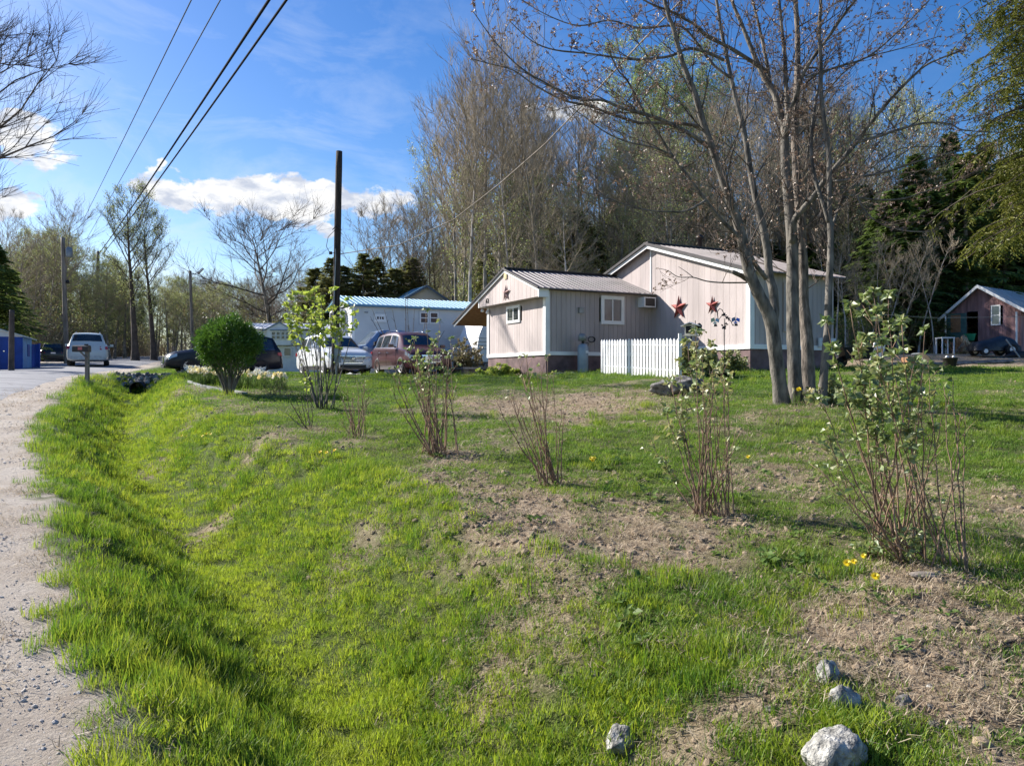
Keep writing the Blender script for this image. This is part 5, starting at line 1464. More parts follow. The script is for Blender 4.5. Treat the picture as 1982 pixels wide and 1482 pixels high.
for (px, rad_, yy_) in ((1895, .19, -.42), (1945, .25, -.45), (1895, .19, .38), (1945, .25, .4)):
    mb = MB(); mb.tube([(mx_(px), yy_-.09, rad_), (mx_(px), yy_+.09, rad_)], rad_, 20); w_ = part('wheel', mb, M['rubber'], o)
    mb = MB(); mb.tube([(mx_(px), yy_-.105, rad_), (mx_(px), yy_-.085, rad_)], rad_*.5, 14); mb.build('rim', M['white'], w_)
c = gp(1975, 34.5, .0); c.z = W(0, 690, 34.5).z; o = thing('covered_trailer', 'low black tarpaulin covered load at the right edge behind the mower', 'covered load', c)
mb = stone_mesh(77, 3, (.8, .5, .32), .3); part('tarp', mb, M['black'], o, True); mb = MB(); mb.tube([(-.9, -.4, .75), (-.35, -.5, -.05)], .03, 6); part('ramp', mb, M['grey'], o)
# table, wood pile, bucket
c = W(1828, 684, 37); o = thing('folding_table', 'small white slatted table left of the wood pile', 'table', c)
mb = MB(); mb.box(-.28, .34, -.3, .3, .72, .77); part('tabletop', mb, M['white'], o)
for x in (-.25, .30):
    for y in (-.26, .26): mb = MB(); mb.box(x-.025, x+.025, y-.025, y+.025, -.1, .72); part('leg', mb, M['white'], o)
rr = random.Random(31); c = W(1862, 686, 37.5); o = thing('brush_pile', 'heap of sawn boards and pale brushwood by the shed door', 'wood pile', c); 
for i in range(26):
    mb = MB(); a = Vector((rr.uniform(-.5, .45), rr.uniform(-.3, .3), rr.uniform(0, .25))); d = Vector((rr.uniform(-.6, .6), rr.uniform(-.3, .3), rr.uniform(.3, 1.0))); d = d.normalized()*rr.uniform(.4, .95); mb.tube([a, a+d], rr.uniform(.015, .045), 5); part('stick', mb, M['wood'] if i % 3 else M['oldwood'], o)
mb = stone_mesh(78, 3, (.42, .35, .55), .5); k0 = mb.build('straw_heap', M['leafpile'] if 'leafpile' in M else mat('straw_heap', (.36, .25, .15), .9, var=.5, scale=14, bump=1), o, True); k0.location = (.1, .1, .42)
c = W(1877, 652, 38); o = thing('green_bucket', 'green plastic tub standing on the board pile by the shed doorway', 'bucket', c); mb = MB(); mb.lathe((0, 0, -.18), [(0, 0), (.19, 0), (.26, .32), (.28, .33), (.24, .33), (.18, .04)], 18); part('tub', mb, mat('green_plastic', (.03, .30, .18), .4), o, True)
c = W(1877, 662, 38.2); o = thing('workbench', 'dark wooden bench in the shed doorway under the green tub', 'bench', c); mb = MB(); mb.box(-.4, .4, -.2, .2, -.05, .0); mb.box(-.36, -.3, -.15, .15, -.9, -.05); mb.box(.3, .36, -.15, .15, -.9, -.05); part('bench_frame', mb, M['oldwood'], o)
# timber edging, trailer planks
pts = [(1700, 706.5, 30.5), (1832, 700, 31.2), (1960, 692, 32)]
for i, (p, q) in enumerate(zip(pts, pts[1:])):
    a = GX(p[0], p[2]); b_ = GX(q[0], q[2]); o = thing('timber_edging', 'long grey timber lying along the far lawn edge '+('left' if i == 0 else 'right')+' of the black pot', 'timber', a); mb = MB()
    d = b_-a; mb.tube([UP*.06, d+UP*.06], .10, 4); part('beam', mb, M['oldwood'], o)
c = gp(1776, 31); o = thing('metal_sheet', 'bent pale metal sheet leaning by the yard edge', 'sheet metal', c); mb = MB()
for i in range(7):
    t = i/6; mb.v += [(.55*t-.1, -.25, .42*math.sin(PI*(.35+.6*t))+.08), (.55*t-.1, .35, .42*math.sin(PI*(.35+.6*t))+.08)]
for i in range(6): mb.face(2*i, 2*i+2, 2*i+3, 2*i+1)
part('sheet', mb, M['shedroof'], o, True); mb = MB(); mb.box(-.5, -.05, -.2, .3, 0, .32); part('box', mb, M['wood'], o)
c = gp(1654, 30); o = thing('wheelbarrow', 'dark wheelbarrow with an orange side behind the nearest shrub', 'wheelbarrow', c)
mb = MB(); mb.v += [(-.45, -.3, .3), (.45, -.3, .3), (.6, -.38, .75), (-.6, -.38, .75), (-.45, .3, .3), (.45, .3, .3), (.6, .38, .75), (-.6, .38, .75)]
for q in ((0, 1, 2, 3), (4, 7, 6, 5), (0, 3, 7, 4), (1, 5, 6, 2), (0, 4, 5, 1)): mb.face(*q)
part('tray', mb, M['black'], o); mb = MB(); mb.box(-.12, .06, -.40, -.36, .25, .62); part('orange_side', mb, mat('orange_plastic', (.75, .28, .04), .5), o); mb = MB(); mb.tube([(-.5, -.06, .2), (-.5, .06, .2)], .2, 16); part('wheel', mb, M['rubber'], o)
mb = MB(); mb.tube([(-.5, .2, .2), (.9, .25, .6)], .02, 6); mb.tube([(-.5, -.2, .2), (.9, -.25, .6)], .02, 6); part('handle', mb, M['wood'], o)
c = gp(1693, 31); o = thing('white_bucket', 'white leaning board beside the wheelbarrow', 'board', c); mb = MB(); mb.box(-.25, .2, -.03, .03, 0, .9, Matrix.Rotation(.25, 4, 'Y')); part('panel', mb, M['white'], o)
P = [(1700, 608), (1800, 615), (1900, 614), (2010, 613)]
wire('thin washing line stretched in front of the shed', [W(x, y, 30) for x, y in P], .006, 'grey')
# porch steps and plants left of the house
c = W(903, 716, 32); c.z = gz(c.x, c.y); o = thing('porch_step', 'low grey wooden porch deck at the left corner of the pink house', 'deck', c); mb = MB(); mb.box(-.45, 1.1, -.7, .9, .22, .30, Matrix.Rotation(.47, 4, 'Z')); part('deck_board', mb, M['grey'], o)
mb = MB(); mb.box(-.4, 1.05, -.6, .8, -.1, .215, Matrix.Rotation(.47, 4, 'Z')); part('deck_base', mb, M['oldwood'], o)
# fallen branch on the slope
o = thing('fallen_branch', 'dark forked twig lying on the bare soil at the right edge', 'branch', G(1950, 1255)); l0 = o.location
mb = MB(); pts = [G(x, y)+UP*.012-l0 for x, y in ((1985, 1240), (1945, 1250), (1915, 1265), (1905, 1285))]; mb.tube(pts, [.007, .006, .005, .003], 6); part('twig', mb, M['polewood'], o)
o = thing('fallen_branch', 'pale thin stick lying on the ground right of the nearest shrub', 'branch', G(1930, 1140)); l0 = o.location
mb = MB(); pts = [G(x, y)+UP*.012-l0 for x, y in ((1893, 1112), (1930, 1140), (1985, 1175))]; mb.tube(pts, [.003, .003, .002], 6); part('twig', mb, M['oldwood'], o)
# ------------------------------------------------------------------ shrubs
def bez(a, b, c, n):
    return [a*(1-t)**2+b*2*t*(1-t)+c*t*t for t in [i/n for i in range(n+1)]]
def shrub(label, px, py, tips, extra, leafm='leaf_shrub', lsize=.045, seed=1, r0=.0075, base_r=.10, leafy=1.0, dy=.35, stemm='stem', cat='shrub', name='pruned_shrub', baseleaf=0, Yv=None, lmul=2.4):
    """tips: (px, py, leaf density, from) seen positions of the stem ends, given real depth around the base"""
    r = random.Random(seed)
    b = G(px, py) if Yv is None else GX(px, Yv)
    o = thing(name, label, cat, b)
    st = MB(); lf = MB()
    T = list(tips)
    for i in range(extra):
        a, c = r.choice(tips), r.choice(tips); t = r.random()
        T.append((lerp(a[0], c[0], t)+r.uniform(-12, 12), lerp(a[1], c[1], t)+r.uniform(-10, 40), lerp(a[2], c[2], t)*.8, lerp(a[3], c[3], t)))
    def leaves(p, d, n, sc=1.0):
        for _ in range(int(n*lmul+.5)):
            a = r.uniform(0, 6.28); dd = Vector((math.cos(a), math.sin(a), r.uniform(-.8, 1.2))).normalized()
            l = lsize*r.uniform(.6, 1.3)*sc*1.2
            n3 = Vector((r.uniform(-1, 1), r.uniform(-1, 1), r.uniform(-.2, .9))).normalized()
            s_ = dd.cross(n3).normalized(); w = l*.68; nn = s_.cross(dd); q = Vector(p)+dd*.006
            a0 = len(lf.v)
            lf.v += [tuple(q), tuple(q+dd*l*.4+s_*w*.5+nn*w*.18), tuple(q+dd*l*.45), tuple(q+dd*l*.4-s_*w*.5+nn*w*.18), tuple(q+dd*l-nn*w*.25)]
            lf.face(a0, a0+2, a0+1); lf.face(a0, a0+3, a0+2); lf.face(a0+1, a0+2, a0+4); lf.face(a0+2, a0+3, a0+4)
    for (tx, ty, den, fr0) in T:
        Yt = b.y+r.uniform(-dy, dy)
        tip = W(tx, ty, Yt)-b
        a = r.uniform(0, 6.28); q = base_r*math.sqrt(r.random())
        s0 = Vector((math.cos(a)*q, math.sin(a)*q, -.03))
        s0.x += .25*base_r*(1 if tip.x > 0 else -1)
        H_ = tip.z
        mid = Vector((lerp(s0.x, tip.x, .62)+r.uniform(-.05, .05), lerp(s0.y, tip.y, .6), H_*r.uniform(.42, .52)))
        n = 12; P = bez(s0, mid, tip, n)
        P = [p+Vector((r.uniform(-1, 1), r.uniform(-1, 1), 0))*.008*(1 if 0 < i < n else 0) for i, p in enumerate(P)]
        rr_ = r0*r.uniform(.7, 1.25)
        st.tube(P, [rr_*(1-.72*i/n) for i in range(n+1)], 5)
        # side twigs
        for i in range(3, n):
            t = i/n
            if r.random() < .55:
                a = r.uniform(0, 6.28); l = r.uniform(.05, .20)*(.6+.6*t)
                d = ((P[i]-P[i-1]).normalized()+Vector((math.cos(a), math.sin(a), .2))*.75).normalized()
                p1 = P[i]+d*l
                st.tube([P[i], P[i]+d*l*.5+UP*.01, p1], [rr_*.4, rr_*.3, rr_*.2], 3)
                if t > fr0: leaves(p1, d, int(r.uniform(.5, 4.5)*den*leafy)); leaves(P[i].lerp(p1, .5), d, int(r.uniform(0, 2.2)*den*leafy))
                elif r.random() < .35: leaves(p1, d, 1, .5)
            if t > fr0:
                for _ in range(2): leaves(P[i].lerp(P[i-1], r.random()), None, int(r.uniform(0, 3.0)*den*leafy))
        if fr0 < 1: leaves(P[-1], None, int(5*den*leafy))
        else: leaves(P[-1], None, 2, .4)
    for _ in range(baseleaf):
        a = r.uniform(0, 6.28); q = r.uniform(.05, .30); leaves(Vector((math.cos(a)*q-.1, math.sin(a)*q*.6, r.uniform(.0, .22))), None, 3, .8)
    part('stems', st, M[stemm], o, True)
    part('foliage', lf, M[leafm], o)
    return o
shrub('largest and nearest pruned shrub, leafy at its upper left with many bare brown stems', 1772, 1085,
      [(1583, 905, .3, .9), (1600, 850, .7, .75), (1625, 760, 1, .6), (1600, 620, 1.3, .5), (1645, 590, 1.5, .5), (1690, 565, 1.5, .5), (1720, 570, 1.5, .5), (1745, 620, 1.2, .55), (1662, 680, 1.3, .5), (1700, 700, 1.2, .5), (1770, 700, .8, .7), (1790, 640, .5, .85), (1812, 740, .5, .7), (1845, 735, .3, .85), (1868, 795, .15, .95), (1830, 790, .3, .85), (1780, 800, .6, .7), (1640, 980, .2, .9), (1815, 1010, .3, .7)],
      18, seed=2, lsize=.042, r0=.0066, base_r=.26, baseleaf=42, dy=.4, leafy=1.3)
shrub('second shrub from the right, tall clump of upright reddish stems with leaves at the top', 1376, 997,
      [(1262, 862, .8, .75), (1285, 890, 1.2, .6), (1300, 740, .9, .55), (1312, 700, 1, .6), (1330, 660, 1.4, .6), (1347, 640, 1.6, .6), (1360, 690, 1.2, .7), (1385, 720, .6, .8), (1400, 740, .6, .85), (1408, 748, .5, .85), (1422, 870, .4, .9), (1290, 800, 1.2, .55), (1395, 700, .4, .85)],
      15, seed=3, lsize=.046, r0=.0068, base_r=.16, leafy=.85)
shrub('third shrub from the right, slender dark stems spreading to the left with few leaves', 1074, 938,
      [(960, 775, .2, .85), (985, 765, .35, .8), (1002, 692, .5, .75), (1018, 690, .6, .75), (1045, 705, .4, .8), (1072, 720, .4, .8), (1090, 775, .3, .85), (1093, 800, .2, .9), (1030, 740, .5, .7), (1060, 700, .3, .85)],
      8, seed=4, lsize=.040, r0=.0075, base_r=.12, leafy=.7)
shrub('fourth shrub from the right, upright brown stems with small leaves and one tall yellowish shoot', 852, 878,
      [(765, 715, .4, .75), (786, 675, .8, .7), (800, 655, .9, .7), (824, 600, .7, .88), (840, 660, 1, .7), (858, 680, .9, .7), (872, 655, .7, .75), (884, 740, .4, .8), (778, 700, .7, .7), (868, 720, .7, .7), (815, 700, .8, .7)],
      18, seed=5, lsize=.045, r0=.009, base_r=.20, leafy=.9)
shrub('fifth shrub from the right, small thin twiggy shrub with tiny leaves', 692, 848,
      [(655, 745, .4, .6), (670, 738, .5, .6), (682, 760, .4, .6), (692, 742, .4, .6), (706, 735, .5, .6), (655, 805, .2, .6), (710, 780, .2, .7)],
      9, seed=6, lsize=.035, r0=.008, base_r=.14, leafy=.6)
shrub('sixth and smallest shrub of the row, a few dark bare twigs above a bare patch', 601, 830,
      [(556, 762, .2, .7), (575, 745, .2, .7), (592, 745, .3, .7), (602, 765, .2, .8), (556, 800, .2, .7)], 2, seed=7, lsize=.035, r0=.009, base_r=.05, leafy=.5, stemm='twig')
shrub('tall airy young tree with bright yellow green leaves in front of the white SUV', 626, 790,
      [(553, 590, 1.4, .72), (570, 566, 1.5, .66), (598, 568, 1.5, .62), (622, 585, 1.3, .62), (645, 560, 1.6, .64), (664, 590, 1.4, .64), (688, 606, 1.0, .78), (560, 628, 1.3, .75), (586, 735, .7, .6), (578, 600, 1.5, .66), (676, 575, .8, .75), (612, 575, 1.5, .64), (560, 575, 1.2, .7)],
      6, 'leaf_lime', lsize=.085, seed=8, r0=.013, base_r=.16, leafy=1.2, dy=.6, stemm='bark', cat='young tree', name='young_tree', lmul=1.7)
shrub('bushy shrub with glossy leaves between the picket fence and the pink wall', 1352, 722,
      [(1318, 690, 1.5, .2), (1330, 680, 1.5, .2), (1345, 672, 1.5, .1), (1362, 678, 1.5, .1), (1375, 690, 1.5, .1), (1322, 705, 1.5, .1), (1352, 690, 1.5, .1)], 26, 'leaf_shrub', lsize=.09, seed=9, r0=.012, base_r=.35, dy=.6, leafy=2, name='shrub', Yv=21.2, baseleaf=50)
shrub('feathery green perennials at the foot of the pink wall', 1418, 718,
      [(1385, 690, 1, .1), (1400, 684, 1, .1), (1415, 680, 1, .1), (1430, 690, 1, .1), (1442, 700, 1, .1), (1410, 700, 1, .1)], 30, 'leaf_spring', lsize=.06, seed=10, r0=.006, base_r=.55, dy=.3, leafy=1.4, name='perennials', Yv=23.0, baseleaf=60, cat='plants')
shrub('grey twiggy dwarf shrub beside the right end of the daffodil bed', 535, 764,
      [(510, 745, .5, .5), (520, 738, .6, .5), (535, 734, .6, .5), (548, 738, .5, .5), (558, 748, .4, .5)], 16, 'leaf_shrub', lsize=.03, seed=12, r0=.006, base_r=.15, leafy=.6, name='dwarf_shrub')
shrub('leafy brushy shrub with pink blossom behind the porch deck', 908, 706,
      [(875, 680, .8, .3), (885, 668, .9, .3), (900, 662, .9, .3), (920, 664, .9, .3), (932, 672, .8, .3), (895, 690, .8, .3)], 40, 'brush', lsize=.10, seed=13, r0=.014, base_r=.7, dy=.8, leafy=1.0, name='shrub', Yv=33.5, stemm='twig')
shrub('thin bare sapling in front of the white mobile home', 792, 705, [(720, 598, 0, 2), (760, 600, 0, 2), (785, 570, 0, 2), (800, 640, 0, 2), (740, 640, 0, 2), (830, 590, 0, 2), (860, 640, 0, 2)], 8, seed=14, r0=.03, base_r=.1, dy=1.5, stemm='twig', name='sapling', cat='sapling', Yv=35.8)
shrub('low yellow green plants along the foot of the front wall', 965, 722, [(925, 717, 1.5, .1), (950, 717, 1.5, .1), (975, 718, 1.5, .1), (1000, 718, 1.5, .1)], 30, 'leaf_lime', lsize=.09, seed=15, r0=.004, base_r=.55, dy=.6, leafy=1.5, name='low_plants', cat='plants', Yv=28.4, baseleaf=60)
shrub('dark green clump of leaves at the foot of the tree clump', 1610, 785, [(1590, 755, 1.3, .1), (1605, 745, 1.3, .1), (1625, 750, 1.3, .1), (1640, 770, 1.2, .1), (1560, 765, 1.2, .1)], 26, 'leaf_shrub', lsize=.05, seed=16, r0=.004, base_r=.25, leafy=1.2, name='ground_plants', cat='plants', baseleaf=40)
# round clipped evergreen
b = G(443, 764); o = thing('clipped_evergreen', 'round clipped bright green shrub on bare branching stems', 'shrub', b)
k_ = b.y/F; st = MB(); lf = MB(); r = random.Random(3); cz = (764-672)*k_; RX_, RZ_ = 66*k_, 63*k_
for i in range(22):
    a = r.uniform(0, 6.28); q = r.uniform(.25, .9); tip = Vector((math.cos(a)*RX_*q, math.sin(a)*RX_*q, cz-RZ_*.35+r.uniform(0, .5)))
    s0 = Vector((math.cos(a)*.06, math.sin(a)*.06, -.05)); P = bez(s0, Vector((tip.x*.35, tip.y*.35, tip.z*.55)), tip, 7); st.tube(P, [.026*(1-.65*j/7) for j in range(8)], 6)
for i in range(26000):
    u = Vector((r.gauss(0, 1), r.gauss(0, 1), r.gauss(0, 1))).normalized(); q = r.uniform(.40, 1.0)**.5
    lump = .90+.42*(float(fbm(u.x*2+5+u.y, u.z*2+5-u.y, 1.6, 5, 3))-.5)*2*.6+.05*r.uniform(-1, 1)**3*2
    if u.z < -.60 and r.random() < .8: continue
    p = Vector((u.x*RX_, u.y*RX_, u.z*RZ_*(1 if u.z > 0 else .92)))*q*lump+Vector((0, 0, cz))
    if vnoise(u.x*3+9, u.z*3+9, 1.5, 5) < .22 and q > .93: continue
    d = (u+Vector((r.uniform(-1, 1), r.uniform(-1, 1), r.uniform(-.5, 1)))).normalized(); quadleaf(lf, p, d, r.uniform(.035, .075), .03, None, 0, r)
part('stems', st, M['bark'], o, True); part('foliage', lf, M['leaf_round'], o)

# ------------------------------------------------------------------ the big tree clump, limb by limb
Y0 = 13.0
hero = thing('maple_clump', 'large grey maple of several leaning stems with bud clusters, before the pink house', 'tree', G(1528, 781))
hb = Vector(hero.location); Y0 = hb.y
rt = random.Random(77)
limbs = []
def limb(pts, w0, w1, d0=0.0, d1=0.0, nm='limb', mt='bark', kids=1.0, sides=10, root=False):
    n = len(pts); P = []
    for i, (x, y) in enumerate(pts):
        t = i/(n-1); P.append(W(x, y, Y0+lerp(d0, d1, t))-hb)
    # smooth resample
    Q = []
    for i in range(n-1):
        p0 = P[max(i-1, 0)]; p1 = P[i]; p2 = P[i+1]; p3 = P[min(i+2, n-1)]
        for s_ in (0, .25, .5, .75):
            t = s_; Q.append(.5*((2*p1)+(-p0+p2)*t+(2*p0-5*p1+4*p2-p3)*t*t+(-p0+3*p1-3*p2+p3)*t**3))
    Q.append(P[-1]); m_ = len(Q)
    rr_ = [lerp(w0, w1, (i/(m_-1)))*Y0/F/2 for i in range(m_)]
    if root:
        for i in range(4): rr_[i] *= 1+.22*(1-i/4)**2
        Q = [Q[0]-UP*.3]+Q; rr_ = [rr_[0]*1.15]+rr_
    # small lumps
    rr_ = [a*(1+.035*math.sin(i*1.7+w0)) for i, a in enumerate(rr_)]
    mb = MB(); mb.tube(Q, rr_, sides)
    part(nm, mb, M[mt], hero, True)
    if kids: limbs.append((Q, rr_, kids))
limb([(1514, 783), (1507, 730), (1500, 677), (1492, 621), (1478, 588), (1466, 564), (1449, 522), (1440, 480), (1433, 450), (1424, 417), (1413, 389), (1394, 332), (1378, 286), (1359, 232), (1346, 184), (1321, 121), (1303, 54), (1289, 13), (1262, -120), (1235, -260)], 29, 4, 0, -.8, 'trunk', root=True, sides=14, kids=.6)
limb([(1494, 628), (1499, 607), (1497, 564), (1489, 533), (1486, 493), (1479, 451), (1469, 408), (1463, 386), (1451, 324), (1443, 270), (1427, 203), (1416, 157), (1408, 116), (1397, 65), (1389, 14), (1365, -130), (1350, -270)], 19, 4, 0, .5, 'trunk', sides=14, kids=.6)
limb([(1541, 783), (1538, 720), (1536, 677), (1534, 578), (1534, 493), (1531, 437), (1526, 380), (1524, 360), (1520, 324), (1519, 270), (1518, 243), (1510, 221), (1500, 184), (1484, 158), (1470, 132), (1451, 86), (1435, 46), (1416, 0), (1395, -80), (1370, -220)], 28, 4, .25, .9, 'trunk', root=True, sides=14, kids=.6)
limb([(1490, 165), (1489, 151), (1483, 116), (1473, 68), (1462, 22), (1440, -70), (1430, -180)], 9, 3, .8, 1.2, 'limb')
limb([(1519, 250), (1524, 216), (1521, 162), (1519, 108), (1513, 54), (1508, 0), (1500, -80), (1490, -220)], 11, 3, .5, .6, 'limb')
limb([(1520, 262), (1529, 216), (1540, 189), (1551, 151), (1573, 113), (1605, 70), (1637, 24), (1665, -10), (1720, -80)], 10, 3, .4, -.6, 'limb')
limb([(1570, 775), (1566, 746), (1563, 677), (1560, 635), (1554, 578), (1554, 522), (1551, 465), (1549, 422), (1545, 378), (1541, 324), (1539, 270), (1540, 216), (1543, 162), (1544, 108), (1543, 54), (1540, 0), (1538, -90), (1536, -260)], 28, 7, .9, 1.6, 'trunk', 'bark_rough', root=True, sides=14, kids=.5)
limb([(1533, 470), (1537, 428), (1554, 405), (1577, 378), (1597, 348), (1621, 319), (1656, 278), (1675, 251), (1700, 220), (1734, 181), (1759, 156), (1790, 128), (1824, 112), (1860, 98)], 13, 2, .3, -1.2, 'limb')
limb([(1656, 277), (1700, 264), (1746, 249), (1793, 238), (1839, 240), (1864, 252), (1940, 257)], 6, 1.6, -.4, -1.0, 'limb')
limb([(1592, 765), (1597, 692), (1602, 635), (1604, 564), (1607, 507), (1608, 451), (1605, 408), (1605, 337), (1602, 283), (1594, 229), (1589, 175), (1589, 121), (1586, 67), (1589, 0), (1592, -80), (1598, -220)], 15, 4, -.5, -.2, 'trunk', root=True, sides=10, kids=.6)
limb([(1604, 430), (1590, 385), (1575, 337), (1570, 283), (1574, 229), (1580, 189), (1589, 150), (1581, 132), (1551, 132), (1530, 118)], 8, 3, -.4, .3, 'limb')
limb([(1483, 539), (1462, 512), (1447, 485), (1427, 456), (1398, 428), (1364, 386), (1327, 337), (1300, 300), (1276, 262), (1246, 216), (1216, 159), (1196, 136), (1180, 100)], 10, 2, 0, -1.4, 'limb')
limb([(1388, 300), (1362, 278), (1335, 259), (1303, 243), (1267, 227), (1227, 216), (1200, 208), (1165, 194), (1120, 192), (1058, 162), (1006, 130), (958, 81), (916, 23)], 9, 1.4, -.3, -2.2, 'limb')
limb([(1352, 245), (1321, 240), (1254, 238), (1236, 238), (1188, 223), (1139, 205), (1090, 194), (1035, 165), (993, 136), (945, 123), (909, 113)], 7, 1.4, -.4, -1.2, 'limb')
limb([(1486, 140), (1450, 116), (1411, 92), (1367, 70), (1346, 49), (1321, 35), (1297, 22), (1254, 5), (1200, -30)], 9, 2.5, .8, -.8, 'limb')
limb([(1400, 116), (1375, 105), (1335, 94), (1300, 108), (1267, 113), (1220, 115), (1139, 104), (1074, 97), (1030, 80), (985, 40)], 7, 1.4, .2, -1.6, 'limb')
limb([(1413, 150), (1380, 125), (1330, 60), (1300, 50), (1240, 55), (1180, 40), (1120, 50), (1060, 30), (1000, -5)], 6, 1.4, .3, 1.0, 'limb')
limb([(1605, 351), (1630, 350), (1669, 342), (1715, 333), (1771, 314), (1824, 300), (1886, 286)], 6, 1.5, -.2, -1.3, 'limb')
limb([(1606, 364), (1630, 372), (1656, 382), (1700, 387), (1746, 385), (1793, 370), (1839, 354), (1901, 326)], 6, 1.5, -.2, .9, 'limb')
limb([(1607, 380), (1640, 372), (1653, 373), (1678, 413), (1715, 438), (1762, 448), (1808, 448)], 5, 1.3, -.2, -.9, 'limb')
limb([(1449, 547), (1398, 547), (1367, 544), (1342, 537), (1313, 536), (1293, 524), (1272, 519)], 3.4, .8, 0, -.6, 'limb', kids=.3, sides=6)
limb([(1342, 537), (1328, 526), (1313, 516)], 1.8, .7, -.3, -.5, 'limb', kids=0, sides=5)
limb([(1449, 543), (1435, 534), (1418, 526)], 10, 8, 0, -.2, 'cut_limb', kids=0)
limb([(1366, 388), (1330, 408), (1300, 410), (1260, 408), (1220, 400), (1180, 385), (1130, 372)], 4.5, 1.2, -.8, -1.4, 'limb')
limb([(1300, 300), (1262, 285), (1215, 275), (1170, 255), (1130, 225), (1100, 205)], 4, 1.2, -.9, -1.3, 'limb')
limb([(1560, 150), (1620, 130), (1680, 110), (1740, 60), (1790, 10), (1850, -60)], 5, 1.5, -.3, .8, 'limb')
limb([(1534, 620), (1520, 600), (1560, 330), (1570, 260), (1600, 180), (1660, 120), (1740, 95), (1820, 70)][2:], 5, 1.3, .9, .4, 'limb')
limb([(1608, 450), (1625, 400), (1660, 350), (1720, 300), (1760, 285), (1840, 285)], 5, 1.3, -.2, 1.2, 'limb')
tw = MB(); bd = MB()
def bud(p, s_=.034):
    for _ in range(7):
        d = Vector((rt.uniform(-1, 1), rt.uniform(-1, 1), rt.uniform(-1, .6))).normalized(); quadleaf(bd, p, d, s_*rt.uniform(.7, 1.6), s_*.6, None, 0, rt)
def twig(p, d, l, r_, lev):
    n = 5; P = [p]; q = p; dd = d.copy()
    for i in range(n):
        dd = (dd+Vector((rt.uniform(-1, 1), rt.uniform(-1, 1), rt.uniform(-.7, 1.1)))*.17).normalized(); q = q+dd*l/n; P.append(q)
    tw.tube(P, [r_*(1-.7*i/n) for i in range(n+1)], 4 if lev == 0 else 3, cap=False)
    if lev < 2:
        k = 5 if lev == 0 else 2
        for i in range(k):
            j = rt.randrange(1, n+1); a = Vector((rt.uniform(-1, 1), rt.uniform(-1, 1), rt.uniform(-.6, 1)))
            twig(P[j], (dd*.8+a*.75).normalized(), l*rt.uniform(.3, .6), max(r_*.55, .0035), lev+1)
    if rt.random() < (.62 if lev else .8): bud(P[-1])
    if rt.random() < .25: bud(P[-2], .014)
for (Q, rr_, kd) in limbs:
    L_ = sum((Q[i+1]-Q[i]).length for i in range(len(Q)-1)); acc = 0; nxt = 0
    for i in range(len(Q)-1):
        sgl = (Q[i+1]-Q[i]).length; acc += sgl; t = acc/L_
        z = Q[i].z
        if z < 1.9: continue
        if acc > nxt:
            nxt = acc+rt.uniform(.08, .19)/kd
            if t < .12: continue
            d = (Q[i+1]-Q[i]).normalized(); a = Vector((rt.uniform(-1, 1), rt.uniform(-1, 1), rt.uniform(-.5, 1)))
            big = rr_[i] > .045
            l = (rt.uniform(.7, 1.9) if big else rt.uniform(.35, 1.1)*(1.2-.5*t))
            twig(Q[i], (d*.7+a).normalized(), l, min(rr_[i]*.5, .013 if big else .010), 0)
    bud(Q[-1])
part('twigs', tw, M['twig'], hero, True); part('bud_clusters', bd, M['bud'], hero)

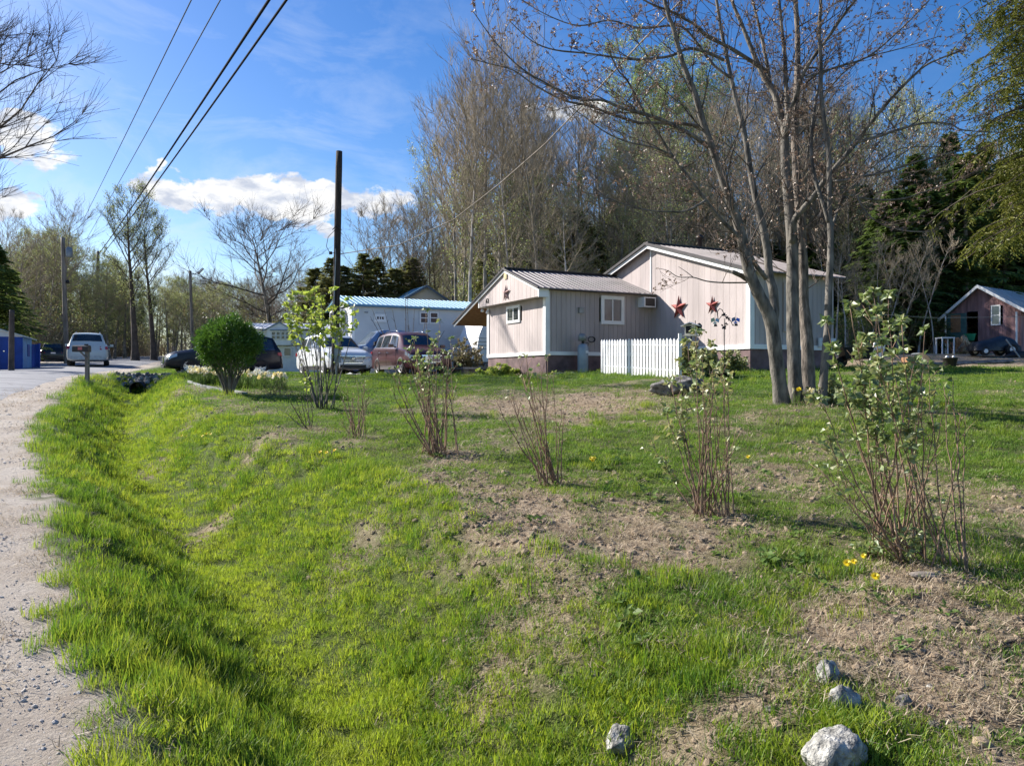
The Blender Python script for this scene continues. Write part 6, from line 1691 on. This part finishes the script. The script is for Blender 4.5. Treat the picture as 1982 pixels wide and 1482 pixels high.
# ------------------------------------------------------------------ forest kit
def tree_kit(seed, H_, r0, n1, n2, n3, spread, f0=.25, up=.6, leaf=0, ls=.12, rt_=.012, wob=.02, oak=False, leafspread=.25):
    r = random.Random(seed); tk = MB(); cr = MB(); lf = MB()
    n = 12; P = [Vector((0, 0, -.5))]; q = Vector((0, 0, 0)); d = Vector((r.uniform(-wob, wob)*3, r.uniform(-wob, wob)*3, 1)).normalized()
    TP = [q.copy()]
    for i in range(n):
        d = (d+Vector((r.uniform(-1, 1), r.uniform(-1, 1), 0))*wob*2+UP*.05).normalized(); q = q+d*H_/n; TP.append(q.copy())
    hh_ = TP[-1].z; TP = [Vector((p.x, p.y, p.z*H_/hh_)) for p in TP]
    tr = [r0*(1-.93*(i/n)**(.8 if not oak else .5)) for i in range(n+1)]; tr[0] *= 1.25
    tk.tube([P[0]]+TP, [tr[0]*1.1]+tr, 8)
    def at(t):
        x = t*n; i = min(int(x), n-1); return TP[i].lerp(TP[i+1], x-i), lerp(tr[i], tr[i+1], x-i)
    def br(p, d, l, rr_, lev, nseg, sides):
        Q = [p]; q = p.copy(); dd = d.copy()
        for i in range(nseg):
            dd = (dd+Vector((r.uniform(-1, 1), r.uniform(-1, 1), r.uniform(-1, 1)))*(.16 if not oak else .26)+UP*(.10 if lev < 2 else .06)*up).normalized(); q = q+dd*l/nseg; Q.append(q)
        cr.tube(Q, [max(rr_*(1-.75*i/nseg), rt_*.55) for i in range(nseg+1)], sides, cap=False)
        return Q, dd
    for i in range(n1):
        t = f0+(1-f0)*((i+r.random())/n1)**.9; t = min(t, .985); p, rr_ = at(t); a = i*2.4+r.uniform(-.5, .5)
        e = up*r.uniform(.7, 1.3)
        d = Vector((math.cos(a), math.sin(a), e)).normalized()
        pr = (math.sin(PI*min(1, ((1-t)/(1-f0))*.75+.16)))
        l = spread*H_*pr*r.uniform(.7, 1.2)
        Q, dd = br(p, d, l, min(rr_*.6, .012*l+.012), 1, 5, 5)
        for j in range(n2):
            k = r.randrange(1, 6); a3 = Vector((r.uniform(-1, 1), r.uniform(-1, 1), r.uniform(-.4, .9)))
            Q2, d2 = br(Q[k], ((Q[k]-Q[k-1]).normalized()+a3*.8).normalized(), l*r.uniform(.25, .5)*(1.1-.1*k), .008+.003*l, 2, 3, 3)
            for m in range(n3):
                k2 = r.randrange(1, 4); a3 = Vector((r.uniform(-1, 1), r.uniform(-1, 1), r.uniform(-.3, 1)))
                l3 = l*r.uniform(.12, .26)+.15
                Q3, d3 = br(Q2[k2], ((Q2[k2]-Q2[k2-1]).normalized()+a3*.8).normalized(), l3, rt_, 3, 2, 3)
                for _ in range(leaf):
                    pp = Q3[r.randrange(1, 3)]+Vector((r.uniform(-1, 1), r.uniform(-1, 1), r.uniform(-1, 1)))*leafspread
                    quadleaf(lf, pp, Vector((r.uniform(-1, 1), r.uniform(-1, 1), r.uniform(-1, .5))), ls*r.uniform(.6, 1.3), ls*.6, None, 0, r)
    return tk, cr, lf
def tree_proto(name, kit, mt_t, mt_c, mt_l=None, leafname='foliage'):
    tk, cr, lf = kit; o = thing(name, '', 'tree')
    part('trunk', tk, M[mt_t], o, True); c = part('branches', cr, M[mt_c], o)
    if mt_l and lf.f: part(leafname, lf, M[mt_l], o)
    return o
def conifer_kit(seed, H_, R_, nb, ns, ls, lw, droop=.35, f0=.08, r0=.2, mt=None):
    r = random.Random(seed); tk = MB(); cr = MB(); lf = MB()
    tk.tube([(0, 0, -.5), (0, 0, H_*.5), (0, 0, H_)], [r0, r0*.6, .02], 8)
    for i in range(nb):
        t = f0+(1-f0)*(i/nb)**.85; z = H_*t; l = R_*((1-t)**.75)*r.uniform(.65, 1.15)+.12; a = r.uniform(0, 6.28)
        d = Vector((math.cos(a), math.sin(a), .25)); n = 4; Q = [Vector((0, 0, z))]
        for j in range(n): d = (d+Vector((r.uniform(-.15, .15), r.uniform(-.15, .15), -droop*.5))).normalized(); Q.append(Q[-1]+d*l/n)
        cr.tube(Q, [.03*(1-.7*j/n) for j in range(n+1)], 3, cap=False)
        for j in range(ns):
            u = r.uniform(.12, 1)*n; k = min(int(u), n-1); p = Q[k].lerp(Q[k+1], u-k)
            s_ = (Q[k+1]-Q[k]).normalized(); sd = Vector((-s_.y, s_.x, 0))*r.choice((-1, 1))
            dd = (s_*r.uniform(.2, 1)+sd*r.uniform(.2, 1)+Vector((0, 0, r.uniform(-.6, .15)))).normalized()
            quadleaf(lf, p, dd, ls*r.uniform(.6, 1.3), lw*r.uniform(.6, 1.2), (r.uniform(-.5, .5), r.uniform(-.5, .5), 1), 0, r)
    return tk, cr, lf
TH = 20.0
protoB = [tree_proto('bare_tree', tree_kit(100+i, TH, .20+.03*(i % 3), 30+4*(i % 2), 8, 6, .20+.035*(i % 3), f0=.22+.08*(i % 3), up=.75+.3*(i % 2), rt_=.011), ('bark_far', 'bark_pale', 'bark_far')[i % 3], 'twig_grey') for i in range(6)]
protoOak = tree_proto('bare_tree', tree_kit(200, 14, .50, 22, 12, 10, .48, f0=.28, up=.55, rt_=.011, wob=.03, oak=True), 'bark_far', 'twig')
protoSp = [tree_proto('spring_tree', tree_kit(220+i, 16, .19, 26, 7, 5, .20, f0=.22, up=.9, leaf=4, ls=.15, rt_=.011), 'bark_far', 'twig_grey', 'leaf_spring') for i in range(3)]
protoBig = tree_proto('spring_tree', tree_kit(240, 16, .42, 26, 10, 7, .30, f0=.30, up=.9, leaf=3, ls=.15, rt_=.014), 'twig', 'twig', 'leaf_spring')
protoLa = [tree_proto('larch_tree', tree_kit(260+i, 22, .20, 48, 7, 5, .135, f0=.30, up=.35, leaf=5, ls=.13, rt_=.011, leafspread=.22), 'bark_far', 'twig_grey', 'leaf_larch') for i in range(2)]
protoHe = [tree_proto('hemlock_tree', conifer_kit(280+i, 16, 4.3, 230, 46, .5, .16, .34, r0=.22), 'bark_far', 'twig', 'needle') for i in range(3)]
protoOl = [tree_proto('conifer_tree', conifer_kit(290+i, 12, 4.6, 210, 36, .45, .17, .10, r0=.22), 'bark_far', 'twig', 'needle_olive') for i in range(2)]
protoSa = [tree_proto('birch_sapling', tree_kit(300+i, 8, .055, 14, 5, 4, .16, f0=.45, up=1.5, leaf=0, rt_=.006, wob=.025), 'bark_pale', 'twig_grey') for i in range(3)]
used = set(); rf = random.Random(55)
def plant(protos, x, y, h, h0, label, group, sxy=None, z=None, lean=.02):
    p = protos[rf.randrange(len(protos))] if isinstance(protos, list) else protos
    if id(p) in used: o = copy_tree(p)
    else: o = p; used.add(id(p))
    s_ = h/h0; w = (sxy or s_)*rf.uniform(.85, 1.15)
    o.location = (x, y, gz(x, y) if z is None else z); o.scale = (w, w, s_); o.rotation_euler = (rf.uniform(-lean, lean), rf.uniform(-lean, lean), rf.uniform(0, 6.28))
    return tag(o, label, 'tree', group)
def topz(py, Y): return EYE+(HY-py)/F*Y
def sky_y(px): return float(np.interp(px, [430, 700, 760, 800, 850, 900, 960, 1010, 1080, 1150, 1300, 1400, 1500, 1600, 1700, 1760, 1800, 1860, 1982, 2200], [560, 455, 400, 310, 200, 95, 100, 125, 195, 195, 190, 130, 90, 110, 160, 200, 235, 260, 230, 200]))
def col(px, Y): return (px-CX)/F*Y
for (px, Y) in ((850, 64), (905, 50), (985, 46), (1060, 52), (1120, 45), (1175, 47), (1215, 44), (1300, 40), (1350, 58), (1420, 56), (1460, 57), (1500, 56), (1545, 58), (1250, 57), (1000, 43), (890, 48)):
    x = col(px, Y); plant(protoSp, x, Y, topz(rf.uniform(300, 440), Y)-gz(x, Y), 16, 'low tree with sparse yellow green spring leaves in the wood behind the pink house', 'spring green understorey trees behind the pink house', .75)
for (px, Y, py) in ((1690, 49, 230), (1740, 51, 260), (1790, 50, 240), (1830, 52, 300), (1650, 50, 260), (1720, 55, 200), (1770, 57, 220)):
    x = col(px, Y); plant(protoSp, x, Y, topz(py, Y)-gz(x, Y), 16, 'slim tree with sparse spring leaves among the dark hemlocks at the right', 'spring trees among the hemlocks at the right', .6)
# named skyline trees behind the house, then the mass of the wood
for (px, Y, py) in ((908, 46, 110), (940, 47, 90), (965, 44, 130), (878, 48, 230), (826, 64, 350), (792, 66, 385), (1012, 49, 110), (1050, 46, 170), (760, 65, 395), (1110, 48, 190), (1165, 50, 190)):
    x = col(px, Y); h = topz(py+38, Y)-gz(x, Y); plant(protoB, x, Y, h, TH, 'bare grey tree with upright branches in the wood behind the pink house', 'bare trees in the wood behind the pink house', .72)
n_ = 0
while n_ < 96:
    px = rf.uniform(740, 2150); Y = rf.uniform(40, 68)**1.0; x = col(px, Y)
    if px < 960 and Y < (62 if px < 885 else 50): continue
    if px > 1620 and Y < 47: continue
    if px > 1180 and abs(.44*x+.89*Y-47.5) < 4.5 and rf.random() < .7: continue
    drop = abs(rf.gauss(0, 120)); py = sky_y(px)+drop+65
    h = topz(py, Y)-gz(x, Y)
    plant(protoB, x, Y, h, TH, 'bare grey tree with upright branches in the wood behind the pink house', 'bare trees in the wood behind the pink house', max(.55, h/TH*.9)); n_ += 1
for (px, Y, py) in ((1238, 58, 150), (1262, 60, 100), (1300, 57, 165), (1335, 60, 110), (1372, 59, 150), (1410, 62, 120), (1205, 60, 260), (1280, 63, 200)):
    x = col(px, Y); plant(protoLa, x, Y, topz(py, Y)-gz(x, Y), 22, 'tall narrow larch with fresh light green needles behind the main roof', 'light green larches behind the main roof')
for (px, Y, py) in ((1668, 52, 330), (1700, 50, 360), (1730, 45, 300), (1765, 49, 280), (1800, 46, 330), (1835, 50, 250), (1870, 46, 300), (1905, 52, 260), (1945, 49, 300), (1990, 50, 260), (2040, 48, 300), (1635, 54, 400), (1690, 53, 400), (1750, 43, 440), (1815, 47.5, 400), (1600, 50, 420), (1570, 52, 440), (1660, 58, 400), (1780, 56, 330), (1860, 58, 300), (1540, 52, 430), (1490, 54, 440)):
    x = col(px, Y); plant(protoHe, x, Y, topz(py+25+rf.uniform(-30, 50), Y)-gz(x, Y), 16, 'dark green hemlock in the shaded wood beyond the shed', 'dark hemlocks in the wood at the right', .95)
for (px, Y, py) in ((1110, 50, 400), (1150, 46, 440), (1185, 50, 400), (1225, 52, 420), (1080, 54, 400), (1020, 52, 430), (985, 50, 450), (1300, 58, 400), (1365, 58, 410), (1430, 54, 420), (940, 54, 450)):
    x = col(px, Y); plant(protoOl, x, Y, topz(py, Y)-gz(x, Y), 12, 'olive green conifer among the bare trees behind the pink house roofs', 'conifers among the bare trees behind the roofs', .8)
for (px, Y, py) in ((610, 62, 520), (640, 60, 498), (668, 62, 515), (700, 60, 490), (730, 62, 500), (760, 60, 520), (800, 62, 500)):
    x = col(px, Y); plant(protoOl, x, Y, topz(py, Y)-gz(x, Y), 12, 'broad green conifer behind the white mobile home', 'conifers behind the white mobile home', .85)
for (px, Y, py) in ((690, 66, 425), (745, 64, 420)):
    x = col(px, Y); plant(protoB, x, Y, topz(py, Y)-gz(x, Y), TH, 'slim bare tree rising above the conifers behind the white mobile home', 'bare trees above the conifers by the mobile home', .75)
x = col(530, 62); o = plant(protoOak, x, 62, topz(463, 62)-gz(x, 62), 14, 'broad spreading bare tree on the skyline between the clipped evergreen and the bare pole', None, .9)
for i in range(46):
    px = rf.uniform(330, 720); Y = rf.uniform(72, 105); x = col(px, Y); py = rf.uniform(535, 590)
    plant(protoB, x, Y, topz(py, Y)-gz(x, Y), TH, 'small bare tree in the far wood beyond the white mobile homes', 'bare trees of the far wood beyond the mobile homes', .6)
for i in range(14):
    px = rf.uniform(300, 480); Y = rf.uniform(66, 80); x = col(px, Y); py = rf.uniform(540, 590)
    plant(protoSp, x, Y, topz(py, Y)-gz(x, Y), 16, 'low spring green tree behind the pale street lamp', 'spring green trees behind the street lamp', .7)
x = col(262, 60); plant(protoBig, x, 60, topz(408, 60)-gz(x, 60), 16, 'tallest dark trunked tree with pale spring leaves beside the road bend', None, .75)
x = col(298, 62); plant(protoBig, x, 62, topz(450, 62)-gz(x, 62), 16, 'second dark trunked spring tree, right of the tallest one by the road bend', None, .62)
for i in range(52):
    px = rf.uniform(-60, 262); Y = rf.uniform(66, 95); x = col(px, Y); 
    py = float(np.interp(px, [-60, 30, 90, 130, 160, 200, 262], [500, 490, 440, 470, 470, 510, 540]))+abs(rf.gauss(0, 30))
    plant(protoSp, x, Y, topz(py, Y)-gz(x, Y), 16, 'yellow green spring tree in the wood across the road', 'spring trees in the wood across the road', .8)
for (px, Y, py) in ((115, 68, 415), (100, 70, 440), (60, 66, 500), (30, 62, 470), (10, 58, 430)):
    x = col(px, Y); plant(protoB, x, Y, topz(py, Y)-gz(x, Y), TH, 'bare tree standing above the spring trees across the road', 'bare trees across the road', .6)
for (px, Y, py) in ((-12, 50, 470), (18, 54, 520), (-45, 48, 440)):
    x = col(px, Y); plant(protoHe, x, Y, topz(py, Y)-gz(x, Y), 16, 'dark conifer behind the blue shed at the left edge', 'dark conifers behind the blue shed', .8)
x = col(-155, 36); o = copy_tree(protoOak); o.location = (x, 36, gz(x, 36)); o.scale = (1.0, 1.0, (topz(95, 36)-2)/14); o.rotation_euler = (0, 0, 2.0)
tag(o, 'large bare tree reaching into the sky from beyond the left edge', 'tree'); o['group'] = ''; del o['group']
for i in range(20):
    px = rf.uniform(1600, 1835); Y = rf.uniform(40, 43); x = col(px, Y)
    plant(protoSa, x, Y, rf.uniform(4, 7), 8, 'thin pale trunk at the edge of the shaded wood left of the maroon shed', 'thin pale trunks at the wood edge', 1.0, lean=.07)
# cedar close by at the right edge
r = random.Random(8); x = col(2065, 14.0); o = thing('cedar_tree', 'near evergreen cedar with hanging yellow green sprays at the right edge', 'tree', (x, 14.0, gz(x, 14)))
tk = MB(); cr = MB(); lf = MB(); H_ = 10.5; tk.tube([(0, 0, -.4), (0, 0, 5), (0, 0, H_)], [.22, .15, .03], 12)
for i in range(420):
    t = (i+r.random())/420; z = 3.0+(H_-3.0)*t; l = (2.3 if t > .12 else 1.6)*(1-.45*t)*r.uniform(.5, 1.22); a = r.uniform(0, 6.28); d = Vector((math.cos(a), math.sin(a), .35)); n = 7; Q = [Vector((0, 0, z))]
    for j in range(n): d = (d+Vector((r.uniform(-.18, .18), r.uniform(-.18, .18), -.16))).normalized(); Q.append(Q[-1]+d*l/n)
    cr.tube(Q, [.022*(1-.8*j/n) for j in range(n+1)], 4, cap=False)
    for j in range(26):
        u = r.uniform(.15, 1)*n; k = min(int(u), n-1); p = Q[k].lerp(Q[k+1], u-k); dd = Vector((r.uniform(-1, 1), r.uniform(-1, 1), r.uniform(-1.1, .05))).normalized(); ll = r.uniform(.15, .42)
        side_ = dd.cross(UP); side_ = side_.normalized() if side_.length > .01 else Vector((1, 0, 0))
        for s_ in range(14):
            v = (s_+1)/14; pp = p+dd*ll*v+Vector((0, 0, -.10*v*v)); fd = (dd*.6+side_*(1 if s_ % 2 else -1)*r.uniform(.5, 1.1)+Vector((0, 0, -.35))).normalized()
            quadleaf(lf, pp, fd, r.uniform(.05, .10)*(1.25-.6*v), .022, None, 0, r)
part('trunk', tk, M['bark_rough'], o, True); part('branches', cr, M['twig'], o); part('foliage', lf, M['needle_near'], o)

# ------------------------------------------------------------------ far woods and undergrowth (uncountable)
def meshobj(me, n): o = bpy.data.objects.new(n, me); COL.objects.link(o); return o
def joined(o):   # join a tree's parts as one source mesh
    import bmesh
    out = bpy.data.meshes.new('w'); bm = bmesh.new(); mats = []
    for ch in o.children:
        k = len(bm.faces); bm.from_mesh(ch.data); bm.faces.ensure_lookup_table(); mi = len(mats); mats.append(ch.data.materials[0])
        for f in bm.faces[k:]: f.material_index = mi
    bm.to_mesh(out); bm.free()
    for m_ in mats: out.materials.append(m_)
    return meshobj(out, 'w')
farS = srcs('far_tree', [joined(protoB[0]), joined(protoB[1]), joined(protoB[3]), joined(protoSp[0]), joined(protoHe[0]), joined(protoSp[1])])
def woods(name, label, cat, n, fpx, fY, fh, idxf, coll, h0, seed):
    Rn = np.random.RandomState(seed); px = Rn.uniform(*fpx, n); Yv = Rn.uniform(*fY, n); x = (px-CX)/F*Yv
    keep = np.abs(x-(AX(Yv)-3.3)) > 5.5; x, Yv, px = x[keep], Yv[keep], px[keep]; n = len(x)
    h = fh(px, Yv, Rn)/h0
    scatter(name, label, cat, np.stack([x, Yv, ground(x, Yv)-.1], -1), np.stack([Rn.normal(0, .03, n), Rn.normal(0, .03, n), Rn.uniform(0, 6.28, n)], -1), np.stack([h*.85, h*.85, h], -1), idxf(px, Rn), coll)
def hfar(px, Y, Rn): return ((HY-np.maximum(np.interp(px, [-200, 100, 300, 600, 740, 900, 1200, 1900, 2300], [535, 520, 560, 575, 540, 430, 420, 360, 330]), 0))/F*Y-1.5)*Rn.uniform(.7, 1.02, len(px))
woods('far_woods', 'dense distant wood closing the horizon behind the single trees', 'woods', 520, (-300, 2300), (96, 165), hfar, lambda px, Rn: np.where(px < 330, Rn.choice([3, 5, 0, 4], len(px)), Rn.choice([0, 1, 2, 4, 3], len(px))), farS, 19, 5)
def brush(seed, leafm, nst=26, hh=1.5, dens=5):
    r = random.Random(seed); st = MB(); lf = MB()
    for i in range(nst):
        a = r.uniform(0, 6.28); d = Vector((math.cos(a)*.6, math.sin(a)*.6, r.uniform(.6, 1.6))).normalized(); p = Vector((math.cos(a)*.15, math.sin(a)*.15, 0)); q = [p]
        for j in range(4): d = (d+Vector((r.uniform(-.2, .2), r.uniform(-.2, .2), .02))).normalized(); q.append(q[-1]+d*hh/4*r.uniform(.7, 1.2))
        st.tube(q, [.012, .010, .008, .006, .004], 3, cap=False)
        for j in range(3):
            k = r.randrange(1, 5); dd = (d+Vector((r.uniform(-1, 1), r.uniform(-1, 1), r.uniform(-.3, 1)))).normalized(); e = q[k]+dd*r.uniform(.2, .5); st.tube([q[k], e], [.006, .003], 3, cap=False)
            for _ in range(dens): quadleaf(lf, e+Vector((r.uniform(-.2, .2), r.uniform(-.2, .2), r.uniform(-.2, .2))), (r.uniform(-1, 1), r.uniform(-1, 1), r.uniform(-1, 1)), r.uniform(.05, .11), .05, None, 0, r)
    k = len(st.v); st.m = [0]*len(st.f); st.v += lf.v; st.f += [tuple(i+k for i in f) for f in lf.f]; st.m += [1]*len(lf.f)
    return st.build('b', [M['twig_grey'], M[leafm]])
brS = srcs('brush', [brush(1, 'brush'), brush(2, 'leaf_spring', dens=3), brush(3, 'brush', dens=8), brush(4, 'needle', dens=9)])
woods('undergrowth', 'tangled brushwood and low leafy undergrowth along the edge of the wood', 'undergrowth', 620, (930, 2200), (41.5, 60), lambda px, Y, Rn: Rn.uniform(.8, 2.6, len(px)), lambda px, Rn: np.where(px > 1480, Rn.choice([0, 3, 3], len(px)), Rn.choice([0, 0, 1, 2], len(px))), brS, 1.6, 6)
woods('roadside_brush', 'pale brush and saplings under the spring trees across the road', 'undergrowth', 1000, (-150, 900), (64, 112), lambda px, Y, Rn: Rn.uniform(1.5, 4.5, len(px)), lambda px, Rn: Rn.choice([0, 1, 1, 2], len(px)), brS, 1.6, 7)
for pr in protos[:0]: pass
# ------------------------------------------------------------------ sky, sun, camera
sd = Vector((-1.504, .749, 1.0)).normalized()
elev = math.asin(sd.z); azim = math.atan2(sd.x, sd.y)
w = bpy.data.worlds.new('World'); S.world = w; w.use_nodes = True
nt = w.node_tree; N, L = nt.nodes, nt.links; bg = N['Background']
sk = N.new('ShaderNodeTexSky'); sk.sky_type = 'NISHITA'; sk.sun_disc = False; sk.sun_elevation = elev; sk.sun_rotation = azim
sk.altitude = 100; sk.air_density = 1.0; sk.dust_density = .6; sk.ozone_density = 1.8
hs = N.new('ShaderNodeHueSaturation'); hs.inputs['Saturation'].default_value = 1.42; hs.inputs['Value'].default_value = 1.4; hs.inputs['Hue'].default_value = .512
L.new(sk.outputs[0], hs.inputs['Color'])
tc = N.new('ShaderNodeTexCoord'); sp = N.new('ShaderNodeSeparateXYZ'); L.new(tc.outputs['Generated'], sp.inputs[0])
def mt(op, a, b_=None, c=None):
    m = N.new('ShaderNodeMath'); m.operation = op
    for i, v in enumerate((a, b_, c)):
        if v is None: continue
        if isinstance(v, (int, float)): m.inputs[i].default_value = v
        else: L.new(v, m.inputs[i])
    return m.outputs[0]
az = mt('ARCTAN2', sp.outputs['X'], sp.outputs['Y']); el = mt('ARCSINE', sp.outputs['Z'])
def skypt(px, py):
    x, z = (px-CX)/F, (HY-py)/F; return math.atan2(x, 1), math.atan2(z, math.hypot(x, 1))
cv = N.new('ShaderNodeCombineXYZ'); L.new(az, cv.inputs[0]); L.new(el, cv.inputs[1])
def nz(scale, det, rough_, vec, mul=(1, 1, 1), off=(0, 0, 0), dist=0):
    mp = N.new('ShaderNodeMapping'); mp.inputs['Scale'].default_value = mul; mp.inputs['Location'].default_value = off; L.new(vec, mp.inputs['Vector'])
    n = N.new('ShaderNodeTexNoise'); n.inputs['Scale'].default_value = scale; n.inputs['Detail'].default_value = det; n.inputs['Roughness'].default_value = rough_; n.inputs['Distortion'].default_value = dist
    L.new(mp.outputs[0], n.inputs['Vector']); return n.outputs['Fac']
puff = nz(16, 10, .58, cv.outputs[0], (1, 1.5, 1), (.3, .1, 0), .2)
puff2 = nz(46, 8, .6, cv.outputs[0], (1, 1.4, 1))
tot = None
for (x0, y0, x1, y1, amp) in ((390, 348, 800, 425, 1.25), (250, 340, 520, 405, 1.15), (250, 325, 380, 352, .7), (520, 390, 640, 440, .9), (608, 420, 660, 460, .8), (300, 305, 326, 326, .75), (-60, 232, 150, 318, 1.2), (-60, 370, 95, 432, 1.1), (1000, 180, 1200, 250, .55), (860, 500, 1100, 540, .5)):
    (a0, e0_), (a1, e1) = skypt(x0, y1), skypt(x1, y0)
    dx_ = mt('MULTIPLY', mt('SUBTRACT', az, (a0+a1)/2), 2/(a1-a0)); dy_ = mt('MULTIPLY', mt('SUBTRACT', el, (e0_+e1)/2), 2/(e1-e0_))
    d = mt('MULTIPLY_ADD', dx_, dx_, mt('MULTIPLY', dy_, dy_))
    v = mt('MULTIPLY', mt('MAXIMUM', mt('SUBTRACT', 1.35, d), 0), amp*.55)
    tot = v if tot is None else mt('MAXIMUM', tot, v)
dens = mt('ADD', tot, mt('MULTIPLY', mt('SUBTRACT', puff, .5), 2.5)); dens = mt('ADD', dens, mt('MULTIPLY', mt('SUBTRACT', puff2, .5), .8))
dens = mt('MULTIPLY', dens, mt('MINIMUM', mt('MULTIPLY', tot, 8), 1))
mr = N.new('ShaderNodeMapRange'); mr.interpolation_type = 'SMOOTHSTEP'; mr.inputs['From Min'].default_value = .30; mr.inputs['From Max'].default_value = .56; L.new(dens, mr.inputs['Value'])
# thin cirrus streaks
ci = nz(5, 8, .62, cv.outputs[0], (1, 2.6, 1), (.7, .35, 0), .6)
cm = N.new('ShaderNodeMapRange'); cm.inputs['From Min'].default_value = .47; cm.inputs['From Max'].default_value = .78; cm.inputs['To Max'].default_value = .62; L.new(ci, cm.inputs['Value'])
# strongest to the left and low in the sky
lw = N.new('ShaderNodeMapRange'); lw.inputs['From Min'].default_value = .55; lw.inputs['From Max'].default_value = .12; lw.inputs['To Min'].default_value = .25; lw.inputs['To Max'].default_value = 1.0; L.new(el, lw.inputs['Value'])
lr = N.new('ShaderNodeMapRange'); lr.inputs['From Min'].default_value = .15; lr.inputs['From Max'].default_value = -.25; lr.inputs['To Min'].default_value = .15; lr.inputs['To Max'].default_value = 1.0; L.new(az, lr.inputs['Value'])
cir = mt('MULTIPLY', mt('MULTIPLY', cm.outputs[0], lw.outputs[0]), lr.outputs[0])
shade = nz(22, 6, .6, cv.outputs[0], (1, 2.2, 1), (0, -.012, 0))
cr_ = N.new('ShaderNodeValToRGB'); e = cr_.color_ramp.elements; e[0].position = .38; e[0].color = (5.2, 5.7, 6.8, 1); e[1].position = .58; e[1].color = (9.2, 9.2, 9.2, 1); L.new(shade, cr_.inputs['Fac'])
m1 = N.new('ShaderNodeMix'); m1.data_type = 'RGBA'; L.new(cir, m1.inputs['Factor']); L.new(hs.outputs[0], m1.inputs['A']); m1.inputs['B'].default_value = (7.5, 8.2, 9.2, 1)
m2 = N.new('ShaderNodeMix'); m2.data_type = 'RGBA'; L.new(mr.outputs[0], m2.inputs['Factor']); L.new(m1.outputs['Result'], m2.inputs['A']); L.new(cr_.outputs['Color'], m2.inputs['B'])
L.new(m2.outputs['Result'], bg.inputs['Color']); bg.inputs['Strength'].default_value = .058
sl = bpy.data.lights.new('sun', 'SUN'); sl.energy = 5.0; sl.angle = rad(.53); sl.color = (1.0, .95, .87)
so = link(bpy.data.objects.new('sun', sl)); so.rotation_euler = (-sd).to_track_quat('-Z', 'Y').to_euler(); so.location = (-30, 15, 40)
cam = bpy.data.cameras.new('camera'); co_ = link(bpy.data.objects.new('camera', cam)); co_.location = (0, 0, EYE); co_.rotation_euler = (PI/2, 0, 0)
cam.sensor_width = 36; cam.lens = F/1982*36; cam.shift_y = -(741-HY)/1982; cam.clip_end = 4000; cam.clip_start = .05
S.camera = co_
S.view_settings.view_transform = 'Standard'; S.view_settings.look = 'None'; S.view_settings.exposure = 1.05; S.view_settings.gamma = 1.0
S.render.engine = 'CYCLES'
S.cycles.max_bounces = 6; S.cycles.diffuse_bounces = 3; S.cycles.glossy_bounces = 2; S.cycles.transmission_bounces = 2; S.cycles.transparent_max_bounces = 8
